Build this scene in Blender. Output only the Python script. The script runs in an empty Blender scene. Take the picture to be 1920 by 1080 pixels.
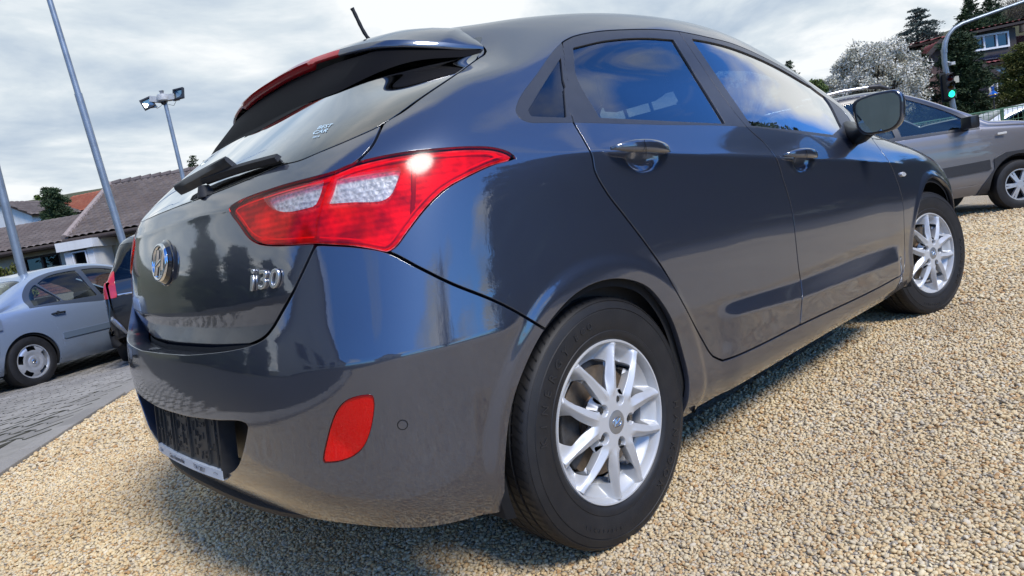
import bpy, bmesh, math, random
import numpy as np
from mathutils import Vector, Matrix
D = bpy.data
scn = bpy.context.scene
C = scn.collection
R = math.radians
random.seed(7)
# ------------------------------------------------------------------ camera
CAM = np.array([-1.25994, -1.95563, 0.85968])
YAW, PIT, ROL, FPX = 0.8331971, -0.10467951, -0.16937439, 1276.36
_f = np.array([math.cos(PIT)*math.cos(YAW), math.cos(PIT)*math.sin(YAW), math.sin(PIT)])
_r = np.cross(_f, [0, 0, 1]); _r /= np.linalg.norm(_r); _u = np.cross(_r, _f)
_c, _s = math.cos(ROL), math.sin(ROL)
CR, CU = _c*_r+_s*_u, -_s*_r+_c*_u
CF = _f
cd = D.cameras.new('camera'); cam = D.objects.new('camera', cd); C.objects.link(cam)
cam.matrix_world = Matrix([[CR[i], CU[i], -CF[i], CAM[i]] for i in range(3)]+[[0, 0, 0, 1]])
cd.sensor_width = 36; cd.lens = 36*FPX/1920; cd.clip_start = .05; cd.clip_end = 4000
scn.camera = cam
def proj(P):
    P = np.asarray(P, float)-CAM
    z = P@CF
    return np.stack([960+FPX*(P@CR)/z, 540-FPX*(P@CU)/z], -1)
def ray(px, py):
    return CF+(px-960)/FPX*CR+(540-py)/FPX*CU
def unp(px, py, ax, val):
    v = ray(px, py); t = (val-CAM[ax])/v[ax]; return CAM+t*v
# ------------------------------------------------------------------ world, sun, exposure
SUN_AZ, SUN_EL = R(266), R(49)
w = D.worlds.new('World'); scn.world = w; w.use_nodes = True
nt = w.node_tree; N = nt.nodes; L = nt.links
bg = N['Background']; bg.inputs['Strength'].default_value = 1.0
def wn(t, **k):
    n = N.new(t)
    for a, b in k.items(): setattr(n, a, b)
    return n
sky = wn('ShaderNodeTexSky', sky_type='NISHITA', sun_disc=False)
sky.sun_elevation = SUN_EL; sky.sun_rotation = math.pi/2-SUN_AZ; sky.air_density = 1.0; sky.dust_density = .6; sky.ozone_density = 2.0
tc = wn('ShaderNodeTexCoord')
sep = wn('ShaderNodeSeparateXYZ'); L.new(tc.outputs['Generated'], sep.inputs[0])
def wm(op, a, b=None, c=None):
    n = wn('ShaderNodeMath', operation=op)
    for i, v in enumerate((a, b, c)):
        if v is None: continue
        if isinstance(v, (int, float)): n.inputs[i].default_value = v
        else: L.new(v, n.inputs[i])
    return n.outputs[0]
def wramp(v, pts):
    n = wn('ShaderNodeValToRGB'); L.new(v, n.inputs[0]); e = n.color_ramp.elements
    while len(e) < len(pts): e.new(.5)
    for q, (p, c) in zip(e, pts): q.position = p; q.color = (c if len(c) == 4 else (*c, 1))
    return n.outputs[0]
zz = wm('MAXIMUM', sep.outputs[2], 0.0); den = wm('ADD', zz, .16)
cx = wm('DIVIDE', sep.outputs[0], den); cy = wm('DIVIDE', sep.outputs[1], den)
cmb = wn('ShaderNodeCombineXYZ'); L.new(cx, cmb.inputs[0]); L.new(cy, cmb.inputs[1])
def wnoise(scale, detail, rough, off, dist=0.0, src=cmb.outputs[0]):
    mp = wn('ShaderNodeMapping'); mp.inputs['Location'].default_value = off; L.new(src, mp.inputs[0])
    mp.inputs['Rotation'].default_value = (0, 0, R(-38)); mp.inputs['Scale'].default_value = (.75, 1.0, 1)
    n = wn('ShaderNodeTexNoise'); n.inputs['Scale'].default_value = scale; n.inputs['Detail'].default_value = detail
    n.inputs['Roughness'].default_value = rough; n.inputs['Distortion'].default_value = dist
    L.new(mp.outputs[0], n.inputs['Vector']); return n.outputs['Fac']
cov = wnoise(1.0, 9, .52, (3.1, 1.7, 0), .3)
big = wnoise(.33, 3, .5, (7.0, 2.2, 0))
# far-reaching weather front: overcast ahead (over the village), broken cloud behind the camera
ahead = wm('MULTIPLY_ADD', sep.outputs[0], .21, .0); ahead = wm('MULTIPLY_ADD', sep.outputs[1], .97, ahead)
front = wramp(ahead, [(.10, (0, 0, 0)), (.36, (1, 1, 1))])
cv = wm('MULTIPLY_ADD', big, .5, cov)
cv = wm('MULTIPLY_ADD', front, .34, cv)
mask = wramp(cv, [(.75, (0, 0, 0)), (.88, (1, 1, 1))])
det = wnoise(1.25, 12, .55, (11.3, 4.4, 0), .35)
det2 = wnoise(3.3, 9, .6, (1.3, 9.4, 0), .2)
dsum = wm('MULTIPLY_ADD', det2, .28, wm('MULTIPLY', det, .86))
ccol = wramp(dsum, [(.38, (.23, .30, .39)), (.48, (.33, .39, .46)), (.57, (.44, .49, .53)), (.66, (.60, .62, .63))])
skm = wn('ShaderNodeMix', data_type='RGBA', blend_type='MULTIPLY'); skm.inputs['Factor'].default_value = 1
L.new(sky.outputs[0], skm.inputs['A']); skm.inputs['B'].default_value = (.036, .082, .155, 1)
mx = wn('ShaderNodeMix', data_type='RGBA'); L.new(mask, mx.inputs['Factor']); L.new(skm.outputs['Result'], mx.inputs['A']); L.new(ccol, mx.inputs['B'])
L.new(mx.outputs['Result'], bg.inputs['Color'])
sl = D.lights.new('sun', 'SUN'); so = D.objects.new('sun', sl); C.objects.link(so)
sl.energy = 2.25; sl.angle = R(18); sl.color = (1, .94, .86)
sd = Vector((math.cos(SUN_EL)*math.cos(SUN_AZ), math.cos(SUN_EL)*math.sin(SUN_AZ), math.sin(SUN_EL)))
so.rotation_euler = sd.to_track_quat('Z', 'Y').to_euler()
vs = scn.view_settings; vs.view_transform = 'Standard'; vs.look = 'None'; vs.gamma = 1; vs.exposure = 0.70; vs.use_curve_mapping = False
scn.render.engine = 'CYCLES'; cy_ = scn.cycles
cy_.max_bounces = 10; cy_.glossy_bounces = 6; cy_.transmission_bounces = 6; cy_.transparent_max_bounces = 24; cy_.diffuse_bounces = 3
cy_.caustics_reflective = False; cy_.caustics_refractive = False
try: cy_.use_denoising = True
except Exception: pass
# ------------------------------------------------------------------ materials
class NM:
    def __init__(s, name):
        s.m = D.materials.new(name); s.m.use_nodes = True; s.t = s.m.node_tree; s.N = s.t.nodes; s.L = s.t.links
        s.b = s.N['Principled BSDF']; s.out = s.N['Material Output']
    def n(s, t, ins=None, **k):
        x = s.N.new(t)
        for a, b in k.items(): setattr(x, a, b)
        for a, b in (ins or {}).items(): s.set(x, a, b)
        return x
    def set(s, x, a, v):
        i = x.inputs[a]
        if hasattr(v, 'is_linked') or isinstance(v, bpy.types.NodeSocket): s.L.new(v, i)
        elif isinstance(v, (tuple, list)) and len(v) == 3 and i.type == 'RGBA': i.default_value = (*v, 1)
        else: i.default_value = v
    def p(s, **k):
        nm = dict(col='Base Color', rough='Roughness', metal='Metallic', coat='Coat Weight', coatr='Coat Roughness', normal='Normal', alpha='Alpha', spec='Specular IOR Level', sheen='Sheen Weight', trans='Transmission Weight', ior='IOR', ecol='Emission Color', estr='Emission Strength')
        for a, b in k.items(): s.set(s.b, nm[a], b)
        return s
    def co(s, kind='Object'): 
        return s.n('ShaderNodeTexCoord').outputs[kind]
    def geo(s): return s.n('ShaderNodeNewGeometry')
    def noise(s, scale, detail=4, rough=.5, vec=None, dist=0, out='Fac', dim=None):
        x = s.n('ShaderNodeTexNoise', {'Scale': scale, 'Detail': detail, 'Roughness': rough, 'Distortion': dist})
        if vec is not None: s.L.new(vec, x.inputs['Vector'])
        return x.outputs[out]
    def ramp(s, v, pts, interp='LINEAR'):
        x = s.n('ShaderNodeValToRGB'); s.L.new(v, x.inputs[0]); x.color_ramp.interpolation = interp; e = x.color_ramp.elements
        while len(e) < len(pts): e.new(.5)
        for q, (p, c) in zip(e, pts):
            q.position = p; q.color = (c, c, c, 1) if isinstance(c, (int, float)) else (*c, 1)
        return x.outputs[0]
    def math(s, op, a, b=None, c=None):
        x = s.n('ShaderNodeMath', operation=op)
        for i, v in enumerate((a, b, c)):
            if v is not None: s.set(x, i, v)
        return x.outputs[0]
    def mix(s, f, a, b, mode='MIX'):
        x = s.n('ShaderNodeMix', data_type='RGBA', blend_type=mode)
        s.set(x, 'Factor', f); s.set(x, 'A', a); s.set(x, 'B', b); return x.outputs['Result']
    def bump(s, h, dist=.01, strength=1.0):
        x = s.n('ShaderNodeBump', {'Height': h, 'Distance': dist, 'Strength': strength}); return x.outputs[0]
def simple(name, col, rough=.5, metal=0, var=.0, scale=20, bump=0, **k):
    m = NM(name); v = m.co('Object')
    if var:
        c = m.ramp(m.noise(scale, 5, .6, v), [(.25, tuple(x*(1-var) for x in col)), (.75, tuple(min(1, x*(1+var)) for x in col))])
        m.p(col=c)
    else: m.p(col=col)
    m.p(rough=rough, metal=metal, **k)
    if bump: m.p(normal=m.bump(m.noise(scale*3, 5, .6, v), bump))
    return m.m
def glass(name, tint=(.5, .55, .55), refl=1.0, rough=0.0, ior=1.5):
    m = NM(name); m.N.remove(m.b)
    tr = m.n('ShaderNodeBsdfTransparent', {'Color': tint}); gl = m.n('ShaderNodeBsdfGlossy', {'Color': (1, 1, 1), 'Roughness': rough})
    g_ = m.geo(); dt = m.n('ShaderNodeVectorMath', operation='DOT_PRODUCT'); m.L.new(g_.outputs['Normal'], dt.inputs[0]); m.L.new(g_.outputs['Incoming'], dt.inputs[1])
    c_ = m.math('SUBTRACT', 1.0, m.math('ABSOLUTE', dt.outputs['Value'])); f = m.math('MULTIPLY_ADD', m.math('POWER', c_, 4.4), .95, .045); f = m.math('MULTIPLY', f, refl); f = m.math('MINIMUM', f, 1.0)
    mx = m.n('ShaderNodeMixShader'); m.L.new(f, mx.inputs[0]); m.L.new(tr.outputs[0], mx.inputs[1]); m.L.new(gl.outputs[0], mx.inputs[2])
    m.L.new(mx.outputs[0], m.out.inputs[0]); return m.m
# ------------------------------------------------------------------ objects
def newobj(name, me, parent=None, mat=None):
    o = D.objects.new(name, me); C.objects.link(o)
    if mat is not None and me is not None and not me.materials: me.materials.append(mat)
    if parent is not None: o.parent = parent
    return o
def thing(name, label, cat, loc=(0, 0, 0), rz=0, group=None):
    o = D.objects.new(name, None); C.objects.link(o); o.location = loc; o.rotation_euler = (0, 0, rz); o.empty_display_size = .2
    o['label'] = label; o['category'] = cat
    if group: o['group'] = group
    return o
def tag(o, label=None, cat=None, group=None, kind=None):
    for k, v in (('label', label), ('category', cat), ('group', group), ('kind', kind)):
        if v: o[k] = v
    return o
def dup(root, loc=None, rz=None, label=None, group=None):
    r = root.copy(); C.objects.link(r)
    if loc is not None: r.location = loc
    if rz is not None: r.rotation_euler = (0, 0, rz)
    if label: r['label'] = label
    if group: r['group'] = group
    for ch in list(root.children):
        c = ch.copy(); C.objects.link(c); c.parent = r
        for g in list(ch.children):
            d = g.copy(); C.objects.link(d); d.parent = c
    return r
def mesh_np(name, V, F, normals=None, smooth=True):
    me = D.meshes.new(name); V = np.asarray(V, float); F = np.asarray(F)
    me.vertices.add(len(V)); me.vertices.foreach_set('co', V.ravel())
    k = F.shape[1]; me.loops.add(F.size); me.loops.foreach_set('vertex_index', F.ravel().astype(np.int32))
    me.polygons.add(len(F)); me.polygons.foreach_set('loop_start', np.arange(0, F.size, k, dtype=np.int32)); me.polygons.foreach_set('loop_total', np.full(len(F), k, np.int32))
    me.update(calc_edges=True)
    if smooth: me.polygons.foreach_set('use_smooth', np.ones(len(F), bool))
    if normals is not None: me.normals_split_custom_set_from_vertices([tuple(n) for n in normals])
    return me
class MB:
    """collects simple solids into one mesh"""
    def __init__(s): s.V = []; s.F = []; s.M = Matrix.Identity(4)
    def add(s, vs, fs, M=None):
        b = len(s.V); T = s.M if M is None else s.M@M
        s.V += [tuple(T@Vector(v)) for v in vs]; s.F += [tuple(b+i for i in f) for f in fs]
    def box(s, c, d, rz=0, M=None, bev=0):
        x, y, z = [q/2 for q in d]
        vs = [(a, b_, e) for a in (-x, x) for b_ in (-y, y) for e in (-z, z)]
        fs = [(0, 1, 3, 2), (4, 6, 7, 5), (0, 4, 5, 1), (2, 3, 7, 6), (0, 2, 6, 4), (1, 5, 7, 3)]
        T = Matrix.Translation(c)@Matrix.Rotation(rz, 4, 'Z')
        if M is not None: T = T@M
        s.add(vs, fs, T)
    def quad(s, a, b, c, d): s.add([a, b, c, d], [(0, 1, 2, 3)])
    def prism(s, poly, h0, h1, M=None):
        n = len(poly); vs = [(x, y, h0) for x, y in poly]+[(x, y, h1) for x, y in poly]
        fs = [tuple(range(n))[::-1], tuple(range(n, 2*n))]+[(i, (i+1) % n, n+(i+1) % n, n+i) for i in range(n)]
        s.add(vs, fs, M)
    def tube(s, pts, rad, seg=10, cap=True):
        P = [Vector(p) for p in pts]; n = len(P); rad = rad if hasattr(rad, '__len__') else [rad]*n
        t = [(P[min(i+1, n-1)]-P[max(i-1, 0)]).normalized() for i in range(n)]
        up = Vector((0, 0, 1)) if abs(t[0].z) < .9 else Vector((1, 0, 0)); a = t[0].cross(up).normalized(); vs = []
        for i in range(n):
            a = (a-t[i]*a.dot(t[i])).normalized(); b = t[i].cross(a)
            vs += [tuple(P[i]+(a*math.cos(2*math.pi*k/seg)+b*math.sin(2*math.pi*k/seg))*rad[i]) for k in range(seg)]
        fs = [(i*seg+k, i*seg+(k+1) % seg, (i+1)*seg+(k+1) % seg, (i+1)*seg+k) for i in range(n-1) for k in range(seg)]
        if cap: fs += [tuple(range(seg))[::-1], tuple((n-1)*seg+k for k in range(seg))]
        s.add(vs, fs)
    def lathe(s, prof, seg=48, M=None, cap=False):
        """prof: (r, h) about the local Z axis"""
        n = len(prof); vs = [(r*math.cos(2*math.pi*k/seg), r*math.sin(2*math.pi*k/seg), h) for r, h in prof for k in range(seg)]
        fs = [(i*seg+k, i*seg+(k+1) % seg, (i+1)*seg+(k+1) % seg, (i+1)*seg+k) for i in range(n-1) for k in range(seg)]
        if cap: fs += [tuple(range(seg))[::-1], tuple((n-1)*seg+k for k in range(seg))]
        s.add(vs, fs, M)
    def build(s, name, mat, parent=None, smooth=False, bev=0, angle=40, sub=0):
        me = D.meshes.new(name); me.from_pydata(s.V, [], s.F)
        if bev or smooth:
            bm = bmesh.new(); bm.from_mesh(me)
            if bev: 
                bmesh.ops.remove_doubles(bm, verts=bm.verts, dist=1e-5)
                es = [e for e in bm.edges if len(e.link_faces) == 2 and e.calc_face_angle(0) > .6]
                bmesh.ops.bevel(bm, geom=es, offset=bev, segments=2, affect='EDGES', profile=.6)
            bmesh.ops.recalc_face_normals(bm, faces=bm.faces)
            if smooth:
                for f in bm.faces: f.smooth = True
                for e in bm.edges:
                    if len(e.link_faces) == 2 and e.calc_face_angle(0) > R(angle): e.smooth = False
            bm.to_mesh(me); bm.free()
        me.update()
        return newobj(name, me, parent, mat)
def text_mesh(name, txt, size, extrude, mat, parent, M, align='CENTER', bevel=0, shear=0, spacing=1.0, wscale=1.0):
    cu = D.curves.new(name, 'FONT'); cu.body = txt; cu.size = size; cu.extrude = extrude; cu.align_x = align; cu.align_y = 'CENTER'
    cu.bevel_depth = bevel; cu.bevel_resolution = 1; cu.shear = shear; cu.space_character = spacing; cu.resolution_u = 4
    o = D.objects.new(name, cu); C.objects.link(o)
    dg = bpy.context.evaluated_depsgraph_get(); me = D.meshes.new_from_object(o.evaluated_get(dg)); D.objects.remove(o)
    me.transform(M@Matrix.Diagonal((wscale, 1, 1, 1))); me.name = name
    return newobj(name, me, parent, mat)
def smoothstep(a, b, x):
    t = np.clip((x-a)/(b-a), 0, 1); return t*t*(3-2*t)
def frame(o, x, y):
    """matrix with columns x, y, x*y at origin o"""
    x = Vector(x).normalized(); y = Vector(y); y = (y-x*y.dot(x)).normalized(); z = x.cross(y)
    return Matrix(((x.x, y.x, z.x, o[0]), (x.y, y.y, z.y, o[1]), (x.z, y.z, z.z, o[2]), (0, 0, 0, 1)))
# ------------------------------------------------------------------ terrain
def gz_np(x, y):
    d = np.hypot(x-.6, y+.4); z = -.235*smoothstep(3.6, 9.5, d)
    f_ = (x-CAM[0])*math.cos(YAW)+(y-CAM[1])*math.sin(YAW); r_ = (x-CAM[0])*math.sin(YAW)-(y-CAM[1])*math.cos(YAW)
    z = z+1.3*smoothstep(16.5, 24, f_)*smoothstep(6, 11, r_)                       # bank behind the fence on the right
    z = z+13.5*smoothstep(44, 92, f_)*(1-smoothstep(-35, -5, r_))*1.0
    z = z+1.6*smoothstep(26, 40, f_)*smoothstep(8, 20, r_)+17*smoothstep(52, 118, f_)*smoothstep(62, 92, r_)
    z = z+2*smoothstep(50, 110, f_)*smoothstep(-40, -10, r_)
    return z
def gz(x, y): return float(gz_np(np.array([float(x)]), np.array([float(y)]))[0])
PA, PB = np.array([-1.01, 2.32]), np.array([.0, 4.09]); pdir = (PB-PA)/np.linalg.norm(PB-PA); pnor = np.array([-pdir[1], pdir[0]])     # paving side = +pnor
def side_d(x, y): return (x-PA[0])*pnor[0]+(y-PA[1])*pnor[1]
def gravel_mat():
    m = NM('gravel bed'); v = m.co('Object'); vo = m.n('ShaderNodeTexVoronoi', {'Scale': 78.0, 'Vector': v, 'Randomness': 1.0}); vo2 = m.n('ShaderNodeTexVoronoi', {'Scale': 78.0, 'Vector': v}, feature='DISTANCE_TO_EDGE')
    sp = m.n('ShaderNodeSeparateColor', {0: vo.outputs['Color']}); pal = [(0, (.34, .22, .11)), (.12, (.50, .36, .20)), (.35, (.58, .46, .29)), (.55, (.49, .43, .33)), (.72, (.62, .53, .38)), (.90, (.34, .30, .25)), (1, (.66, .60, .50))]
    c = m.ramp(sp.outputs[0], pal); big = m.ramp(m.noise(.7, 5, .6, v), [(.3, .86), (.7, 1.08)])
    c = m.mix(1.0, c, big, 'MULTIPLY'); e = m.ramp(vo2.outputs['Distance'], [(.0, .50), (.10, 1)]); c = m.mix(1.0, c, e, 'MULTIPLY')  # cell edges darkened: crevice shade between stones is put into the colour
    h = m.math('ADD', m.ramp(vo2.outputs['Distance'], [(0, 0), (.3, 1)], 'EASE'), m.math('MULTIPLY', sp.outputs[1], .6))
    m.p(col=c, rough=.85, normal=m.bump(h, .0035)); return m.m
GRAV = gravel_mat()
def earth_mat(name, a, b_, c_, sc=1.0):
    m = NM(name); v = m.co('Object'); n1 = m.noise(.22*sc, 8, .62, v); n2 = m.noise(9*sc, 6, .7, v)
    c = m.mix(m.ramp(n2, [(.35, 0), (.65, 1)]), m.ramp(n1, [(.35, a), (.52, b_), (.7, c_)]), tuple(q*.6 for q in b_)); m.p(col=c, rough=.95, normal=m.bump(n2, .05)); return m.m
GRASSY = earth_mat('rough spring grass', (.050, .062, .022), (.085, .085, .035), (.13, .10, .055))
ASPH = NM('asphalt'); _v = ASPH.co('Object'); ASPH.p(col=ASPH.mix(ASPH.noise(1.2, 6, .6, _v), (.060, .061, .064), (.115, .113, .110)), rough=.85, normal=ASPH.bump(ASPH.noise(160, 3, .6, _v), .003)); ASPH = ASPH.m
def ground_sheet(name, xs, ys, mat, dz=0, keep=None):
    X, Y = np.meshgrid(xs, ys); Z = gz_np(X, Y)+dz; n_, m_ = X.shape; I_ = np.arange(n_*m_).reshape(n_, m_)
    F = np.stack([I_[:-1, :-1], I_[:-1, 1:], I_[1:, 1:], I_[1:, :-1]], -1).reshape(-1, 4); V = np.stack([X, Y, Z], -1).reshape(-1, 3)
    if keep is not None: cen = V[F].mean(1); F = F[keep(cen[:, 0], cen[:, 1])]
    o = newobj(name, mesh_np(name, V, F), None, mat); o['kind'] = 'structure'; return o
ax_ = np.concatenate([-np.geomspace(900, 30, 30), np.linspace(-28, 28, 113), np.geomspace(30, 900, 90)])
ground_sheet('ground', ax_, ax_, GRASSY, -.012)
# gravel yard, one sheet

FHX, FHY = math.cos(YAW), math.sin(YAW)
def ef(e, f): return (.64*e+.77*f, -.77*e+.64*f)          # e runs away from the yard to the right rear, f along the road
def sheet_clip(name, poly, mat, dz, step=.5):
    """flat sheet over a polygon, draped on the terrain"""
    bm = bmesh.new(); vs = [bm.verts.new((x, y, 0)) for x, y in poly]; bm.faces.new(vs)
    lo = np.min(poly, 0); hi = np.max(poly, 0)
    for ax in (0, 1):
        for c in np.arange(math.ceil(lo[ax]/step)*step, hi[ax], step):
            co = [0, 0, 0]; co[ax] = c; no = [0, 0, 0]; no[ax] = 1
            bmesh.ops.bisect_plane(bm, geom=bm.verts[:]+bm.edges[:]+bm.faces[:], plane_co=co, plane_no=no)
    for v in bm.verts: v.co.z = gz(v.co.x, v.co.y)+dz
    bm.normal_update()
    for f in bm.faces:
        if f.normal.z < 0: f.normal_flip()
        f.smooth = True
    me = D.meshes.new(name); bm.to_mesh(me); bm.free(); o = newobj(name, me, None, mat); o['kind'] = 'structure'; return o
def pp(s, n): return tuple(PA+pdir*s+pnor*n)
sheet_clip('gravel_yard', [pp(-14, -.0), pp(26, -.0), (24, 22), ef(9, 18), ef(9, -18)], GRAV, 0.0, .75)
pave_base = simple('bedding between blocks', (.030, .028, .022), .95, 0, .3, 30)
sheet_clip('paved_yard', [pp(-9, .02), pp(26, .02), pp(26, 13), pp(-9, 13)], pave_base, .004, .3)
sheet_clip('added_back_yard', [pp(-45, 0.0), pp(-9, 0.0), pp(-9, 26), pp(-45, 26)], ASPH, -.006, 1.5)  # asphalt added out of view so the tailgate mirrors grey, not grass
sheet_clip('road', [ef(15.2, -60), ef(15.2, 60), ef(9, 60), ef(9, -60)], ASPH, -.004, 2.0)
sheet_clip('cut_edge_strip', [pp(-9, .124), pp(26, .124), pp(26, .30), pp(-9, .30)], simple('cut block edge', (.25, .23, .195), .9, 0, .2, 12), .0170, .3)
# paving blocks: double-T profile, courses run at 31 degrees
def block_mat():
    m = NM('grey concrete block'); v = m.co('Object'); oi = m.n('ShaderNodeObjectInfo'); g_ = m.geo(); wv = m.n('ShaderNodeNewGeometry').outputs['Position']
    c = m.ramp(m.noise(1.3, 6, .6, wv), [(.3, (.225, .205, .175)), (.7, (.32, .295, .255))]); k = m.math('MULTIPLY_ADD', oi.outputs['Random'], .30, .85); cc = m.n('ShaderNodeCombineColor', {0: k, 1: k, 2: k})
    c = m.mix(1.0, c, cc.outputs[0], 'MULTIPLY'); c = m.mix(m.ramp(m.noise(70, 4, .7, wv), [(.45, 0), (.8, .5)]), c, (.12, .115, .10)); m.p(col=c, rough=.9, normal=m.bump(m.noise(240, 3, .6, wv), .002)); return m.m
BLOCK = block_mat(); BL, BWd, AA = .225, .175, .016
def block_poly(sh=.0025):
    top = [(-.1125, AA), (-.072, AA), (-.042, -AA), (.042, -AA), (.072, AA), (.1125, AA)]
    up = [(x*(1-(sh+.013)/.1), BWd/2+a-sh*1.1) for x, a in top]; dn = [(x, -y) for x, y in up[::-1]]
    return dn+up if False else [(x, -y) for x, y in up]+up[::-1]
def block_mesh():
    p0 = block_poly(.0065); p1 = block_poly(.0150); n_ = len(p0)
    V = [(x, y, -.03) for x, y in p0]+[(x, y, -.0105) for x, y in p0]+[(x, y, 0) for x, y in p1]
    F = [(i, (i+1) % n_, n_+(i+1) % n_, n_+i) for i in range(n_)]+[(n_+i, n_+(i+1) % n_, 2*n_+(i+1) % n_, 2*n_+i) for i in range(n_)]+[tuple(2*n_+i for i in range(n_))]
    return V, F
bv, bf = block_mesh(); bme = D.meshes.new('paving_block'); bme.from_pydata(bv, [], bf); bme.materials.append(BLOCK); bme.materials.append(simple('mossy joint dirt', (.050, .048, .034), .95, 0, .3, 30)); nbp = len(bf)//2
for q_ in range(len(bf)-1): bme.polygons[q_].material_index = 1
paving = D.objects['paved_yard']; ca, sa = math.cos(R(121)), math.sin(R(121)); cand = []
for j in range(-95, 60):
    for i in range(-60, 90):
        lx = (i+(.5 if j % 2 else 0))*BL; ly = j*BWd; x = PA[0]+lx*ca-ly*sa; y = PA[1]+lx*sa+ly*ca
        if side_d(x, y) < .235 or side_d(x, y) > 11.5: continue
        p = proj([x, y, gz(x, y)]); dd = math.hypot(x-CAM[0], y-CAM[1]); f_ = (x-CAM[0])*FHX+(y-CAM[1])*FHY
        if f_ < .8 or p[0] < -420 or p[0] > 420 or dd > 17: continue
        vis = (-20 < p[0] < 262) and p[1] < 960; cand.append((0 if vis else 1, dd, x, y))
cand.sort(); rnb = random.Random(5); rest = MB()
for k, (vv, dd, x, y) in enumerate(cand):
    z = gz(x, y)+.022+rnb.uniform(-.0018, .0018); rot = R(121)+rnb.uniform(-.012, .012)
    if k < 300:
        o = D.objects.new('paving_block', bme); C.objects.link(o); o.parent = paving; o.location = (x, y, z); o.rotation_euler = (rnb.uniform(-.008, .008), rnb.uniform(-.008, .008), rot)
    else: rest.add(bv, bf, Matrix.Translation((x, y, z))@Matrix.Rotation(rot, 4, 'Z'))
print('blocks', len(cand)); o = rest.build('paving_blocks', BLOCK, paving); o.data.materials.append(D.materials['mossy joint dirt']); o.data.polygons.foreach_set('material_index', np.array([0 if (q_ % len(bf)) == len(bf)-1 else 1 for q_ in range(len(o.data.polygons))], dtype=np.int32)); o['kind'] = 'stuff'
kme = None
for k in range(-8, 40):
    s0 = k*.50; c = PA+pdir*(s0+.25)+pnor*.062
    p = proj([c[0], c[1], 0])
    if kme is None:
        kb = MB(); kb.box((0, 0, -.05), (.494, .118, .10)); ko = kb.build('edging_stone', BLOCK, paving, bev=.006); kme = ko.data
    else: ko = D.objects.new('edging_stone', kme); C.objects.link(ko); ko.parent = paving
    ko.location = (c[0], c[1], gz(*c)+.024+rnb.uniform(-.002, .002)); ko.rotation_euler = (0, 0, math.atan2(pdir[1], pdir[0])+rnb.uniform(-.006, .006))
# ------------------------------------------------------------------ loose gravel: real pebbles where single stones can be seen
def pebble_mat():
    m = NM('pebble'); oi = m.n('ShaderNodeObjectInfo'); at = m.n('ShaderNodeAttribute', attribute_name='tone', attribute_type='INSTANCER')
    pal = [(0, (.40, .21, .07)), (.06, (.54, .34, .15)), (.18, (.62, .45, .23)), (.40, (.70, .55, .31)), (.56, (.62, .50, .32)), (.70, (.75, .62, .38)), (.86, (.52, .43, .29)), (.95, (.70, .61, .45)), (1, (.17, .14, .11))]
    v = m.co('Object'); c = m.ramp(at.outputs['Fac'], pal); c = m.mix(m.ramp(m.noise(2.2, 5, .65, v), [(.42, 0), (.75, .55)]), c, m.mix(.5, c, (.62, .54, .41))); wp_ = m.geo().outputs['Position']; c = m.mix(1.0, c, m.ramp(m.noise(1.3, 4, .6, wp_), [(.32, (.84, .80, .74)), (.62, (1.06, 1.05, 1.02))]), 'MULTIPLY')
    m.p(col=c, rough=.75, normal=m.bump(m.noise(9, 3, .6, v), .0003)); return m.m
PEB = pebble_mat(); pcol = D.collections.new('pebble shapes')
rp = random.Random(11)
for k in range(10):
    bm = bmesh.new(); bmesh.ops.create_icosphere(bm, subdivisions=2, radius=1.0)
    ax3 = (rp.uniform(.8, 1.15), rp.uniform(.6, .9), rp.uniform(.42, .72)); planes = [(Vector((rp.gauss(0, 1), rp.gauss(0, 1), rp.gauss(0, 1))).normalized(), rp.uniform(.62, .86)) for _ in range(7)]
    for v in bm.verts:
        for n_, d_ in planes:
            q = v.co.dot(n_)
            if q > d_: v.co -= n_*(q-d_)*.85
        v.co = Vector((v.co.x*ax3[0], v.co.y*ax3[1], v.co.z*ax3[2]))
    for f in bm.faces: f.smooth = True
    me = D.meshes.new('pebble'); bm.to_mesh(me); bm.free(); me.materials.append(PEB); o = D.objects.new('pebble', me); pcol.objects.link(o)
rs = np.random.RandomState(4); PX = []; PSc = []
def scatter(dmin, dmax, sp, smin, smax):
    lo = CAM[:2]-dmax; hi = CAM[:2]+dmax; nx = int((hi[0]-lo[0])/sp); g1 = lo[0]+np.arange(nx)*sp; g2 = lo[1]+np.arange(nx)*sp; X, Y = np.meshgrid(g1, g2); X = X.ravel()+rs.uniform(-.5, .5, X.size)*sp; Y = Y.ravel()+rs.uniform(-.5, .5, Y.size)*sp
    d = np.hypot(X-CAM[0], Y-CAM[1]); f_ = (X-CAM[0])*FHX+(Y-CAM[1])*FHY; ok = (d >= dmin) & (d < dmax) & (f_ > .35) & (side_d(X, Y) < .0)
    X, Y, d = X[ok], Y[ok], d[ok]; Z = gz_np(X, Y); p = proj(np.stack([X, Y, Z], -1)); ok = (p[:, 0] > -330) & (p[:, 0] < 2250) & (p[:, 1] < 1400)
    X, Y, Z = X[ok], Y[ok], Z[ok]
    ok = ~((X > .35) & (X < 2.2) & (np.abs(Y-.1) < .62)); X, Y, Z = X[ok], Y[ok], Z[ok]
    s = rs.uniform(smin, smax, len(X))*np.where(rs.rand(len(X)) < .06, 1.35, 1); PX.append(np.stack([X, Y, Z+s*rs.uniform(-.15, .75, len(X))], -1)); PSc.append(s)
scatter(.3, 2.3, .0085, .0038, .0076); scatter(2.3, 4.2, .0118, .0050, .0090); scatter(4.2, 7.5, .0190, .0080, .0132); scatter(7.5, 12.5, .036, .012, .020)
PX = np.concatenate(PX); PSc = np.concatenate(PSc); print('pebbles', len(PX))
pme = D.meshes.new('gravel_stones'); pme.vertices.add(len(PX)); pme.vertices.foreach_set('co', PX.ravel())
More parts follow.
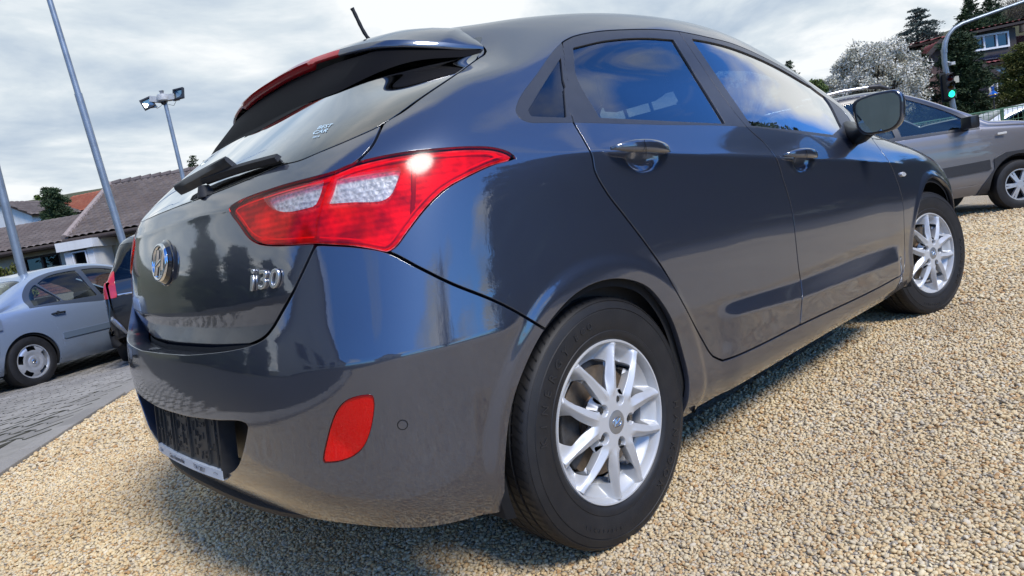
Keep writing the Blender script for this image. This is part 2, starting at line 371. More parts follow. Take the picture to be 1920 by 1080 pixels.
for nm, ty, arr in (('scl', 'FLOAT', PSc), ('tone', 'FLOAT', rs.rand(len(PX))**1.0*.985), ('rot', 'FLOAT_VECTOR', np.stack([rs.uniform(-.6, .6, len(PX)), rs.uniform(-.6, .6, len(PX)), rs.uniform(0, 6.28, len(PX))], -1))):
    a = pme.attributes.new(nm, ty, 'POINT'); a.data.foreach_set('value' if ty == 'FLOAT' else 'vector', arr.astype(np.float32).ravel())
pme.update(); po = newobj('gravel_stones', pme); po['kind'] = 'stuff'; po['label'] = 'loose cream and tan gravel stones covering the yard'
ng = D.node_groups.new('pebble scatter', 'GeometryNodeTree'); ng.interface.new_socket('Geometry', in_out='INPUT', socket_type='NodeSocketGeometry'); ng.interface.new_socket('Geometry', in_out='OUTPUT', socket_type='NodeSocketGeometry')
gi = ng.nodes.new('NodeGroupInput'); go_ = ng.nodes.new('NodeGroupOutput'); iop = ng.nodes.new('GeometryNodeInstanceOnPoints'); ci = ng.nodes.new('GeometryNodeCollectionInfo')
ci.inputs['Collection'].default_value = pcol; ci.inputs['Separate Children'].default_value = True; ci.inputs['Reset Children'].default_value = True; iop.inputs['Pick Instance'].default_value = True
def na(nm, ty): n = ng.nodes.new('GeometryNodeInputNamedAttribute'); n.data_type = ty; n.inputs[0].default_value = nm; return n.outputs[0]
ng.links.new(gi.outputs[0], iop.inputs['Points']); ng.links.new(ci.outputs[0], iop.inputs['Instance']); ng.links.new(na('scl', 'FLOAT'), iop.inputs['Scale']); ng.links.new(na('rot', 'FLOAT_VECTOR'), iop.inputs['Rotation'])
ng.links.new(iop.outputs[0], go_.inputs[0]); md = po.modifiers.new('scatter', 'NODES'); md.node_group = ng
# ------------------------------------------------------------------ hatchback body: twelve level lines x sixteen stations (X, Y, Z)
LV=[ # X, Y, Z per level
# L0 bottom return
([-.70,-.695,-.67,-.62,-.545,-.44,-.25,.05,.45,1.0,1.6,2.2,2.7,3.1,3.35,3.42],
 [0,.28,.52,.65,.745,.80,.83,.835,.835,.835,.835,.835,.835,.80,.55,0],
 [.280,.280,.277,.268,.250,.237,.225,.22,.215,.215,.215,.215,.22,.22,.22,.22]),
# L1
([-.735,-.73,-.70,-.645,-.565,-.455,-.25,.05,.45,1.0,1.6,2.2,2.7,3.1,3.40,3.48],
 [0,.28,.525,.665,.765,.825,.855,.862,.862,.862,.862,.862,.86,.825,.57,0],
 [.33,.33,.33,.32,.305,.29,.28,.27,.26,.255,.255,.26,.27,.28,.28,.28]),
# L2
([-.760,-.75,-.715,-.66,-.585,-.47,-.25,.05,.45,1.0,1.6,2.2,2.7,3.1,3.42,3.50],
 [0,.28,.53,.675,.78,.843,.872,.876,.873,.872,.872,.873,.875,.84,.58,0],
 [.45,.45,.45,.445,.44,.43,.42,.41,.38,.37,.37,.38,.40,.40,.40,.40]),
# L3 bumper widest
([-.765,-.755,-.72,-.665,-.59,-.475,-.25,.05,.45,1.0,1.6,2.2,2.7,3.1,3.42,3.50],
 [0,.28,.53,.68,.788,.856,.884,.888,.886,.886,.886,.886,.888,.85,.58,0],
 [.60,.60,.60,.60,.60,.595,.59,.58,.53,.50,.50,.52,.55,.55,.55,.55]),
# L4
([-.725,-.717,-.685,-.64,-.575,-.47,-.25,.05,.45,1.0,1.6,2.2,2.7,3.1,3.38,3.46],
 [0,.28,.52,.665,.768,.841,.876,.889,.893,.893,.893,.890,.886,.83,.55,0],
 [.74,.74,.74,.735,.73,.725,.72,.72,.69,.65,.64,.65,.66,.66,.66,.66]),
# L5
([-.700,-.692,-.66,-.615,-.55,-.45,-.25,.05,.45,1.0,1.6,2.2,2.7,3.1,3.30,3.38],
 [0,.28,.51,.65,.744,.818,.858,.877,.886,.887,.885,.878,.862,.79,.52,0],
 [.87,.87,.87,.87,.87,.865,.86,.86,.82,.78,.76,.75,.75,.74,.74,.74]),
# L6 shoulder
([-.672,-.664,-.63,-.585,-.515,-.42,-.24,.05,.45,1.0,1.6,2.2,2.7,3.05,3.18,3.24],
 [0,.28,.50,.64,.728,.795,.838,.861,.872,.874,.871,.855,.828,.735,.48,0],
 [.99,.99,.985,.985,.99,.99,.985,.975,.945,.90,.855,.83,.82,.80,.82,.82]),
# L7 belt / glass base
([-.648,-.64,-.60,-.55,-.475,-.38,-.22,.05,.45,1.0,1.6,2.15,2.6,2.9,3.0,3.05],
 [0,.27,.48,.61,.70,.765,.80,.822,.833,.835,.825,.80,.75,.66,.44,0],
 [1.04,1.04,1.045,1.05,1.06,1.065,1.07,1.065,1.047,1.02,.965,.925,.90,.88,.88,.88]),
# L8
([-.43,-.425,-.395,-.345,-.28,-.21,-.09,.12,.46,1.0,1.6,2.20,2.38,2.52,2.62,2.68],
 [0,.26,.47,.575,.635,.68,.715,.735,.735,.735,.725,.71,.64,.50,.33,0],
 [1.20,1.20,1.195,1.19,1.195,1.20,1.205,1.21,1.215,1.215,1.155,1.045,.99,.98,.99,1.0]),
# L9
([-.22,-.215,-.18,-.12,-.05,.0,.08,.22,.48,1.0,1.55,2.07,2.15,2.25,2.32,2.36],
 [0,.25,.46,.545,.58,.605,.63,.645,.655,.645,.635,.63,.56,.43,.28,0],
 [1.345,1.343,1.33,1.31,1.305,1.305,1.315,1.335,1.375,1.40,1.325,1.185,1.14,1.11,1.10,1.10]),
# L10
([-.20,-.19,-.14,-.08,.0,.06,.16,.28,.52,1.0,1.5,1.93,1.98,2.04,2.1,2.13],
 [0,.25,.45,.525,.545,.56,.575,.585,.60,.60,.595,.585,.50,.39,.26,0],
 [1.37,1.368,1.36,1.355,1.36,1.368,1.385,1.402,1.430,1.443,1.383,1.262,1.24,1.22,1.21,1.21]),
# L11 inner roof
([-.10,-.09,-.05,.0,.06,.12,.22,.33,.55,1.0,1.45,1.77,1.82,1.86,1.9,1.92],
 [0,.24,.42,.47,.48,.49,.50,.51,.52,.52,.51,.50,.43,.34,.2,0],
 [1.40,1.40,1.396,1.396,1.404,1.41,1.422,1.434,1.452,1.462,1.418,1.338,1.33,1.32,1.31,1.31]),
]
NET = np.array(LV, float).transpose(0, 2, 1)        # level, station, xyz  (half body, y positive)
# roof centre line
rc = NET[11].copy(); rc[:, 1] = 0
rc[:, 0] = [-.02, .0, .06, .12, .18, .24, .33, .42, .62, 1.0, 1.38, 1.62, 1.66, 1.70, 1.74, 1.76]
rc[:, 2] = [1.422, 1.424, 1.43, 1.436, 1.441, 1.446, 1.453, 1.459, 1.472, 1.482, 1.450, 1.39, 1.385, 1.38, 1.375, 1.37]
NET = np.concatenate([NET, rc[None]], 0)
ph = NET[11].copy(); ph[:, 1] *= -1; NET = np.concatenate([NET, ph[None]], 0)      # phantom level beyond the centre line
def phantom_u(A):
    a = A[:, 1:2].copy(); a[..., 1] *= -1; b = A[:, -2:-1].copy(); b[..., 1] *= -1
    return np.concatenate([a, A, b], 1)
def nat_spline(t, P, tt):
    n = len(t); h = np.diff(t); P2 = P.reshape(n, -1)
    M = np.zeros((n, n)); Q = np.zeros((n, P2.shape[1])); M[0, 0] = M[-1, -1] = 1
    for i in range(1, n-1):
        M[i, i-1] = h[i-1]; M[i, i] = 2*(h[i-1]+h[i]); M[i, i+1] = h[i]
        Q[i] = 6*((P2[i+1]-P2[i])/h[i]-(P2[i]-P2[i-1])/h[i-1])
    m = np.linalg.solve(M, Q)
    k = np.clip(np.searchsorted(t, tt, side='right')-1, 0, n-2)
    a = (t[k+1]-tt)[:, None]; b = (tt-t[k])[:, None]; hk = h[k][:, None]
    out = m[k]*a**3/(6*hk)+m[k+1]*b**3/(6*hk)+(P2[k]/hk-m[k]*hk/6)*a+(P2[k+1]/hk-m[k+1]*hk/6)*b
    return out.reshape((len(tt),)+P.shape[1:])
d4 = np.r_[0, np.cumsum(np.linalg.norm(np.diff(NET[4], axis=0), axis=1))]          # metres along the waist
tl = np.array([0, .055, .18, .31, .44, .56, .66, .745, .93, 1.14, 1.20, 1.31, 1.75, 2.2])   # metres up the section
NU, NV = 620, 250
UU = np.linspace(0, d4[-1]-.02, NU)
# finer up to the front wheel, coarse beyond
UU = np.interp(np.linspace(0, 1, NU), [0, .93, 1], [0, np.interp(13, range(16), d4), d4[-1]-.001])
TT = np.linspace(0, tl[12], NV)
def make_surf(A):
    Ap = phantom_u(A); du = np.r_[-(d4[1]), d4, 2*d4[-1]-d4[-2]]
    rows = np.stack([nat_spline(du, Ap[l], UU) for l in range(len(Ap))])
    return nat_spline(tl, rows, TT)                        # NV, NU, 3
def grid_normals(S):
    a = np.gradient(S, axis=1); b = np.gradient(S, axis=0); n = np.cross(a, b); n /= np.linalg.norm(n, axis=-1, keepdims=True)+1e-12
    return n
def tozr(S): S = S.copy(); S[..., 1] *= -1; return S       # to the right-hand side of the car
GU, GT = np.meshgrid(UU, TT)
def seg_field(P, pts):
    """distance of every P to a 3-D polyline"""
    best = np.full(len(P), 1e9)
    for a, b in zip(pts[:-1], pts[1:]):
        ab = b-a; t = np.clip(((P-a)@ab)/(ab@ab+1e-12), 0, 1); d = np.linalg.norm(P-a-t[:, None]*ab, axis=1); best = np.minimum(best, d)
    return best
def in_poly(x, y, poly):
    c = np.zeros(len(x), bool); n = len(poly); j = n-1
    for i in range(n):
        xi, yi = poly[i]; xj, yj = poly[j]
        if yi != yj: c ^= ((yi > y) != (yj > y)) & (x < (xj-xi)*(y-yi)/(yj-yi)+xi)
        j = i
    return c
def smooth_line(pts, step=7, corner=38):
    """Catmull-Rom through traced points, corners kept"""
    P = [np.array(p, float) for p in pts]; n = len(P); cor = [True]+[False]*(n-2)+[True]
    for i in range(1, n-1):
        a = P[i]-P[i-1]; b = P[i+1]-P[i]; c = a@b/(np.linalg.norm(a)*np.linalg.norm(b)+1e-9)
        cor[i] = math.degrees(math.acos(max(-1, min(1, c)))) > corner
    out = [P[0]]
    for i in range(n-1):
        p1, p2 = P[i], P[i+1]; p0 = P[i-1] if i and not cor[i] else p1-(p2-p1)*.0-(p2-p1); p3 = P[i+2] if i+2 < n and not cor[i+1] else p2+(p2-p1)
        if cor[i]: p0 = 2*p1-p2
        if cor[i+1]: p3 = 2*p2-p1
        l = np.linalg.norm(p2-p1); k = max(1, int(l/step))
        l0 = max(np.linalg.norm(p1-p0), 1e-3); l3 = max(np.linalg.norm(p3-p2), 1e-3)
        m1 = ((p2-p1)/l+(p1-p0)/l0)/2*l if not cor[i] else (p2-p1); m2 = ((p2-p1)/l+(p3-p2)/l3)/2*l if not cor[i+1] else (p2-p1)
        for q in range(1, k+1):
            t = q/k; out.append((2*t**3-3*t*t+1)*p1+(t**3-2*t*t+t)*m1+(-2*t**3+3*t*t)*p2+(t**3-t*t)*m2)
    return np.array(out)
class Layer:
    def __init__(s, A, disp=None):
        S = tozr(make_surf(A)); n = grid_normals(S)
        s.flip = (n[NV//3, NU//2, 1] > 0); n = -n if s.flip else n
        if disp is not None:
            h = disp(S, n, GU, GT); S = S+n*h[..., None]; n = grid_normals(S); n = -n if s.flip else n
        n[:, 0, 1] = 0; n[:, 0] /= np.linalg.norm(n[:, 0], axis=-1, keepdims=True)+1e-9
        n[-1, :, 1] = 0; n[-1] /= np.linalg.norm(n[-1], axis=-1, keepdims=True)+1e-9
        s.S, s.n = S, n; s.pix = proj(S); s.f = {}
        s.front = ((S-CAM)*n).sum(-1) < 0
    def at(s, u, t):
        fu = np.interp(u, UU, np.arange(NU)); ft = np.interp(t, TT, np.arange(NV))
        i = np.clip(fu.astype(int) if hasattr(fu, 'astype') else int(fu), 0, NU-2); j = np.clip(ft.astype(int) if hasattr(ft, 'astype') else int(ft), 0, NV-2)
        a = (fu-i); b = (ft-j)
        if hasattr(a, '__len__'): a = a[:, None]; b = b[:, None]
        g = lambda X: X[j, i]*(1-a)*(1-b)+X[j, i+1]*a*(1-b)+X[j+1, i]*(1-a)*b+X[j+1, i+1]*a*b
        return g(s.S), g(s.n)
    def map(s, px, umin=-1, umax=99, tmin=-1, tmax=99):
        """photo pixels -> (u, t) on the facing side of the surface"""
        px = np.asarray(px, float); ok = s.front & (GU >= umin) & (GU <= umax) & (GT >= tmin) & (GT <= tmax)
        J, I = np.nonzero(ok); Q = s.pix[J, I]; dep = ((s.S[J, I]-CAM)@CF)*30; out = []
        for p in px:
            k = np.argmin(((Q-p)**2).sum(1)+dep); u, t = UU[I[k]], TT[J[k]]
            for _ in range(6):
                e = 1e-3; P0 = proj(s.at(u, t)[0]); Pu = proj(s.at(u+e, t)[0]); Pt = proj(s.at(u, t+e)[0])
                Jm = np.stack([(Pu-P0)/e, (Pt-P0)/e], 1)
                try: st = np.linalg.solve(Jm, p-P0)
                except Exception: break
                st = np.clip(st, -.02, .02); u = float(np.clip(u+st[0], 0, UU[-1])); t = float(np.clip(t+st[1], 0, TT[-1]))
            out.append((u, t))
        return np.array(out)
    def field(s, name, uv, closed=True):
        """signed distance (negative inside) to a closed loop given in (u, t)"""
        uv = np.asarray(uv, float)
        if closed and np.linalg.norm(uv[0]-uv[-1]) > 1e-6: uv = np.vstack([uv, uv[:1]])
        P3 = s.at(np.clip(uv[:, 0], 0, UU[-1]), np.clip(uv[:, 1], 0, TT[-1]))[0]
        m = .06; lo = uv.min(0)-m; hi = uv.max(0)+m
        sel = (GU > lo[0]) & (GU < hi[0]) & (GT > lo[1]) & (GT < hi[1])
        f = np.full(GU.shape, .06); x = GU[sel]; y = GT[sel]; P = s.S[sel]
        segs = [i for i in range(len(uv)-1) if not (((uv[i] < [0, 0]) & (uv[i+1] < [0, 0])).any() or ((uv[i, 0] > UU[-1]) and (uv[i+1, 0] > UU[-1])) or ((uv[i, 1] > TT[-1]) and (uv[i+1, 1] > TT[-1])))]
        best = np.full(len(P), .5)
        for i in segs:
            a, b = P3[i], P3[i+1]; ab = b-a
            if ab@ab < 1e-12: continue
            lo2 = np.minimum(uv[i], uv[i+1])-.09; hi2 = np.maximum(uv[i], uv[i+1])+.09
            q = np.nonzero((x > lo2[0]) & (x < hi2[0]) & (y > lo2[1]) & (y < hi2[1]))[0]
            if not len(q): continue
            Pq = P[q]; t = np.clip(((Pq-a)@ab)/(ab@ab), 0, 1); best[q] = np.minimum(best[q], np.linalg.norm(Pq-a-t[:, None]*ab, axis=1))
        ins = in_poly(x, y, uv[:-1] if closed else uv); best = np.minimum(best, .06)
        f[sel] = np.where(ins, -best, best); s.f[name] = f; return f
I0 = np.arange(NU*NV).reshape(NV, NU)
TRI = np.concatenate([np.stack([I0[:-1, :-1], I0[:-1, 1:], I0[1:, 1:]], -1).reshape(-1, 3), np.stack([I0[:-1, :-1], I0[1:, 1:], I0[1:, :-1]], -1).reshape(-1, 3)])
def cut(A, T, k):
    """keep the part of the triangle mesh where attribute k <= 0"""
    f = A[:, k]; ins = f <= 0; c = ins[T].sum(1)
    keep = [T[c == 3]]; newA = []; base = len(A)
    mixT = T[(c == 1) | (c == 2)]
    if len(mixT):
        m = ins[mixT]; one = m.sum(1) == 1
        # rotate so that the odd vertex is first
        odd = np.where(one, np.argmax(m, 1), np.argmin(m, 1)); r = (odd[:, None]+np.arange(3)) % 3
        q = np.take_along_axis(mixT, r, 1); a, b, cc = q.T
        e = np.concatenate([np.stack([a, b], 1), np.stack([a, cc], 1)]); es = np.sort(e, 1); key = es[:, 0]*np.int64(base)+es[:, 1]
        uq, inv = np.unique(key, return_inverse=True); i0 = uq//base; i1 = uq % base
        t = np.clip(f[i0]/(f[i0]-f[i1]+1e-15), .0, 1.0)[:, None]; newA = A[i0]*(1-t)+A[i1]*t; newA[:, k] = 0
        ab = base+inv[:len(a)]; ac = base+inv[len(a):]
        o = one; keep.append(np.stack([a[o], ab[o], ac[o]], 1))
        o = ~one; keep.append(np.stack([ab[o], b[o], cc[o]], 1)); keep.append(np.stack([ab[o], cc[o], ac[o]], 1))
        A = np.vstack([A, newA])
    T = np.concatenate(keep); T = T[(T[:, 0] != T[:, 1]) & (T[:, 1] != T[:, 2]) & (T[:, 0] != T[:, 2])]
    used, inv = np.unique(T, return_inverse=True)
    return A[used], inv.reshape(T.shape)
def clip_patch(layer, conds, offset=0.0):
    cols = [layer.S.reshape(-1, 3)+layer.n.reshape(-1, 3)*offset, layer.n.reshape(-1, 3)]
    fs = [sg*(layer.f[f] if isinstance(f, str) else f)+off for f, off, sg in conds]
    rough = np.max(np.stack(fs), 0).ravel(); tm = (rough[TRI] < .03).all(1); T = TRI[tm]
    if layer.flip: T = T[:, ::-1]
    cols += [f.ravel()[:, None] for f in fs]; A = np.hstack(cols)
    used, inv = np.unique(T, return_inverse=True); A = A[used]; T = inv.reshape(T.shape)
    for k in range(len(fs)): A, T = cut(A, T, 6+k)
    n = A[:, 3:6]; n = n/(np.linalg.norm(n, axis=1, keepdims=True)+1e-9)
    return A[:, :3], n, T
def flange(P, n, T, depth=.012, r=.0013, seam=True):
    """rolled edge round every open border of the patch"""
    e = np.concatenate([T[:, [0, 1]], T[:, [1, 2]], T[:, [2, 0]]]); s = np.sort(e, 1); key = s[:, 0].astype(np.int64)*len(P)+s[:, 1]
    uq, idx, cnt = np.unique(key, return_index=True, return_counts=True); b = e[idx[cnt == 1]]
    if seam: b = b[~((np.abs(P[b[:, 0], 1]) < 1e-4) & (np.abs(P[b[:, 1], 1]) < 1e-4))]
    if not len(b): return P, n, T
    out = np.zeros_like(P); d = P[b[:, 1]]-P[b[:, 0]]; o = np.cross(d, n[b[:, 0]]); 
    np.add.at(out, b[:, 0], o); np.add.at(out, b[:, 1], o)
    vb = np.unique(b); o = out[vb]; o /= np.linalg.norm(o, axis=1, keepdims=True)+1e-12; nn = n[vb]; p = P[vb]
    rings = [(p+o*r*.6-nn*r*.18, .8*nn+.6*o), (p+o*r-nn*r, .25*nn+o), (p+o*r-nn*depth, o)]
    if depth > .03: rings.insert(2, (p+o*r-nn*r*3, o))
    m = np.full(len(P), -1); m[vb] = np.arange(len(vb)); V = [P]; NN = [n]; TT_ = [T]; base = len(P)
    prev = lambda q: q
    pa, pb = b[:, 0], b[:, 1]; ia, ib = m[pa], m[pb]
    for q, nr in rings:
        V.append(q); NN.append(nr/np.linalg.norm(nr, axis=1, keepdims=True)); a2, b2 = base+ia, base+ib
        TT_.append(np.stack([pb, pa, a2], 1)); TT_.append(np.stack([pb, a2, b2], 1)); pa, pb = a2, b2; base += len(vb)
    return np.vstack(V), np.vstack(NN), np.concatenate(TT_)
CAR = thing('hatchback_car', 'dark grey five-door hatchback seen from behind at right, filling the picture on the gravel', 'car')
def panel(name, layer, conds, mat, parent=None, depth=.012, offset=0.0, mode='pair', r=.0010, label=None, big=False):
    P, n, T = clip_patch(layer, conds, offset)
    if big:
        lab = np.arange(len(P))
        for _ in range(4000):
            m_ = lab[T].min(1); new = lab.copy(); [np.minimum.at(new, T[:, q], m_) for q in range(3)]; new = new[new]
            if (new == lab).all(): break
            lab = new
        c_ = np.bincount(lab[T[:, 0]], minlength=len(P)); T = T[lab[T[:, 0]] == c_.argmax()]; used, inv = np.unique(T, return_inverse=True); P, n, T = P[used], n[used], inv.reshape(T.shape)
    if depth: P, n, T = flange(P, n, T, depth, r, seam=(mode == 'central'))
    if mode == 'central':
        Pm = P*[1, -1, 1]; nm = n*[1, -1, 1]; T = np.concatenate([T, T[:, ::-1]+len(P)]); P = np.vstack([P, Pm]); n = np.vstack([n, nm])
    o = newobj(name, mesh_np(name, P, T, n), parent or CAR, mat)
    if label: o['label'] = label
    if mode == 'pair':
        c = o.copy(); C.objects.link(c); c.scale = (1, -1, 1); c.parent = o.parent
        return o, c
    return o
# ------------------------------------------------------------------ car materials
def paint_mat():
    m = NM('anthracite metallic paint'); v = m.co('Object')
    fl = m.n('ShaderNodeTexVoronoi', {'Scale': 2600.0, 'Vector': v}); 
    dirt = m.noise(3.0, 6, .6, v); dust = m.noise(240, 3, .7, v)
    c = m.mix(m.ramp(fl.outputs['Distance'], [(.2, 0), (.9, .22)]), (.025, .031, .048), (.074, .088, .130))
    z = m.n('ShaderNodeSeparateXYZ', {0: v}).outputs[2]
    low = m.ramp(z, [(.20, .20), (.50, .0)]); low = m.math('MULTIPLY', low, m.ramp(dirt, [(.3, .3), (.7, 1)]))
    low = m.math('MULTIPLY', low, m.ramp(dust, [(.35, .45), (.65, 1)]))
    c = m.mix(low, c, (.115, .098, .082))
    rg = m.math('MULTIPLY_ADD', low, .5, .34)
    m.p(col=c, metal=.35, rough=rg, coat=1.0, coatr=m.math('MULTIPLY_ADD', low, .05, .012))
    m.set(m.b, 'Coat IOR', 2.12)
    w1 = m.noise(1.1, 2, .5, v); orange = m.noise(160, 2, .5, v)
    hh = m.math('MULTIPLY_ADD', orange, .00005, m.math('MULTIPLY', w1, .004))
    nb = m.bump(hh, 1.0, 1.0); m.set(m.b, 'Normal', nb); m.set(m.b, 'Coat Normal', nb)
    return m.m
PAINT = paint_mat()
BLK = simple('satin black trim', (.016, .017, .019), .32, 0, .25, 30)
BLKM = simple('matt black plastic', (.018, .018, .019), .62, 0, .3, 60, .0004)
FRM = simple('window frame black film', (.035, .037, .042), .34, 0, .15, 20)
DARK = simple('dark underbody', (.006, .006, .006), .9)
CHROME = simple('chrome', (.72, .73, .75), .07, 1)
GLS = glass('tinted side glass', (.36, .43, .45), 2.1)
GLD = glass('dark privacy glass', (.13, .16, .18), 1.5)
GLR = glass('rear window glass', (.20, .26, .27), 2.5)
RUB = simple('window seal rubber', (.012, .012, .013), .55)
# ------------------------------------------------------------------ surface layers
xs_sh = np.array([-.40, -.16, .09, .36, 1.0, 1.6, 2.0, 2.3]); zs_sh = np.array([1.0, .985, .979, .952, .899, .850, .812, .79])
st_top = np.array([unp(x, y, 1, -.875) for x, y in [(1332, 579), (1346, 575), (1494, 526), (1605, 482), (1666, 463), (1691, 458)]])
st_bot = np.array([unp(x, y, 1, -.875) for x, y in [(1332, 590), (1337, 593), (1374, 589), (1499, 559), (1652, 501), (1691, 485)]])
HND = [(.245, .962, .125), (1.18, .886, .125)]
def disp_side(S, n, u, t):
    x, y, z = S[..., 0], -S[..., 1], S[..., 2]; side = smoothstep(.55, .8, -n[..., 1])
    h = np.zeros_like(x)
    zc = np.interp(x, xs_sh, zs_sh); d = z-zc
    h += .0105*np.exp(-np.abs(d)/.032)*smoothstep(-.20, .15, x)*(1-smoothstep(2.1, 2.35, x))*side
    zt = np.interp(x, st_top[:, 0], st_top[:, 2]); zb = np.interp(x, st_bot[:, 0], st_bot[:, 2])
    k = np.clip((zt-z)/(zt-zb+1e-6), 0, 1); m = smoothstep(.50, .62, x)*(1-smoothstep(2.02, 2.16, x))
    below = np.clip((z-.20)/(zb-.20+1e-6), 0, 1)
    h += .017*k*np.where(z < zb, below*.75+.25, 1)*m*side
    # concave sweep of the doors above the strip
    h -= .003*np.exp(-((z-zt-.09)/.10)**2)*smoothstep(.5, .8, x)*(1-smoothstep(1.9, 2.15, x))*side
    for cx_, cz_, _ in ((0, .31, 0), (2.65, .31, 0)):
        r = np.hypot(x-cx_, z-cz_); h += .0065*(1-smoothstep(.388, .425, r))*(z > .2)*side
    for hx, hz, hl in HND:
        q = ((x-hx-.012)/.056)**2+((z-hz+.014)/.027)**2; h -= .017*np.exp(-q**2)
        q2 = ((x-hx)/.150)**2+((z-hz)/.045)**2; h += .002*np.exp(-q2**3)
    return h
A_body = NET.copy(); A_body[4, :4, 0] += [.018, .017, .012, .004]
A_bump = NET.copy(); A_bump[4, :4, 0] -= [.016, .015, .010, .003]
A_gate = A_body.copy(); A_gate[3, :5, 0] += [.058, .056, .048, .03, .01]; A_gate[2, :5, 0] += [.065, .065, .055, .03, .01]
def disp_bump(S, n, u, t):
    x, y, z = S[..., 0], -S[..., 1], S[..., 2]; h = np.zeros_like(x)
    r = np.hypot(x, z-.31); h += .0065*(1-smoothstep(.388, .425, r))*(z > .2)*smoothstep(.55, .8, -n[..., 1])
    zc = .625+.10*np.clip((x+.60)/.35, -1, 1)**2*.0
    h += .007*np.exp(-np.abs(z-zc)/.04)*smoothstep(.60, .76, y)*smoothstep(.40, .46, r)
    return h
def disp_gate(S, n, u, t):
    x, y, z = S[..., 0], -S[..., 1], S[..., 2]; zc = .746+.03*(y/.6)**2
    h = -.34*np.clip(zc-z, 0, .1)*(n[..., 0] < -.5)
    h += .004*np.exp(-np.abs(z-.985-.0*y)/.02)*(n[..., 0] < -.3)
    return h
LB = Layer(A_body, disp_side); LK = Layer(A_bump, disp_bump); LG = Layer(A_gate, disp_gate)
UMAX = UU[-1]+1; TMAX = TT[-1]+1
def lvl(v): return float(np.interp(v, range(13), tl[:13]))
def sta(i): return float(np.interp(i, range(16), d4))
def sl_(px, **k): return smooth_line(px, **k)
gate_open = [(591, 459), (567, 511), (547, 553), (528, 587), (511, 616), (497, 632), (475, 644), (437, 654), (389, 660.5), (345, 664)]
lamp = [(591, 456), (494, 458), (480, 454), (466, 444), (448, 419), (432, 397), (430.5, 390), (441, 382), (512.6, 354), (633, 319.4), (661, 308), (744, 289), (836.7, 279), (883, 276.5), (929, 278.7), (955, 287), (966, 295), (955, 299), (929, 305.6), (883, 326), (836.7, 352), (799.6, 386.6), (762.6, 433), (739.4, 463), (725.6, 471), (670, 461), (591, 456)]
trim = [(1075, 229.5), (1024, 230), (987, 228), (972, 219), (966.7, 207), (972, 189), (1005.6, 140.7), (1050, 83), (1072, 70), (1116.7, 60), (1172, 56), (1228, 55.6), (1272, 59), (1320, 68.5), (1376, 83), (1431, 107), (1500, 146), (1532, 171), (1583, 210), (1605, 243)]
belt = [(1605, 262), (1575, 259), (1497, 249.5), (1400, 237.5), (1230, 233.5), (1075, 229.5)]
rdoor = [(1075, 229.5), (1096, 265), (1110, 292.6), (1115, 320), (1138, 362), (1170, 403.7), (1212, 459), (1244.4, 505.6), (1281.5, 570), (1318.5, 640), (1337, 668), (1355.6, 676), (1376, 669.5), (1500, 609.7)]
gapF = [(1500, 609.7), (1503.7, 552), (1496.8, 496), (1492, 450), (1485, 394.4), (1469, 339), (1455, 297), (1434, 269.4), (1400, 237.5), (1272, 59)]
fdoor = [(1500, 609.7), (1680, 521.5), (1691, 514), (1695.5, 500), (1696.5, 478), (1695.5, 431.5), (1693.5, 385), (1691, 370), (1684, 345), (1668, 306), (1648, 277.5), (1630, 254)]
M = LB.map
u_ = lambda *a, **k: M(sl_(*a), **k)
lampB = u_(lamp); LB.field('lamp', lampB)
split = [(636, 312), (620, 342), (606, 380), (596, 420), (591, 462)]
splitB = u_(split)
# tailgate outline on the gate layer
go = LG.map(sl_(gate_open)); gs = LG.map(sl_([(591, 459), (596, 420), (606, 380), (620, 342), (636, 318)]))
gq = LG.map(sl_([(661, 308), (679, 294), (698, 273), (713, 243), (717, 234), (755, 209), (790, 183), (855, 139), (897, 109), (907, 103), (911, 95), (906, 88), (887.6, 74), (866, 60)]))
top_t = lvl(11.5)
gate_loop = np.vstack([[(-.3, go[-1, 1])], go[::-1], gs[1:], gq, [(gq[-1, 0]-.02, top_t), (-.3, top_t)]])
LG.field('gate', gate_loop)
LG.field('lamp', LG.map(sl_(lamp)))
# same gap on the body layer
gqB = u_([(661, 308), (679, 294), (698, 273), (713, 243), (717, 234), (755, 209), (790, 183), (855, 139), (897, 109), (907, 103), (911, 95), (906, 88), (887.6, 74), (866, 60)])
gsB = u_([(591, 459), (596, 420), (606, 380), (620, 342), (636, 318)]); goB = u_(gate_open)
LB.field('gate', np.vstack([[(-.3, goB[-1, 1])], goB[::-1], gsB[1:], gqB, [(gqB[-1, 0]-.02, top_t), (-.3, top_t)]]))
rg_in = LG.map(sl_([(345, 383), (359, 378), (415, 357), (474, 333), (531, 309), (560, 302), (596, 287), (651.5, 264), (716, 234), (790, 183), (855, 139), (893, 112)]))
rg = np.vstack([[(-.3, rg_in[0, 1])], rg_in, [(rg_in[-1, 0]-.0, lvl(9.6)), (-.3, lvl(9.6))]])
LG.field('glass', rg)
LB.field('band', np.vstack([u_(trim), u_(belt)[:-1]]))
rdl = np.vstack([u_(rdoor), u_(gapF)[1:], u_([(1272, 59), (1228, 55.6), (1172, 56), (1116.7, 60), (1072, 70), (1054, 80)])[1:]])
LB.field('rdoor', rdl)
apx = [(1630, 254), (1620, 250), (1605, 243), (1583, 210), (1532, 171), (1500, 146), (1431, 107), (1376, 83), (1320, 68.5), (1272, 59)]
fdl = np.vstack([u_(fdoor), u_(apx)[1:], u_(gapF[::-1])[1:-1]])
LB.field('fdoor', fdl)
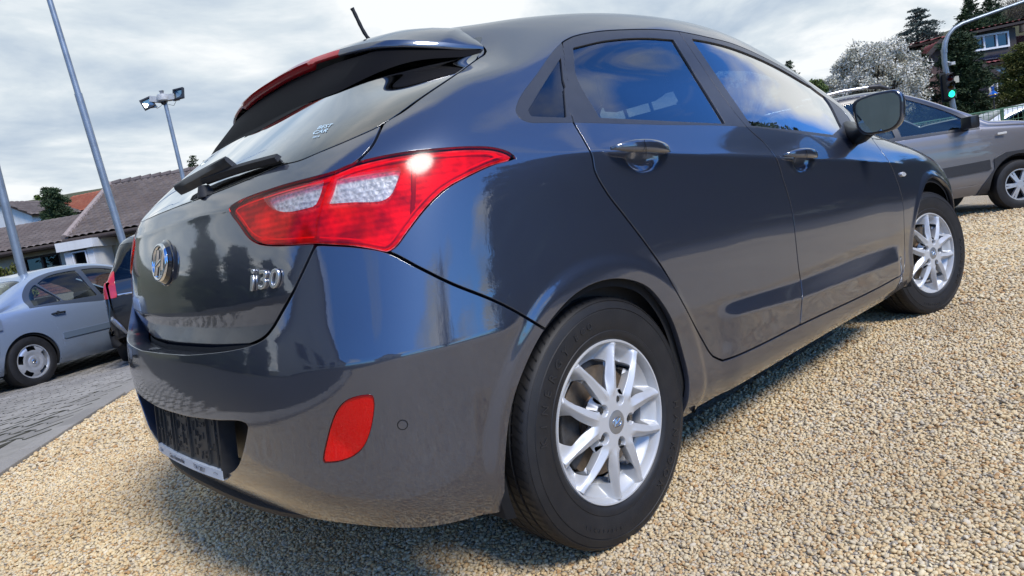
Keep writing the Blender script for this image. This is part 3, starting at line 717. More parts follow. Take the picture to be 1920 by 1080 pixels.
for nm, px in (('rdg', [(1074, 89), (1076, 110), (1079, 138), (1124, 221), (1361, 232.6), (1263, 74), (1209, 70.5), (1135, 75.5), (1074, 89)]),
               ('fdg', [(1296, 72), (1330, 78), (1368.5, 88), (1434, 114), (1500, 150), (1548, 183), (1579, 238), (1562, 253), (1497, 245), (1409, 236), (1352, 154), (1296, 72)]),
               ('qg', [(1052, 107), (1020, 156), (989, 207), (996, 218.5), (1063, 221), (1058, 160), (1052, 107)])):
    LB.field(nm, u_(px))
# bumper outline
bg_ = LK.map(sl_([(591, 457.5), (670, 462), (725.6, 472), (788, 503), (845, 531), (927, 564), (972, 587), (1018.4, 615)]))
bo = LK.map(sl_(gate_open))
LK.field('bump', np.vstack([[(-.3, bo[-1, 1])], bo[::-1], bg_[1:], [(bg_[-1, 0]+.12, bg_[-1, 1]-.06), (bg_[-1, 0]+.12, -.3), (-.3, -.3)]]))
bgB = u_([(591, 457.5), (670, 462), (725.6, 472), (788, 503), (845, 531), (927, 564), (972, 587), (1018.4, 615)])
LB.field('bump', np.vstack([[(-.3, goB[-1, 1])], goB[::-1], bgB[1:], [(bgB[-1, 0]+.12, bgB[-1, 1]-.06), (bgB[-1, 0]+.12, -.3), (-.3, -.3)]]))
refl = [(692.4, 739), (700, 742), (702.6, 752), (701.5, 775), (694.5, 810.4), (686, 832), (676, 846), (657.8, 859), (633, 867), (608, 869), (604, 866), (605, 855), (611, 826.7), (618, 800), (626, 778), (636, 761), (650, 749), (674, 741), (692.4, 739)]
LK.field('refl', LK.map(sl_(refl)))
pk = LK.map(sl_([(348, 779.5), (360, 781.5), (408, 787), (452, 789), (462, 793), (466, 800), (462, 822.6), (455.7, 850), (446, 876), (434, 887), (412, 892), (385, 887), (360, 882)]))
LK.field('pocket', np.vstack([[(-.3, pk[0, 1])], pk, [(-.3, pk[-1, 1]-.005)]]))
def arch_fields(lay):
    x, y, z = lay.S[..., 0], -lay.S[..., 1], lay.S[..., 2]
    ra = np.array([(-.36, -.1), (-.372, .249), (-.378, .314), (-.355, .42), (-.328, .483), (-.27, .558), (-.215, .604), (-.15, .640), (-.099, .659), (-.03, .670), (.047, .666), (.115, .648), (.175, .618), (.228, .566), (.273, .502), (.306, .416), (.321, .33), (.315, .27), (.303, .2), (.30, -.1)])
    ra = smooth_line(ra, .02, 60)
    P = np.stack([x, z], -1).reshape(-1, 2); best = np.full(len(P), 9.)
    sel = np.nonzero((np.abs(P[:, 0]) < .6) & (P[:, 1] < .9))[0]; Q = P[sel]; b = np.full(len(Q), 9.)
    for a, c in zip(ra[:-1], ra[1:]):
        ab = c-a; t = np.clip(((Q-a)@ab)/(ab@ab+1e-12), 0, 1); b = np.minimum(b, np.linalg.norm(Q-a-t[:, None]*ab, axis=1))
    ins = in_poly(Q[:, 0], Q[:, 1], ra); best[sel] = np.where(ins, -b, b); f = np.minimum(best, .06).reshape(x.shape)
    f = np.where(y < .35, .06, f)
    g = np.hypot(x-2.65, z-.31)-.385; g = np.where((z < .31), np.maximum(np.abs(x-2.65)-.385, -.06), g); g = np.where(y < .35, .06, g)
    lay.f['arch'] = np.clip(np.minimum(f, g), -.06, .06)
arch_fields(LB); arch_fields(LK)
# fender, bonnet, windscreen: limits straight on the net
fd = u_(fdoor)
x0 = fd[:, 0].max()
lowdoor = fd[np.argmax(fd[:, 1] < fd[0, 1]+.2)]
fu = [(p[0], p[1]) for p in u_([(1694, 505), (1696.5, 478), (1695.5, 431.5), (1693.5, 385), (1691, 370), (1684, 345), (1668, 306), (1648, 277.5), (1630, 254)])]
bon_t = lvl(7)
LB.field('fender', np.vstack([[(fu[0][0], -.3)], fu, [(fu[-1][0], bon_t), (UMAX, bon_t), (UMAX, -.3)]]))
LB.field('bonnet', [(sta(11.0), bon_t), (UMAX, bon_t), (UMAX, lvl(8)), (sta(11.6), lvl(8))])
LB.field('screen', [(sta(11.85), lvl(8.15)), (UMAX, lvl(8.15)), (UMAX, lvl(11.3)), (sta(11.6), lvl(11.3)), (sta(11.6), lvl(10))])
LB.field('bot', [(-.3, .02), (UMAX, .02), (UMAX, -.4), (-.3, -.4)])
g = .0041
O = lambda f, off=g: (f, off, -1)      # outside
I = lambda f, off=g: (f, off, 1)       # inside
panel('body_side', LB, [O('gate'), O('lamp'), O('band', .001), O('rdoor'), O('fdoor'), O('bump'), O('arch', 0), O('fender'), O('bonnet'), O('screen', 0)], PAINT, mode='central', depth=.016)
panel('rear_door', LB, [I('rdoor'), O('band', .0008)], PAINT, depth=.016)
panel('front_door', LB, [I('fdoor'), O('band', .0008)], PAINT, depth=.016)
panel('front_wing', LB, [I('fender'), O('fdoor'), O('arch', 0), O('bonnet')], PAINT, depth=.016)
panel('bonnet', LB, [I('bonnet')], PAINT, mode='central', depth=.016)
panel('windscreen', LB, [I('screen', .002)], GLS, mode='central', depth=.004)
panel('quarter_window_frame', LB, [I('band', .0008), O('rdoor', .002), O('fdoor', .002), O('qg', 0)], FRM, depth=.007, r=.0008, big=True)
panel('rear_window_frame', LB, [I('band', .0008), I('rdoor', .002), O('rdg', 0)], FRM, depth=.007, r=.0008)
panel('front_window_frame', LB, [I('band', .0008), I('fdoor', .002), O('rdoor', .002), O('fdg', 0)], FRM, depth=.007, r=.0008)
for nm, f, mt in (('rear_door_window', 'rdg', GLS), ('front_door_window', 'fdg', GLS), ('quarter_window', 'qg', GLD)):
    panel(nm, LB, [I(f, -.004)], mt, depth=0, offset=-.0055)
panel('tailgate', LG, [I('gate'), O('lamp', .0035), O('glass', .0022)], PAINT, mode='central', depth=.018)
panel('rear_window', LG, [I('glass', .0022)], GLR, mode='central', depth=.003, offset=.0005)
panel('rear_bumper', LK, [I('bump'), O('refl', 0), O('pocket', 0), O('arch', 0)], PAINT, mode='central', depth=.062)
# tail lamps: clear/red lenses in two housings over a modelled reflector
REDL = glass('red lamp lens', (1.0, .04, .045), .55, .13); CLRL = glass('clear lamp lens', (.93, .93, .93), 1.2, .08)
def redrefl():
    m = NM('red reflector inside lamp'); v = m.co('Object')
    rib = m.n('ShaderNodeTexWave', {'Scale': 24.0, 'Vector': v, 'Distortion': .2}, bands_direction='Z'); vor = m.n('ShaderNodeTexVoronoi', {'Scale': 150.0, 'Vector': v})
    m.p(col=m.mix(m.ramp(m.noise(11, 3, .6, v), [(.42, 0), (.60, 1)]), (.34, .16, .16), (.92, .85, .85)), rough=.45, metal=.0)
    m.p(normal=m.bump(m.math('ADD', rib.outputs['Fac'], m.math('MULTIPLY', vor.outputs['Distance'], .8)), .0007))
    return m.m
def clrrefl():
    m = NM('silver reflector inside lamp'); v = m.co('Object'); vor = m.n('ShaderNodeTexVoronoi', {'Scale': 95.0, 'Vector': v}, distance='CHEBYCHEV')
    wv = m.n('ShaderNodeTexWave', {'Scale': 28.0, 'Vector': v}, bands_direction='Z')
    m.p(col=m.ramp(vor.outputs['Distance'], [(.1, .36), (.6, .62)]), rough=.5, metal=.15, normal=m.bump(m.math('MULTIPLY_ADD', wv.outputs['Fac'], .25, vor.outputs['Distance']), .0025)); return m.m
RR = redrefl(); SR = clrrefl()
clr1 = [(496, 371), (508, 388), (524, 397), (544, 398.5), (593, 388), (602, 370), (610, 339), (560, 350), (513, 364), (496, 371)]
clr2 = [(614, 382), (624, 360), (631, 334), (680, 326), (748, 316), (752, 322), (744, 346), (732, 370), (721, 377), (660, 381), (614, 384)]
LB.field('c1', u_(clr1)); LB.field('c2', u_(clr2))
LB.field('gateL', np.vstack([[(-.3, 0)], [(splitB[-1, 0]+.0, 0)], splitB[::-1], [(splitB[0, 0]+.01, lvl(8)), (-.3, lvl(8))]]))
panel('tail_lamp', LB, [I('lamp', .002), I('gateL', .0018), O('c1', 0)], REDL, depth=.006, offset=.004, label='inner tail lamp lens on the tailgate')
panel('tail_lamp', LB, [I('lamp', .002), O('gateL', .0018), O('c2', 0)], REDL, depth=.006, offset=.004, label='outer tail lamp lens on the rear quarter')
panel('reversing_lens', LB, [I('c1', 0), I('lamp')], CLRL, depth=.002, offset=.0045); panel('indicator_lens', LB, [I('c2', 0)], CLRL, depth=.002, offset=.0045)
panel('lamp_reflector', LB, [I('lamp', .001), O('c1', .001), O('c2', .001)], RR, depth=.002, offset=-.009)
panel('lamp_bowl', LB, [I('c1', -.002)], SR, depth=0, offset=-.010); panel('lamp_bowl', LB, [I('c2', -.002)], SR, depth=0, offset=-.010)
panel('lamp_rim', LB, [I('c1', -.0012), O('c1', .0022), I('lamp')], simple('pale lamp rim', (.85, .45, .42), .3), depth=0, offset=.0052); panel('lamp_rim', LB, [I('c2', -.0012), O('c2', .0022)], D.materials['pale lamp rim'], depth=0, offset=.0052)
for sg_, nm_ in ((1, 'O'), (-1, 'I')):
    panel('lamp_rim', LB, [I('lamp', .011), ('lamp', -.0145, -1), ('gateL', .006, sg_)], D.materials['pale lamp rim'], depth=0, offset=-.003)
LB.f['rib'] = np.abs(LB.f['c2']+0)*0+np.clip(np.abs(LB.S[..., 0]+.44+(LB.S[..., 2]-.93)*-.35)-.0035, -.06, .06)
panel('lamp_rib', LB, [I('lamp', .014), ('rib', 0, 1), O('c2', .01), O('gateL', .0)], simple('dark red rib', (.25, .005, .008), .2), depth=.004, offset=-.004)
panel('lamp_housing', LB, [I('lamp', -.004)], DARK, depth=0, offset=-.040)
# inner dark shell seen through the gaps
f = np.minimum(np.minimum(LB.f['rdg'], LB.f['fdg']), LB.f['qg']); LB.f['win'] = f
panel('inner_shell', LB, [O('win', -.004), O('arch', -.02), O('screen', 0), O('gate', .0), O('lamp', -.0), O('bump', .0)], DARK, mode='central', depth=0, offset=-.022)
panel('inner_gate', LG, [I('gate', -.03), O('glass', -.01), O('lamp', .0)], DARK, mode='central', depth=0, offset=-.022)
panel('inner_bumper', LK, [I('bump', -.01), O('pocket', 0), O('arch', 0)], DARK, mode='central', depth=0, offset=-.068)
def refback():
    m = NM('faceted reflector back'); v = m.co('Object'); vo = m.n('ShaderNodeTexVoronoi', {'Scale': 240.0, 'Vector': v}); n = m.noise(7, 2, .4, v)
    m.p(col=m.mix(m.ramp(n, [(.46, 0), (.52, 1)]), (.70, .30, .30), (1, .95, .9)), rough=.35, normal=m.bump(vo.outputs['Distance'], .0004)); return m.m
panel('rear_reflector', LK, [I('refl', .0025)], glass('deep red reflector lens', (1.0, .03, .035), .9, .015), depth=.008, offset=.0012)
panel('reflector_back', LK, [I('refl', .002)], refback(), depth=0, offset=-.004)
# ------------------------------------------------------------------ wheels
def alloy_mat():
    m = NM('silver alloy'); v = m.co('Object')
    g_ = m.ramp(m.noise(25, 4, .6, v), [(.55, 0), (.85, .35)])
    m.p(col=m.mix(g_, (.55, .555, .55), (.36, .33, .29)), metal=.30, rough=.42, coat=.25, coatr=.15); return m.m
ALLOY = alloy_mat()
def tyre_mat():
    m = NM('tyre rubber'); v = m.co('Object'); n1 = m.noise(14, 6, .7, v); n2 = m.noise(300, 3, .6, v)
    c = m.mix(m.ramp(n1, [(.42, 0), (.75, .55)]), (.009, .009, .010), (.026, .024, .022))
    m.p(col=c, rough=.58, normal=m.bump(n2, .0003)); return m.m
TYRE = tyre_mat(); 
TLET = simple('raised tyre lettering', (.022, .022, .023), .38)
TGRV = simple('tyre groove', (.006, .006, .006), .8)
DISC = simple('worn brake disc', (.30, .24, .18), .42, .8, .3, 30)
NUT = simple('dull wheel nut', (.10, .10, .10), .35, .8)
def make_wheel(x, y, steer=0, rot=0):
    """wheel axis = local -Y (outboard)"""
    root = None
    RX = Matrix.Rotation(R(90), 4, 'X')             # lathe Z -> -Y
    grp = D.objects.new('wheel', None); C.objects.link(grp); grp.parent = CAR; grp.location = (x, y, .31); grp.rotation_euler = (0, 0, steer); grp.empty_display_size = .2
    # tyre: section (r, h) with h outboard
    pr = [(.190, -.190), (.205, -.2), (.235, -.203), (.27, -.200), (.295, -.190), (.306, -.180), (.3145, -.165)]
    for c_ in (-.140, -.107, -.068, -.035):     # tread blocks between four grooves
        pr += [(.3165, c_-.010), (.3165, c_-.005), (.3095, c_-.003), (.3095, c_+.003), (.3165, c_+.005)]
    pr += [(.3160, -.018), (.3145, -.010), (.3105, -.001), (.3050, .0045), (.3035, .0030), (.3020, .0052), (.296, .0075), (.285, .0105), (.2835, .0090), (.2820, .0110), (.262, .0120), (.240, .0100), (.2300, .0075), (.2285, .0090), (.2200, .0085), (.2130, .0060), (.2065, .0000), (.2040, -.006), (.19, -.02)]
    b = MB(); b.lathe(pr, 120, RX@Matrix.Translation((0, 0, -.006))); ty = b.build('tyre', TYRE, grp, smooth=True, angle=30)
    # lateral sipes across both shoulders, real thin blocks in a dark tone
    b = MB(); b2 = MB()
    for k in range(84):
        a = 2*math.pi*k/84
        for (h0, h1, rr) in ((-.034, .001, .3162), (-.185, -.145, .3162), (-.064, -.040, .3168), (-.1, -.075, .3168), (-.136, -.112, .3168)):
            n_ = 4; vs = []
            for i in range(n_+1):
                h = h0+(h1-h0)*i/n_; aa = a+(.05*(i/n_)**2 if h0 > -.05 else .03*i/n_)
                rr_ = rr if h < -.012 else rr-(h+.012)**2*24
                for s in (-.0055, .0055): vs.append(((rr_+.0006)*math.cos(aa+s), (rr_+.0006)*math.sin(aa+s), h-.006))
            b2.add(vs, [(2*i, 2*i+1, 2*i+3, 2*i+2) for i in range(n_)], RX)
    o = b2.build('tread_sipe', TGRV, ty); o['kind'] = 'stuff'
    # raised lettering on the sidewall
    for txt, sz, a0, da, rr in (('KINERGY', .030, 172, -8.2, .258), ('ECO', .022, 112, -6.0, .258), ('HANKOOK', .030, -8, -8.4, .258), ('195/65R15', .013, -100, -3.6, .262)):
        for i, ch in enumerate(txt):
            a = R(a0+da*i); pos = Vector((rr*math.cos(a), -.0062, rr*math.sin(a)))
            tx = Vector((math.sin(a), 0, -math.cos(a))); up = Vector((math.cos(a), 0, math.sin(a)))
            text_mesh('tyre_letter', ch, sz, .0013, TLET, ty, frame(pos, tx, up), wscale=1.05)
    # rim: lip and barrel, lathe
    rp = [(.196, -.17), (.198, -.03), (.2055, -.012), (.2065, -.002), (.2045, .0015), (.2005, .0010), (.1975, -.004), (.1950, -.012), (.1900, -.022), (.1870, -.05), (.1840, -.11), (.180, -.17)]
    b = MB(); b.lathe(rp, 96, RX@Matrix.Translation((0, 0, -.004))); rim = b.build('rim', ALLOY, grp, smooth=True, angle=35)
    # face: hub + five U-shaped spoke pairs, cut out of a dished disc by a signed field
    nr, na = 64, 480
    rr = np.linspace(.030, .196, nr); aa = np.linspace(0, 2*np.pi, na, endpoint=False); GR, GA = np.meshgrid(rr, aa, indexing='ij')
    loc = (GA-R(98)+rot*0+math.pi/5) % (2*math.pi/5)-math.pi/5        # angle from the pair centre
    t = np.clip((GR-.055)/(.190-.055), 0, 1)
    sc = R(8.5)+(R(21.5)-R(8.5))*t**.75                       # spoke centre line
    hw = .0178-.0085*t**1.6                      # half width in metres
    dsp = (np.abs(loc)-sc)*GR; spoke = np.abs(dsp)-hw
    hub = GR-.066; rimj = .160-GR
    pocket = .0115-np.hypot(GR*np.cos(np.abs(loc)-math.pi/5)-.0572, GR*np.sin(np.abs(loc)-math.pi/5))      # lug recess
    f = np.minimum(np.minimum(spoke, hub), rimj)
    k_ = .010; f = np.where(f < 0, f, f)
    fill = np.minimum(hub, spoke); blend = np.maximum(k_-np.abs(hub-spoke), 0)/k_; f = np.minimum(f, fill-blend**2*k_*.25)
    rj = np.maximum(k_-np.abs(rimj-spoke), 0)/k_; f = np.minimum(f, np.minimum(rimj, spoke)-rj**2*k_*.3)
    h = .012-.004*smoothstep(.03, .07, GR)-.030*smoothstep(.06, .196, GR)**1.0*0
    h = .006-.008*smoothstep(.045, .19, GR)+.003*np.exp(-((GR-.12)/.05)**2)
    ridge = smoothstep(-.001, .012, spoke)*smoothstep(.135, .158, GR); h = h-ridge*(.034-.024*smoothstep(.160, .196, GR))
    cen = np.clip(-spoke/hw, 0, 1); h = h+.0085*(cen-.5)*smoothstep(.062, .085, GR)*(1-.5*smoothstep(.16, .19, GR))
    inner = smoothstep(0, 1, np.clip((sc-np.abs(loc))*GR/.020, 0, 1)); h -= .010*inner*smoothstep(.075, .12, GR)
    h -= .014*smoothstep(-.004, .001, pocket)
    X = GR*np.cos(GA); Z = GR*np.sin(GA); P = np.stack([X, -h, Z], -1)
    nn = np.cross(np.gradient(P, axis=1), np.gradient(P, axis=0)); 
    Pw = np.concatenate([P[:, -1:], P, P[:, :1]], 1); nn = np.cross(np.gradient(Pw, axis=1), np.gradient(Pw, axis=0))[:, 1:-1]; nn /= np.linalg.norm(nn, axis=-1, keepdims=True); nn *= np.where(nn[..., 1:2] > 0, -1, 1)
    I1 = np.arange(nr*na).reshape(nr, na); I1 = np.concatenate([I1, I1[:, :1]], 1)
    T = np.concatenate([np.stack([I1[:-1, :-1], I1[1:, :-1], I1[1:, 1:]], -1).reshape(-1, 3), np.stack([I1[:-1, :-1], I1[1:, 1:], I1[:-1, 1:]], -1).reshape(-1, 3)])
    A = np.hstack([P.reshape(-1, 3), nn.reshape(-1, 3), f.reshape(-1, 1)])
    Ac, Tc = cut(A, T, 6)
    # winding so that geometric normal = outboard (-Y)
    gnr = np.cross(Ac[Tc[:, 1], :3]-Ac[Tc[:, 0], :3], Ac[Tc[:, 2], :3]-Ac[Tc[:, 0], :3])[:, 1].mean()
    if gnr > 0: Tc = Tc[:, ::-1]
    Pc, ncc, Tc = flange(Ac[:, :3], Ac[:, 3:6], Tc, .030, .0022, seam=False)
    newobj('spokes', mesh_np('spokes', Pc, Tc, ncc), grp, ALLOY)
    b = MB(); b.lathe([(.0, .0085), (.024, .0082), (.0295, .0068), (.0305, .004), (.0305, -.02)], 40, RX); cap = b.build('hub_cap', simple('hub cap grey', (.36, .37, .38), .3, .7), grp, smooth=True, angle=30)
    # emblem on the cap
    b = MB(); pts = [(.017*math.cos(q), -.0086, .0115*math.sin(q)) for q in np.linspace(0, 2*math.pi, 33)]; b.tube(pts, .0011, 6, cap=False)
    for s in (-1, 1): b.tube([(s*.0085+.0035, -.0088, .008), (s*.0070, -.0094, .0), (s*.0085-.0035, -.0088, -.008)], .0014, 6)
    b.tube([(-.0065, -.0094, -.0025), (.0065, -.0094, .0025)], .0013, 6); b.build('cap_emblem', CHROME, cap, smooth=True)
    for k in range(5):
        a = R(98+36+72*k); c = Vector((.0572*math.cos(a), .0, .0572*math.sin(a)))
        b = MB(); b.lathe([(.0, .000), (.0055, .000), (.0062, -.002), (.0085, -.002), (.0095, -.012), (.0095, -.02)], 6, Matrix.Translation(c)@RX); b.build('wheel_nut', NUT, grp)
    b = MB(); b.lathe([(.045, -.052), (.140, -.052), (.140, -.064), (.045, -.064)], 64, RX); b.build('brake_disc', DISC, grp, smooth=True, angle=30)
    b = MB(); b.lathe([(.0, -.040), (.062, -.040), (.070, -.052)], 40, RX); b.build('disc_hat', simple('rusty disc hat', (.17, .11, .07), .8, .2, .3, 60), grp, smooth=True, angle=30)
    b = MB()
    poly = [(.150*math.cos(a), .150*math.sin(a)) for a in np.linspace(R(150), R(215), 9)]+[(.085*math.cos(a), .085*math.sin(a)) for a in np.linspace(R(215), R(150), 9)]
    b.prism(poly, -.085, -.040, RX); b.build('brake_caliper', simple('grimy caliper', (.07, .065, .06), .6, .3, .4, 60), grp, bev=.004)
    b = MB(); b.lathe([(.0, -.10), (.178, -.10), (.18, -.165), (.0, -.165)], 40, RX); b.build('wheel_back', DARK, grp)
    return grp
RW = -.862
wh = make_wheel(0, RW); wh['label'] = 'right rear wheel'
def copy_wheel(x, y, rz, flip=False):
    g2 = wh.copy(); C.objects.link(g2); g2.location = (x, y, .31); g2.rotation_euler = (0, 0, rz); g2.parent = CAR
    for c_ in wh.children:
        q = c_.copy(); C.objects.link(q); q.parent = g2
        for e in c_.children:
            r_ = e.copy(); C.objects.link(r_); r_.parent = q
    return g2
g2 = copy_wheel(2.65, RW+.012, -.25); g2['label'] = 'right front wheel turned outwards'
g2.rotation_euler = (0, R(-13), -.25)
g3 = copy_wheel(0, -RW, math.pi); g3['label'] = 'left rear wheel'
g4 = copy_wheel(2.65, -RW, math.pi-.25); g4['label'] = 'left front wheel'
# wheel housings and floor
for (cx_, nm) in ((0, 'rear_wheel_housing'), (2.65, 'front_wheel_housing')):
    for s in (-1, 1):
        b = MB(); n_ = 26; vs = []
        for i in range(n_+1):
            a = R(-15+210*i/n_); r_ = .385 if cx_ == 0 else .40
            for y_ in (.856, .835, .60): vs.append((cx_+(r_+(0 if y_ < .85 else -.012))*math.cos(a), s*y_, .31+(r_+(0 if y_ < .85 else -.012))*math.sin(a)))
        fs = [(3*i+j, 3*i+j+1, 3*i+j+4, 3*i+j+3) for i in range(n_) for j in range(2)]; b.add(vs, fs)
        ii = len(b.V); b.add([(cx_, s*.60, .31)]+[(cx_+.40*math.cos(R(-15+210*i/n_)), s*.60, .31+.40*math.sin(R(-15+210*i/n_))) for i in range(n_+1)], [(0, i+1, i+2) for i in range(n_)])
        b.build(nm, simple('felt wheel housing', (.010, .010, .010), .95) if 'felt wheel housing' not in D.materials else D.materials['felt wheel housing'], CAR)
b = MB(); b.box((1.32, 0, .22), (1.9, 1.56, .03)); b.box((-.38, 0, .30), (.40, 1.0, .05)); b.box((3.1, 0, .25), (.5, 1.3, .04)); b.box((1.3, 0, .27), (3.6, 1.1, .06)); b.build('underbody', DARK, CAR)
b = MB(); b.tube([(-.60, .45, .285), (-.30, .45, .27), (.4, .3, .25)], .026, 12); b.box((-.50, .35, .30), (.20, .42, .14)); b.build('exhaust', simple('steel exhaust', (.2, .18, .16), .5, .7), CAR, smooth=True)
# ------------------------------------------------------------------ lower lip of the bumper
b = MB(); ys = np.linspace(-.56, .56, 41); vs = []
for y_ in ys:
    a = abs(y_)/.565; x_ = -.704+.045*a**2.2; z_ = .284-.004*a; e = max(.02, 1-a**6)
    for dx, dz in ((.002, .006), (-.018*e+.002, -.002*e+.004*(1-e)), (-.016*e+.003, -.016*e+.003*(1-e)), (.004+.03*e, -.018*e)): vs.append((x_+dx, y_, z_+dz))
n_ = len(ys); b.add(vs, [(4*i+j, 4*i+j+1, 4*i+j+5, 4*i+j+4) for i in range(n_-1) for j in range(3)])
b.build('bumper_lip', BLKM, CAR, smooth=True, angle=50)
# ------------------------------------------------------------------ spoiler with high-level brake lamp
ep = np.array([(0, -.300, 1.366), (.12, -.299, 1.365), (.24, -.292, 1.359), (.36, -.275, 1.349), (.46, -.245, 1.338), (.53, -.205, 1.326), (.572, -.14, 1.315), (.598, -.065, 1.307), (.612, .005, 1.302)])
rt_uv = gq[-6:]; rt = LG.at(rt_uv[:, 0], rt_uv[:, 1])[0]
def xyz_edge(y): 
    return np.array([nat_spline(np.arange(len(ep), dtype=float), ep, np.array([y]))[0]])[0]
ns = 49; SP = []
side = LG.at(gq[:, 0], gq[:, 1])[0]; side = side[side[:, 2] > 1.295]          # gap line up the D-pillar to the roof
side[:, 1] *= -1
side = side[:np.argmax(side[:, 2])+1]
GSr = LG.S[TT > lvl(8.5)].reshape(-1, 3)*[1, -1, 1]; rootA = []
for q in np.linspace(0, 1, 16):
    yy = side[-1, 1]*q; xx = -.045+(side[-1, 0]+.045)*q**3.0; kk_ = np.argmin((GSr[:, 0]-xx)**2+(GSr[:, 1]-yy)**2+(GSr[:, 2] < 1.3)*9); zz0 = GSr[kk_, 2]; rootA.append(np.array([xx, yy, zz0+.0015]))
rootA[-1] = side[-1].copy(); rootA = np.array(rootA); rootA[:, 2] = np.convolve(np.r_[rootA[0, 2], rootA[:, 2], rootA[-1, 2]], [.25, .5, .25], 'valid')
for i in range(ns):
    s_ = i/(ns-1); e = xyz_edge(s_*(len(ep)-1)); e = np.array([e[1], e[0], e[2]])
    # root on the roof
    if s_ < .82: 
        root = rootA[0]+(rootA[-1]-rootA[0])*0; k = (s_/.82)*(len(rootA)-1); a_ = int(np.clip(k, 0, len(rootA)-2)); root = rootA[a_]*(1-(k-a_))+rootA[a_+1]*(k-a_)
    else:
        k = (s_-.82)/.18*(len(side)-1); k = len(side)-1-k; a_ = int(np.clip(k, 0, len(side)-2)); root = side[a_]*(1-(k-a_))+side[a_+1]*(k-a_)
    SP.append((root, e))
rows = []
for root, e in SP:
    L_ = np.linalg.norm(e-root); up = np.array([0, 0, 1.]); d_ = e-root
    sec = []
    for t in (0, .12, .3, .5, .7, .86, .96): 
        p_ = root+d_*t; p_[2] += .022*math.sin(math.pi*min(t*.9, 1))*min(1, L_/.25)+.0035; sec.append(p_)
    ed = (.35+.65*(abs(e[1]) < .245))*min(1, L_/.1); sec.append(e+np.array([-.004, 0, .004])*ed); sec.append(e+np.array([-.002, 0, -.012])*ed); sec.append(e+np.array([.010, 0, -.018])*ed)
    rows.append(sec)
def strip(rows, i0, i1, both=True):
    b = MB(); A_ = np.array(rows)[:, i0:i1+1]; n_, m_ = A_.shape[:2]
    full = np.concatenate([A_[::-1]*[1, -1, 1], A_[1:]], 0) if both else A_
    n2 = len(full); b.add([tuple(v) for v in full.reshape(-1, 3)], [(i*m_+j, i*m_+j+1, (i+1)*m_+j+1, (i+1)*m_+j) for i in range(n2-1) for j in range(m_-1)]); return b
ri = 18     # brake lamp reaches this far along the edge
rows_np = np.array(rows)
strip(rows, 0, 6).build('spoiler', PAINT, CAR, smooth=True, angle=70)
lampr = rows_np[:ri+1]
strip(lampr, 6, 9).build('high_brake_lamp', simple('red brake lamp cover', (.50, .004, .010), .08, 0, coat=1.0), CAR, smooth=True, angle=60)
for s in (1, -1):
    b = MB(); A_ = rows_np[ri:, 6:10]*[1, s, 1]; n_, m_ = A_.shape[:2]
    b.add([tuple(v) for v in A_.reshape(-1, 3)], [(i*m_+j, i*m_+j+1, (i+1)*m_+j+1, (i+1)*m_+j) for i in range(n_-1) for j in range(m_-1)]); b.build('spoiler_edge', PAINT, CAR, smooth=True, angle=60)
# underside, black, sweeping forward to the glass
ur = []
ul = LG.map(sl_([(585, 191), (624, 178), (684, 157), (744, 139), (790, 127), (850, 116), (893, 109)])); ulp, uln = LG.at(ul[:, 0], ul[:, 1]); ulp = ulp+uln*.002; ulp[:, 1] *= -1
ulp = ulp[np.argsort(ulp[:, 1])]; c0 = ulp[0].copy(); m0 = ulp[3]; c0[1] = 0; c0[0] = c0[0]-.006; ulp = np.vstack([c0, ulp])
for root, e in SP:
    L_ = wq = min(1, np.linalg.norm(e-root)/.25); y_ = abs(e[1]); yq = y_/SP[-1][1][1]*ulp[-1, 1]; g_ = np.array([np.interp(yq, ulp[:, 1], ulp[:, 0]), yq, np.interp(yq, ulp[:, 1], ulp[:, 2])])
    p0 = e+np.array([.012, 0, -.020])*min(1, np.linalg.norm(e-root)/.1)
    g_ = p0+(g_-p0)*(1-.55*float(smoothstep(.42, .58, y_))); L_ = 1.0
    ur.append([p0, p0*.6+g_*.4+np.array([.03, 0, .040])*wq, g_*.85+p0*.15+np.array([0, 0, .006*wq]), g_])
strip(ur, 0, 3).build('spoiler_underside', simple('black spoiler underside', (.004, .004, .005), .7, spec=.08), CAR, smooth=True, angle=60)
# ------------------------------------------------------------------ roof aerial
b = MB(); b.lathe([(.0, .030), (.014, .028), (.024, .012), (.030, 0), (.03, -.02)], 24, Matrix.Translation((.13, 0, 1.440))@Matrix.Diagonal((1.6, 1, 1, 1))); b.build('aerial_base', BLKM, CAR, smooth=True)
b = MB(); P0 = Vector((.115, 0, 1.455)); tipA = Vector(unp(660, 16, 1, 0.0))
pts = [P0.lerp(tipA, t)+Vector((-.010*math.sin(t*math.pi), 0, .004*math.sin(t*9))) for t in np.linspace(0, 1, 14)]
b.tube(pts, [.0058+.0007*(k % 2) for k in range(13)]+[.0072], 8); b.build('aerial', BLKM, CAR, smooth=True)
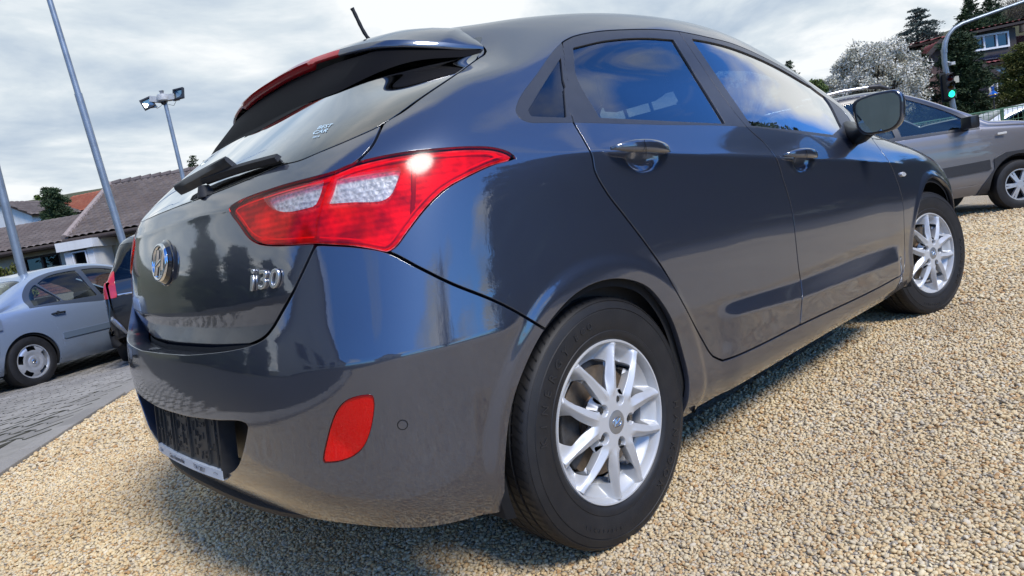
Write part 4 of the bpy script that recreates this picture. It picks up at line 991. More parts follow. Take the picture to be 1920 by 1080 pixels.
# ------------------------------------------------------------------ door handles
for (hx, hz, hl) in HND:
    for s in (-1, 1):
        b = MB(); n_ = 22; seg = 14; vs = []
        base = LB.at(*[float(v) for v in M([proj([hx, -.893, hz])])[0]])[0] if s == -1 else base
        for i in range(n_+1):
            t = i/n_; x_ = hx-hl+2*hl*t; bow = math.sin(math.pi*t)**.55; ty = math.sin(math.pi*min(max(t, .012), .988))**.5
            zz_ = hz+.010-(x_-hx)*.085+.004*math.sin(math.pi*t); yy_ = .886+.030*bow
            hh = (.0175 if t < .3 else .0165)*ty+.0008; th = .0085*ty+.001
            for k in range(seg):
                a = 2*math.pi*k/seg; ca, sa = math.cos(a), math.sin(a)
                vs.append((x_, s*(yy_+th*(abs(ca)**.8)*(1 if ca > 0 else -1)), zz_+hh*(abs(sa)**.8)*(1 if sa > 0 else -1)))
        b.add(vs, [(i*seg+k, i*seg+(k+1) % seg, (i+1)*seg+(k+1) % seg, (i+1)*seg+k) for i in range(n_) for k in range(seg)]+[tuple(range(seg)), tuple(n_*seg+k for k in range(seg))])
        o = b.build('door_handle', PAINT, CAR, smooth=True, angle=60)
        b = MB(); b.tube([(hx-.035, s*(.9245), hz+.030), (hx-.034, s*.9262, hz+.012), (hx-.035, s*.9235, hz-.010)], .0009, 6); b.build('handle_gap', DARK, o)
# ------------------------------------------------------------------ door mirror (housing, glass, foot)
def mirror(s):
    cx_, cy_, cz_ = 1.735, .975, 1.014
    prof = [(-.120, .052), (-.108, .072), (-.05, .086), (.03, .088), (.088, .080), (.106, .060), (.106, .0), (.094, -.050), (.062, -.078), (-.01, -.086), (-.080, -.078), (-.106, -.05)]
    prof = [(a*.75, b_*.88) for a, b_ in prof]; prof = smooth_line(prof+[prof[0]], .012, 120)[:-1]
    rings = [(-.002, 1.0), (.0, 1.035), (.012, 1.06), (.035, 1.03), (.065, .90), (.085, .68), (.095, .40)]
    yaw = R(12)*1
    def P(a, b_, d): # a outboard, b up, d forward
        x = cx_+d*math.cos(yaw)-a*math.sin(yaw)*-.0+a*.14; y = cy_+a; z = cz_+b_-.10*a*0
        return (x, s*(y), z)
    vs = []; n_ = len(prof)
    for d, k in rings: vs += [P(a*k, b_*k, d) for a, b_ in prof]
    fs = [(i*n_+k, i*n_+(k+1) % n_, (i+1)*n_+(k+1) % n_, (i+1)*n_+k) for i in range(len(rings)-1) for k in range(n_)]+[tuple((len(rings)-1)*n_+k for k in range(n_))]
    b = MB(); b.add(vs, fs); h = b.build('mirror_housing', PAINT, CAR, smooth=True, angle=60)
    vs = [P(a*1.0, b_*1.0, -.002) for a, b_ in prof]+[P(a*.92, b_*.92, -.004) for a, b_ in prof]+[P(a*.91, b_*.91, .004) for a, b_ in prof]
    b = MB(); b.add(vs, [(i*n_+k, i*n_+(k+1) % n_, (i+1)*n_+(k+1) % n_, (i+1)*n_+k) for i in range(2) for k in range(n_)]); b.build('mirror_rim', BLK, h, smooth=True, angle=50)
    b = MB(); b.add([P(a*.92, b_*.92, .002) for a, b_ in prof], [tuple(range(n_))]); b.build('mirror_glass', simple('mirror silver', (.42, .50, .51), .005, 1), h)
    b = MB(); b.tube([(1.93, s*.775, .965), (1.87, s*.82, .950), (1.80, s*.875, .945), (1.775, s*.915, .958)], [.055, .046, .036, .030], 12); b.build('mirror_foot', BLK, h, smooth=True)
mirror(-1); mirror(1)
tri = LB.map([(1550, 176), (1566, 196), (1582, 214), (1600, 244), (1604, 256), (1578, 254), (1566, 252), (1579, 237)])
# ------------------------------------------------------------------ side indicator
iu = LB.map([(1692, 327)])[0]; ip, inn = LB.at(*iu)
for s in (-1, 1):
    b = MB(); pr = [(.032*math.cos(q)*(1 if math.cos(q) < 0 else .9), .0125*math.sin(q)*(1-.35*(math.cos(q)+1)/2)) for q in np.linspace(0, 2*math.pi, 24, endpoint=False)]
    Mx = Matrix.Translation(ip*[1, 1 if s == -1 else -1, 1])@Matrix.Rotation(R(90) if s == -1 else R(-90), 4, 'X')@Matrix.Rotation(R(-6), 4, 'Z')
    b.prism(pr, -.004, .008, Mx); b.build('side_indicator', simple('clear indicator', (.78, .78, .76), .12, .2, coat=1.0), CAR, bev=.002)
# ------------------------------------------------------------------ rear emblem and lettering
eu = LG.map([(308, 494.6)])[0]; ep_ = np.array([-.7, 0, .889]); 
kk = np.argmin(np.abs(LG.S[:, 0, 2]-.889)+10*(LG.S[:, 0, 0] > 0)); ep_ = LG.S[kk, 0]; en_ = LG.n[kk, 0]
EM = frame(ep_, (0, -1, 0), (0, 0, 1)); zax = Vector(en_).normalized(); xa = Vector((0, -1, 0)); ya = zax.cross(xa); EM = Matrix(((xa.x, ya.x, zax.x, ep_[0]), (xa.y, ya.y, zax.y, ep_[1]), (xa.z, ya.z, zax.z, ep_[2]), (0, 0, 0, 1)))
b = MB(); ea, eb = .058, .046
b.lathe([(1.22, -.006), (1.20, .001), (1.12, .003), (1.0, .0135), (.0, .0135)], 56, EM@Matrix.Diagonal((ea*1.0, eb*1.12, 1, 1))); em = b.build('emblem_base', simple('gloss black emblem base', (.02, .021, .026), .06, .3, coat=1.0), CAR, smooth=True, angle=30)
def band(path, w, h0, h1, closed=False):
    """flat bevelled strip following a path in the emblem plane"""
    b_ = MB(); n_ = len(path); vs = []
    for i, p in enumerate(path):
        a = path[(i-1) % n_] if closed or i else p; c = path[(i+1) % n_] if closed or i < n_-1 else p
        d = Vector((c[0]-a[0], c[1]-a[1])).normalized(); nn_ = Vector((-d.y, d.x)); ww = w[i] if hasattr(w, '__len__') else w
        for o_, h in ((-1, h0), (-.62, h1), (0, h1+.0012), (.62, h1), (1, h0)): vs.append((p[0]+nn_.x*o_*ww, p[1]+nn_.y*o_*ww, h))
    m_ = 5; rg_ = range(n_ if closed else n_-1)
    b_.add(vs, [(i*m_+j, i*m_+j+1, ((i+1) % n_)*m_+j+1, ((i+1) % n_)*m_+j) for i in rg_ for j in range(m_-1)], EM); return b_
band([(ea*math.cos(q), eb*math.sin(q)) for q in np.linspace(0, 2*math.pi, 49)[:-1]], .0052, .0130, .0185, True).build('emblem_ring', CHROME, em, smooth=True, angle=50)
for s in (-1, 1):
    pa = [(s*.026+.011-.022*t+.004*math.sin(math.pi*t)*-s, .034-.068*t) for t in np.linspace(0, 1, 11)]
    band(pa, [.0075-.0015*math.sin(math.pi*i/10) for i in range(11)], .0125, .0185).build('emblem_stroke', CHROME, em, smooth=True, angle=50)
band([(-.022, -.007), (-.008, -.0025), (.008, .0025), (.022, .007)], .0065, .0125, .0180).build('emblem_bar', CHROME, em, smooth=True, angle=50)
SILV = simple('satin chrome letters', (.82, .83, .85), .30, 1)
tu = LG.map([(497, 526)])[0]; tp, tn = LG.at(*tu); xa = Vector((.0, -1, 0)); za = Vector(tn).normalized(); xa = (xa-za*xa.dot(za)).normalized(); ya = za.cross(xa)
TM = Matrix(((xa.x, ya.x, za.x, tp[0]), (xa.y, ya.y, za.y, tp[1]), (xa.z, ya.z, za.z, tp[2]), (0, 0, 0, 1)))
lo_, hi_ = LG.at(*LG.map([(469, 528)])[0])[0], LG.at(*LG.map([(529, 524)])[0])[0]; wid = np.linalg.norm(hi_-lo_)
for ch, fx, sz, ww in (('i', -.40, .070, 1.15), ('3', -.06, .056, 1.2), ('0', .30, .056, 1.2)):
    o = text_mesh('badge_letter', ch, sz, .0022, SILV, CAR, TM@Matrix.Translation((fx*wid, 0 if ch != 'i' else .002, .0028)), bevel=.0010, shear=.22, wscale=ww)
# ------------------------------------------------------------------ number-plate recess and holder
b = MB(); Y_ = .46
vs = [(-.70, -Y_, .53), (-.70, Y_, .53), (-.70, Y_, .33), (-.70, -Y_, .33), (-.765, -Y_, .545), (-.765, Y_, .545), (-.73, Y_+.02, .31), (-.73, -Y_-.02, .31)]
b = MB(); b.box((-.676, 0, .432), (.012, .97, .25)); b.build('plate_recess', BLK, CAR)
tb = lambda y_, z_: -.745+.035*(abs(y_)/.26)**2*.5
PL = thing_ = None
z0, z1 = .356, .500; HW = .262; tilt = .10
def pl(y_, z_, d=0): return (-.752-(d)+(z_-.36)*.10+.010*(y_/.26)**2, y_, z_)
b = MB(); 
def plbox(b, y0, y1, za_, zb_, d0, d1):
    b.add([pl(y0, za_, d0), pl(y1, za_, d0), pl(y1, zb_, d0), pl(y0, zb_, d0), pl(y0, za_, d1), pl(y1, za_, d1), pl(y1, zb_, d1), pl(y0, zb_, d1)], [(0, 3, 2, 1), (4, 5, 6, 7), (0, 1, 5, 4), (1, 2, 6, 5), (2, 3, 7, 6), (3, 0, 4, 7)])
HP = simple('plate holder plastic', (.035, .035, .034), .42, 0, .35, 80)
for i in range(12): plbox(b, -HW+i*2*HW/12, -HW+(i+1)*2*HW/12, z0, z1, -.004, .002)
hold = b.build('plate_holder', HP, CAR)
b = MB()
plbox(b, -HW-.004, -HW+.006, z0-.002, z1+.002, -.03, .009); plbox(b, HW-.006, HW+.004, z0-.002, z1+.002, -.004, .009); 
for i in range(12): plbox(b, -HW+i*2*HW/12, -HW+(i+1)*2*HW/12, z1-.004, z1+.002, -.004, .008)
b.build('holder_frame', BLKM, hold)
b = MB(); rnd = random.Random(3)
for yy in (-.235, -.185, -.06, .06, .09, .165, .205): plbox(b, yy, yy+.0035, z0+.022, z1-.006, .002, .007)
for i in range(66):
    y_ = rnd.uniform(-.25, .245); z_ = rnd.uniform(z0+.026, z1-.014); 
    if -.03 < y_ < .05 and rnd.random() < .6: continue
    w_, h_ = rnd.choice([(.003, .016), (.010, .003), (.006, .006), (.014, .004), (.004, .010), (.003, .024)]); plbox(b, y_, min(y_+w_, .255), z_, min(z_+h_, z1-.006), .002, rnd.uniform(.0035, .0065))
o = b.build('holder_ribs', HP, hold); o['kind'] = 'stuff'
b = MB()
for i in range(40):
    y_ = rnd.uniform(-.25, .24); z_ = rnd.uniform(z0+.026, z1-.020); w_, h_ = rnd.choice([(.006, .010), (.010, .006), (.005, .005), (.009, .014), (.012, .018)]); plbox(b, y_, y_+w_, z_, z_+h_, .0015, .0026)
o = b.build('holder_slots', simple('slot black', (.003, .003, .003), .9), hold); o['kind'] = 'stuff'
b = MB()
for i in range(12): plbox(b, -HW+i*2*HW/12, -HW+(i+1)*2*HW/12, z0-.006, z0+.017, -.004, .010)
strip_o = b.build('holder_strip', simple('pale grey print strip', (.50, .55, .60), .35, 0, .05), hold)
INK = simple('black print', (.03, .035, .05), .5)
def pltext(txt, y_, z_, sz, ws=1.0, mat=INK):
    p_ = Vector(pl(y_, z_, .0108)); 
    text_mesh('print', txt, sz, .0002, mat, strip_o, frame(p_, (-.012*y_/.068*-1*.0, -1, 0), (.10, 0, 1)), wscale=ws, shear=.15)
pltext('Gino Automobile', .055, z0+.0055, .0175, 1.05); pltext('07934 / 20217', -.115, z0+.0055, .0165, 1.0); pltext('Gino', .215, z0+.0055, .014, 1.1, simple('blue print', (.10, .14, .22), .5))
text_mesh('mould_letter', '58  86', .020, .0008, HP, hold, frame(Vector(pl(.0, z0+.036, .0024)), (0, -1, 0), (.1, 0, 1)))
b = MB(); b.tube([(pl(-.215+.012*math.cos(q)-.01, z0+.006+.003*math.sin(q)*(1 if math.sin(q) > 0 else .2), .0112)) for q in np.linspace(0, math.pi, 9)], .0005, 4); b.build('car_logo', INK, strip_o)
# ------------------------------------------------------------------ parking sensors
for px in ((754.8, 796.6),):
    su = LK.map([px])[0]; sp_, sn_ = LK.at(*su)
    for s in (1, -1):
        z_ = Vector(sn_*[1, s, 1]); M_ = z_.to_track_quat('Z', 'Y').to_matrix().to_4x4(); M_.translation = Vector(sp_*[1, s, 1])
        b = MB(); b.lathe([(.0, .0012), (.0088, .0012), (.0092, .0002)], 28, M_); o = b.build('parking_sensor', PAINT, CAR, smooth=True, angle=30)
        b = MB(); b.lathe([(.0092, .0004), (.0108, .0006), (.0112, -.001)], 28, M_); b.build('sensor_ring', DARK, o)
# ------------------------------------------------------------------ rear wiper
def gpt(px, off):
    u_t = LG.map([px])[0]; p_, n__ = LG.at(*u_t); return Vector(p_+n__*off), Vector(n__)
a0, n0 = gpt((352, 368), .030); a1, _ = gpt((452, 323), .038); a2, _ = gpt((462, 325), .020); a3, _ = gpt((530, 305), .016)
b = MB(); seg = 10
pth = [a0.lerp(a1, t) for t in np.linspace(0, 1, 9)]
wd = [.014, .020, .023, .024, .024, .023, .021, .017, .010]; vs = []
dv = (a1-a0).normalized(); sdv = dv.cross(n0).normalized()
for p_, w_ in zip(pth, wd):
    for (o_, h_) in ((-1, -.022), (-.9, .004), (-.5, .012), (.3, .012), (.9, .004), (1, -.018)): vs.append(tuple(p_+sdv*o_*w_*.62+n0*h_*.9))
n_ = len(pth); b.add(vs, [(i*6+j, i*6+(j+1) % 6, (i+1)*6+(j+1) % 6, (i+1)*6+j) for i in range(n_-1) for j in range(6)]+[tuple(range(6))[::-1], tuple((n_-1)*6+k for k in range(6))])
wp = b.build('wiper_arm', simple('faded wiper plastic', (.030, .031, .032), .5, 0, .3, 40), CAR, smooth=True, angle=40)
w0, _ = gpt((395, 350), .022)
b = MB()
def blade(b, pa, pb, h, w_, off):
    vs = []; d = (pb-pa).normalized(); s_ = d.cross(n0).normalized()
    for t in np.linspace(0, 1, 8):
        p_ = pa.lerp(pb, t)+n0*(off+.004*math.sin(math.pi*t))
        for o_, hh in ((-1, 0), (-.7, h), (.7, h), (1, 0)): vs.append(tuple(p_+s_*o_*w_+n0*hh))
    b.add(vs, [(i*4+j, i*4+(j+1) % 4, (i+1)*4+(j+1) % 4, (i+1)*4+j) for i in range(7) for j in range(4)]+[(3, 2, 1, 0), (28, 29, 30, 31)])
blade(b, w0, a3, .012, .0085, -.006); b.build('wiper_blade', BLKM, wp, smooth=True, angle=40)
b = MB(); blade(b, w0, a3, .008, .0022, -.014); b.build('wiper_rubber', RUB, wp)
b = MB(); p_, q_ = gpt((440, 330), .0); b.lathe([(.0, .02), (.013, .018), (.018, .0), (.02, -.01)], 16, Matrix.Translation(gpt((385, 362), 0)[0])); b.build('wiper_spindle', BLKM, wp, smooth=True)
# glass sticker
st, sn__ = gpt((603, 246), .0016); xs_ = Vector((0.2, -1, 0.1)); xs_ = (xs_-sn__*xs_.dot(sn__)).normalized(); ys_ = sn__.cross(xs_)
if ys_.z < 0: ys_ = -ys_
SM = frame(st, xs_, ys_)
STK = simple('pale glass sticker', (.55, .72, .78), .5)
for i, (tx_, sz) in enumerate((('BEST', .020), ('CAR', .022), ('2014', .010))):
    text_mesh('window_sticker', tx_, sz, .0001, STK, CAR, SM@Matrix.Translation((0, .016-i*.020, 0)))
# ------------------------------------------------------------------ interior
SEAT = simple('dark seat cloth', (.030, .031, .034), .9, 0, .3, 60, .001)
TRIMI = simple('grey interior trim', (.055, .055, .057), .8, 0, .15, 20)
def cushion(name, c, d, tilt=0, bev=.04, parent=None, mat=None):
    b = MB(); b.box((0, 0, 0), d, M=None); o = b.build(name, mat or SEAT, parent or CAR, smooth=True, bev=bev, angle=60); o.location = c; o.rotation_euler = (0, tilt, 0); return o
for sy in (-.37, .37):
    s = cushion('front_seat', (1.38, sy, .50), (.52, .50, .16)); cushion('seat_back', (-.30, 0, .36), (.14, .48, .62), R(-16), .05, s); cushion('head_restraint', (-.42, 0, .78), (.10, .27, .18), R(-10), .045, s)
    b = MB(); [b.tube([(-.37, q, .62), (-.41, q, .74)], .007, 8) for q in (-.06, .06)]; b.build('restraint_rods', CHROME, s, smooth=True)
s = cushion('rear_seat', (.42, 0, .55), (.48, 1.24, .16)); cushion('seat_back', (-.30, 0, .32), (.14, 1.22, .54), R(-20), .05, s)
for sy in (-.36, 0, .36): cushion('head_restraint', (-.43, sy, .60 if sy else .55), (.09, .25, .13), R(-12), .04, s)
b = MB(); b.box((-.25, 0, .93), (.42, 1.15, .02)); b.build('parcel_shelf', TRIMI, CAR)
b = MB(); b.box((1.3, 0, .26), (2.9, 1.5, .04)); b.box((2.25, 0, .78), (.42, 1.36, .26)); b.box((2.35, 0, .90), (.5, 1.34, .03)); b.build('dashboard', TRIMI, CAR, bev=.02)
sw = MB(); sw.tube([(0, .185*math.cos(q), .185*math.sin(q)) for q in np.linspace(0, 2*math.pi, 33)], .014, 10, cap=False); sw.box((0, 0, 0), (.03, .14, .10)); sw.box((0, 0, 0), (.02, .34, .03)); o = sw.build('steering_wheel', BLKM, CAR, smooth=True); o.location = (1.88, .37, .92); o.rotation_euler = (0, R(-24), 0)
b = MB(); b.box((2.05, 0, 1.28), (.03, .24, .07)); b.build('interior_mirror', BLK, CAR, bev=.01)
for s_ in (-1, 1):
    b = MB(); b.tube([(.93, s_*.70, .5), (.93, s_*.70, 1.0), (.86, s_*.60, 1.37)], .045, 8); b.build('pillar_trim', TRIMI, CAR, smooth=True)
    b = MB(); b.box((.35, s_*.79, .70), (.9, .03, .60)); b.box((1.5, s_*.79, .70), (1.1, .03, .50)); b.build('door_card', TRIMI, CAR)
# roof lining just under the skin
hl = LB.S[(TT > lvl(9.6)).argmax():, ::12]*1.0
hl = hl[::4]; hl[..., 2] -= .035; hl = hl[:, hl[0, :, 0] < 2.0]
n_, m_ = hl.shape[:2]; V_ = np.concatenate([hl.reshape(-1, 3), hl.reshape(-1, 3)*[1, -1, 1]]); F_ = [(i*m_+j, i*m_+j+1, (i+1)*m_+j+1, (i+1)*m_+j) for i in range(n_-1) for j in range(m_-1)]; F_ += [tuple(q+n_*m_ for q in f_) for f_ in F_]
b = MB(); b.V = [tuple(v) for v in V_]; b.F = F_; b.build('roof_lining', simple('roof lining', (.35, .34, .32), .9), CAR, smooth=True)
# ------------------------------------------------------------------ the other cars: lofted bodies, windows and gaps cut by side-view outlines
FH = np.array([math.cos(YAW), math.sin(YAW), 0]); RH = np.array([math.sin(YAW), -math.cos(YAW), 0]); RZ = YAW-math.pi/2
def bk(px, py, dep):
    v = ray(px, py); k = dep/(v@FH); return float(k*(v@RH)), float(CAM[2]+k*v[2])
def wpos(r, d, z=0): p = CAM+RH*r+FH*d; return (float(p[0]), float(p[1]), z)
def sdf2(x, z, poly):
    P = np.stack([x.ravel(), z.ravel()], -1); poly = np.asarray(poly, float); b = np.full(len(P), 9.)
    lo = poly.min(0)-.1; hi = poly.max(0)+.1; sel = np.nonzero(((P > lo) & (P < hi)).all(1))[0]; Q = P[sel]; bb = np.full(len(Q), .1)
    for a, c in zip(poly, np.roll(poly, -1, 0)):
        ab = c-a; t = np.clip(((Q-a)@ab)/(ab@ab+1e-12), 0, 1); bb = np.minimum(bb, np.linalg.norm(Q-a-t[:, None]*ab, axis=1))
    ins = in_poly(Q[:, 0], Q[:, 1], poly); b[sel] = np.where(ins, -bb, bb); return np.minimum(b, .1).reshape(x.shape)
class Loft:
    def __init__(s, prof, W, WR, belt, zb, taper=.13, nu=170, nv=64, crown=.04, endw=.80):
        pr = smooth_line(prof, .06, 60); d = np.r_[0, np.cumsum(np.linalg.norm(np.diff(pr, axis=0), axis=1))]
        uu = np.linspace(0, d[-1], nu); X = np.interp(uu, d, pr[:, 0]); Zt = np.interp(uu, d, pr[:, 1])
        x0, x1 = pr[:, 0].min(), pr[:, 0].max(); xc = (x0+x1)/2; hl = (x1-x0)/2
        e = np.abs(X-xc)/hl; w = W*(1-taper*e**4-(1-taper-endw)*smoothstep(.93, 1.0, e))
        bz = np.interp(X, [b[0] for b in belt], [b[1] for b in belt]); g_ = smoothstep(.02, .45, Zt-bz)
        zbb = np.interp(X, [b[0] for b in zb], [b[1] for b in zb]); bz2 = np.minimum(bz, Zt-.045); zt2 = np.maximum(Zt, zbb+.1)
        mid = lambda a, b, t: a+(b-a)*t
        sec = [(w*.93, zbb), (w*.985, mid(zbb, bz2, .14)), (w*1.0, mid(zbb, bz2, .45)), (w*.99, mid(zbb, bz2, .80)), (w*.955, bz2),
               (mid(w*.90, mid(w*.955, WR, .52), g_), mid(bz2+.012, mid(bz2, zt2-.06, .55), g_)), (mid(w*.82, WR, g_), mid(zt2-.022, zt2-.06, g_)), (mid(w*.62, WR*.86, g_), mid(zt2-.006, zt2-.012, g_)), (w*.3, zt2+crown*.3*g_), (w*0, zt2+crown*.4*g_)]
        A = np.stack([np.stack([X, -y, z], -1) for y, z in sec])        # right side
        tv = np.array([0, .2, .5, .8, 1.0, 1.35, 1.7, 1.85, 2.2, 2.6]); tt = np.linspace(0, 2.6, nv); s.tv = tt
        S = nat_spline(tv, A, tt); s.S = S; n = np.cross(np.gradient(S, axis=1), np.gradient(S, axis=0)); n /= np.linalg.norm(n, axis=-1, keepdims=True)+1e-9
        s.flip = n[nv//4, nu//2, 1] > 0; s.n = -n if s.flip else n; s.n[-1, :, 1] = 0; s.nu, s.nv = nu, nv; s.f = {}; s.u = np.broadcast_to(uu, (nv, nu)); s.t = np.broadcast_to(tt[:, None], (nv, nu))
        I_ = np.arange(nu*nv).reshape(nv, nu); s.T = np.concatenate([np.stack([I_[:-1, :-1], I_[:-1, 1:], I_[1:, 1:]], -1).reshape(-1, 3), np.stack([I_[:-1, :-1], I_[1:, 1:], I_[1:, :-1]], -1).reshape(-1, 3)])
        if s.flip: s.T = s.T[:, ::-1]
    def side(s, name, poly, sm=True, tmax=1.78):
        if sm: poly = smooth_line(list(poly)+[poly[0]], .03, 35)[:-1]
        f = sdf2(s.S[..., 0], s.S[..., 2], poly); s.f[name] = np.where(s.t > tmax, .1, f)
    def disc(s, name, cs, r):
        f = np.full(s.S.shape[:2], .1)
        for cx_, cz_ in cs:
            q = np.hypot(s.S[..., 0]-cx_, s.S[..., 2]-cz_)-r; q = np.where(s.S[..., 2] < cz_, np.abs(s.S[..., 0]-cx_)-r, q); f = np.minimum(f, q)
        s.f[name] = np.clip(np.where(s.t > 1.2, .1, f), -.1, .1)
    def panel(s, name, conds, mat, parent, depth=.012, offset=0., central=True, r=.002):
        fs = [sg*s.f[f]+off for f, off, sg in conds]; A = np.hstack([(s.S+s.n*offset).reshape(-1, 3), s.n.reshape(-1, 3)]+[f.reshape(-1, 1) for f in fs]); T = s.T
        for k in range(len(fs)): A, T = cut(A, T, 6+k)
        if not len(T): return None
        n = A[:, 3:6]/(np.linalg.norm(A[:, 3:6], axis=1, keepdims=True)+1e-9); P = A[:, :3]
        if depth: P, n, T = flange(P, n, T, depth, r)
        if central: T = np.concatenate([T, T[:, ::-1]+len(P)]); P = np.vstack([P, P*[1, -1, 1]]); n = np.vstack([n, n*[1, -1, 1]])
        o = newobj(name, mesh_np(name, P, T, n), parent, mat)
        if not central: c = o.copy(); C.objects.link(c); c.scale = (1, -1, 1); c.parent = parent
        return o
def road_wheel(parent, x, y, R_, W_, rimr, style, mats):
    g = D.objects.new('wheel', None); C.objects.link(g); g.parent = parent; g.location = (x, y, R_); g.empty_display_size = .2
    if y > 0: g.rotation_euler = (0, 0, math.pi)
    RX = Matrix.Rotation(R(90), 4, 'X'); b = MB()
    b.lathe([(rimr*.93, -W_), (R_*.93, -W_), (R_, -W_*.85), (R_, -W_*.15), (R_*.965, 0), (R_*.85, .012), (rimr*1.06, .008), (rimr*.99, -.004)], 48, RX); b.build('tyre', TYRE, g, smooth=True, angle=50)
    b = MB(); b.lathe([(rimr, -.001), (rimr*1.01, .003), (rimr*.95, .003), (rimr*.91, -.02), (rimr*.88, -.12), (0, -.12)], 48, RX); rm = b.build('rim', mats[0], g, smooth=True, angle=40)
    if style == 'cover':
        rr = np.linspace(.0, rimr*.93, 26); aa = np.linspace(0, 2*math.pi, 121); GR, GA = np.meshgrid(rr, aa, indexing='ij')
        loc = (GA+.3) % (2*math.pi/5)-math.pi/5; hole = np.maximum(np.abs(GR-rimr*.80)-.026, np.abs(loc)*GR-.052)
        h = .012-.02*(GR/rimr)**2+.008*smoothstep(.25*rimr, .38*rimr, GR)*0-.006*smoothstep(.30*rimr, .34*rimr, GR)+.012*smoothstep(.34*rimr, .60*rimr, GR)*(1-smoothstep(.75*rimr, 1.0*rimr, GR))
        P = np.stack([GR*np.cos(GA), -h, GR*np.sin(GA)], -1); f = -hole
        I_ = np.arange(P.shape[0]*P.shape[1]).reshape(P.shape[:2]); T = np.concatenate([np.stack([I_[:-1, :-1], I_[1:, :-1], I_[1:, 1:]], -1).reshape(-1, 3), np.stack([I_[:-1, :-1], I_[1:, 1:], I_[:-1, 1:]], -1).reshape(-1, 3)])
        nn = np.tile([0, -1., 0], (P.shape[0]*P.shape[1], 1)); A, T = cut(np.hstack([P.reshape(-1, 3), nn, f.reshape(-1, 1)]), T, 6)
        o = newobj('wheel_cover', mesh_np('wheel_cover', A[:, :3], T), g, mats[1])
        b = MB(); b.lathe([(0, .014), (.020, .014), (.026, .010), (.03, .0)], 24, RX); b.tube([(.03*math.cos(q), -.013, .03*math.sin(q)) for q in np.linspace(0, 2*math.pi, 25)], .0022, 6); 
        for k in range(3): a = R(90+120*k); b.tube([(0, -.016, 0), (.028*math.cos(a), -.013, .028*math.sin(a))], .0022, 5)
        b.build('cover_badge', CHROME, o, smooth=True)
    else:
        b = MB(); b.lathe([(0, -.004), (.05, -.004), (.065, -.02), (.065, -.05)], 32, RX)
        for k in range(6):
            for q in (-.10, .10):
                a = 2*math.pi*k/6+q*1.6; a2 = 2*math.pi*k/6+q*1.1; c0, s0, c1, s1 = math.cos(a), math.sin(a), math.cos(a2), math.sin(a2); t_ = (-s1, c1)
                p0 = Vector((.045*c0, -.0, .045*s0)); p1 = Vector((rimr*.93*c1, .002, rimr*.93*s1)); wv = Vector((-s1, 0, c1))*.014
                b.add([p0-wv*1.2+Vector((0, .006, 0)), p0+wv*1.2+Vector((0, .006, 0)), p1+wv+Vector((0, .012, 0)), p1-wv+Vector((0, .012, 0)), p0-wv+Vector((0, .045, 0)), p0+wv+Vector((0, .045, 0)), p1+wv+Vector((0, .045, 0)), p1-wv+Vector((0, .045, 0))], [(0, 1, 2, 3), (0, 3, 7, 4), (1, 5, 6, 2), (4, 7, 6, 5)])
        b.build('spokes', mats[1], g, smooth=True, angle=30)
    b = MB(); b.lathe([(.0, -.07), (rimr*.9, -.07), (rimr*.9, -.15), (0, -.15)], 24, RX); b.build('wheel_back', DARK, g)
    return g
def car_paint(name, col, flake, metal=.5, rough=.35):
    m = NM(name); v = m.co('Object'); n_ = m.noise(900, 2, .5, v); z = m.n('ShaderNodeSeparateXYZ', {0: v}).outputs[2]
    low = m.math('MULTIPLY', m.ramp(z, [(.25, .5), (.7, 0)]), m.noise(6, 5, .6, v))
    c = m.mix(low, m.mix(n_, col, flake), (.16, .14, .12)); m.p(col=c, metal=metal, rough=rough, coat=1.0, coatr=.02); m.set(m.b, 'Coat IOR', 1.6); return m.m
def strip_poly(a, b_, h): return [a, b_, (b_[0], b_[1]+h), (a[0], a[1]+h)]
GLB = glass('clear car glass', (.86, .93, .89), 1.3)
def gaps(lf, parent, lines, wd=.006):
    """panel gaps: thin dark grooves modelled as a recessed strip"""
    f = np.full(lf.S.shape[:2], .1)
    for ln in lines:
        ln = smooth_line(ln, .05, 50); P = np.stack([lf.S[..., 0].ravel(), lf.S[..., 2].ravel()], -1); b_ = np.full(len(P), .1)
        for a, c in zip(ln[:-1], ln[1:]):
            ab = c-a; t = np.clip(((P-a)@ab)/(ab@ab+1e-12), 0, 1); b_ = np.minimum(b_, np.linalg.norm(P-a-t[:, None]*ab, axis=1))
        f = np.minimum(f, b_.reshape(f.shape))
    lf.f['gap'] = np.where(lf.t > 1.7, .1, f)
SILA = simple('silver wheel paint', (.55, .57, .60), .32, .6, .1, 20)
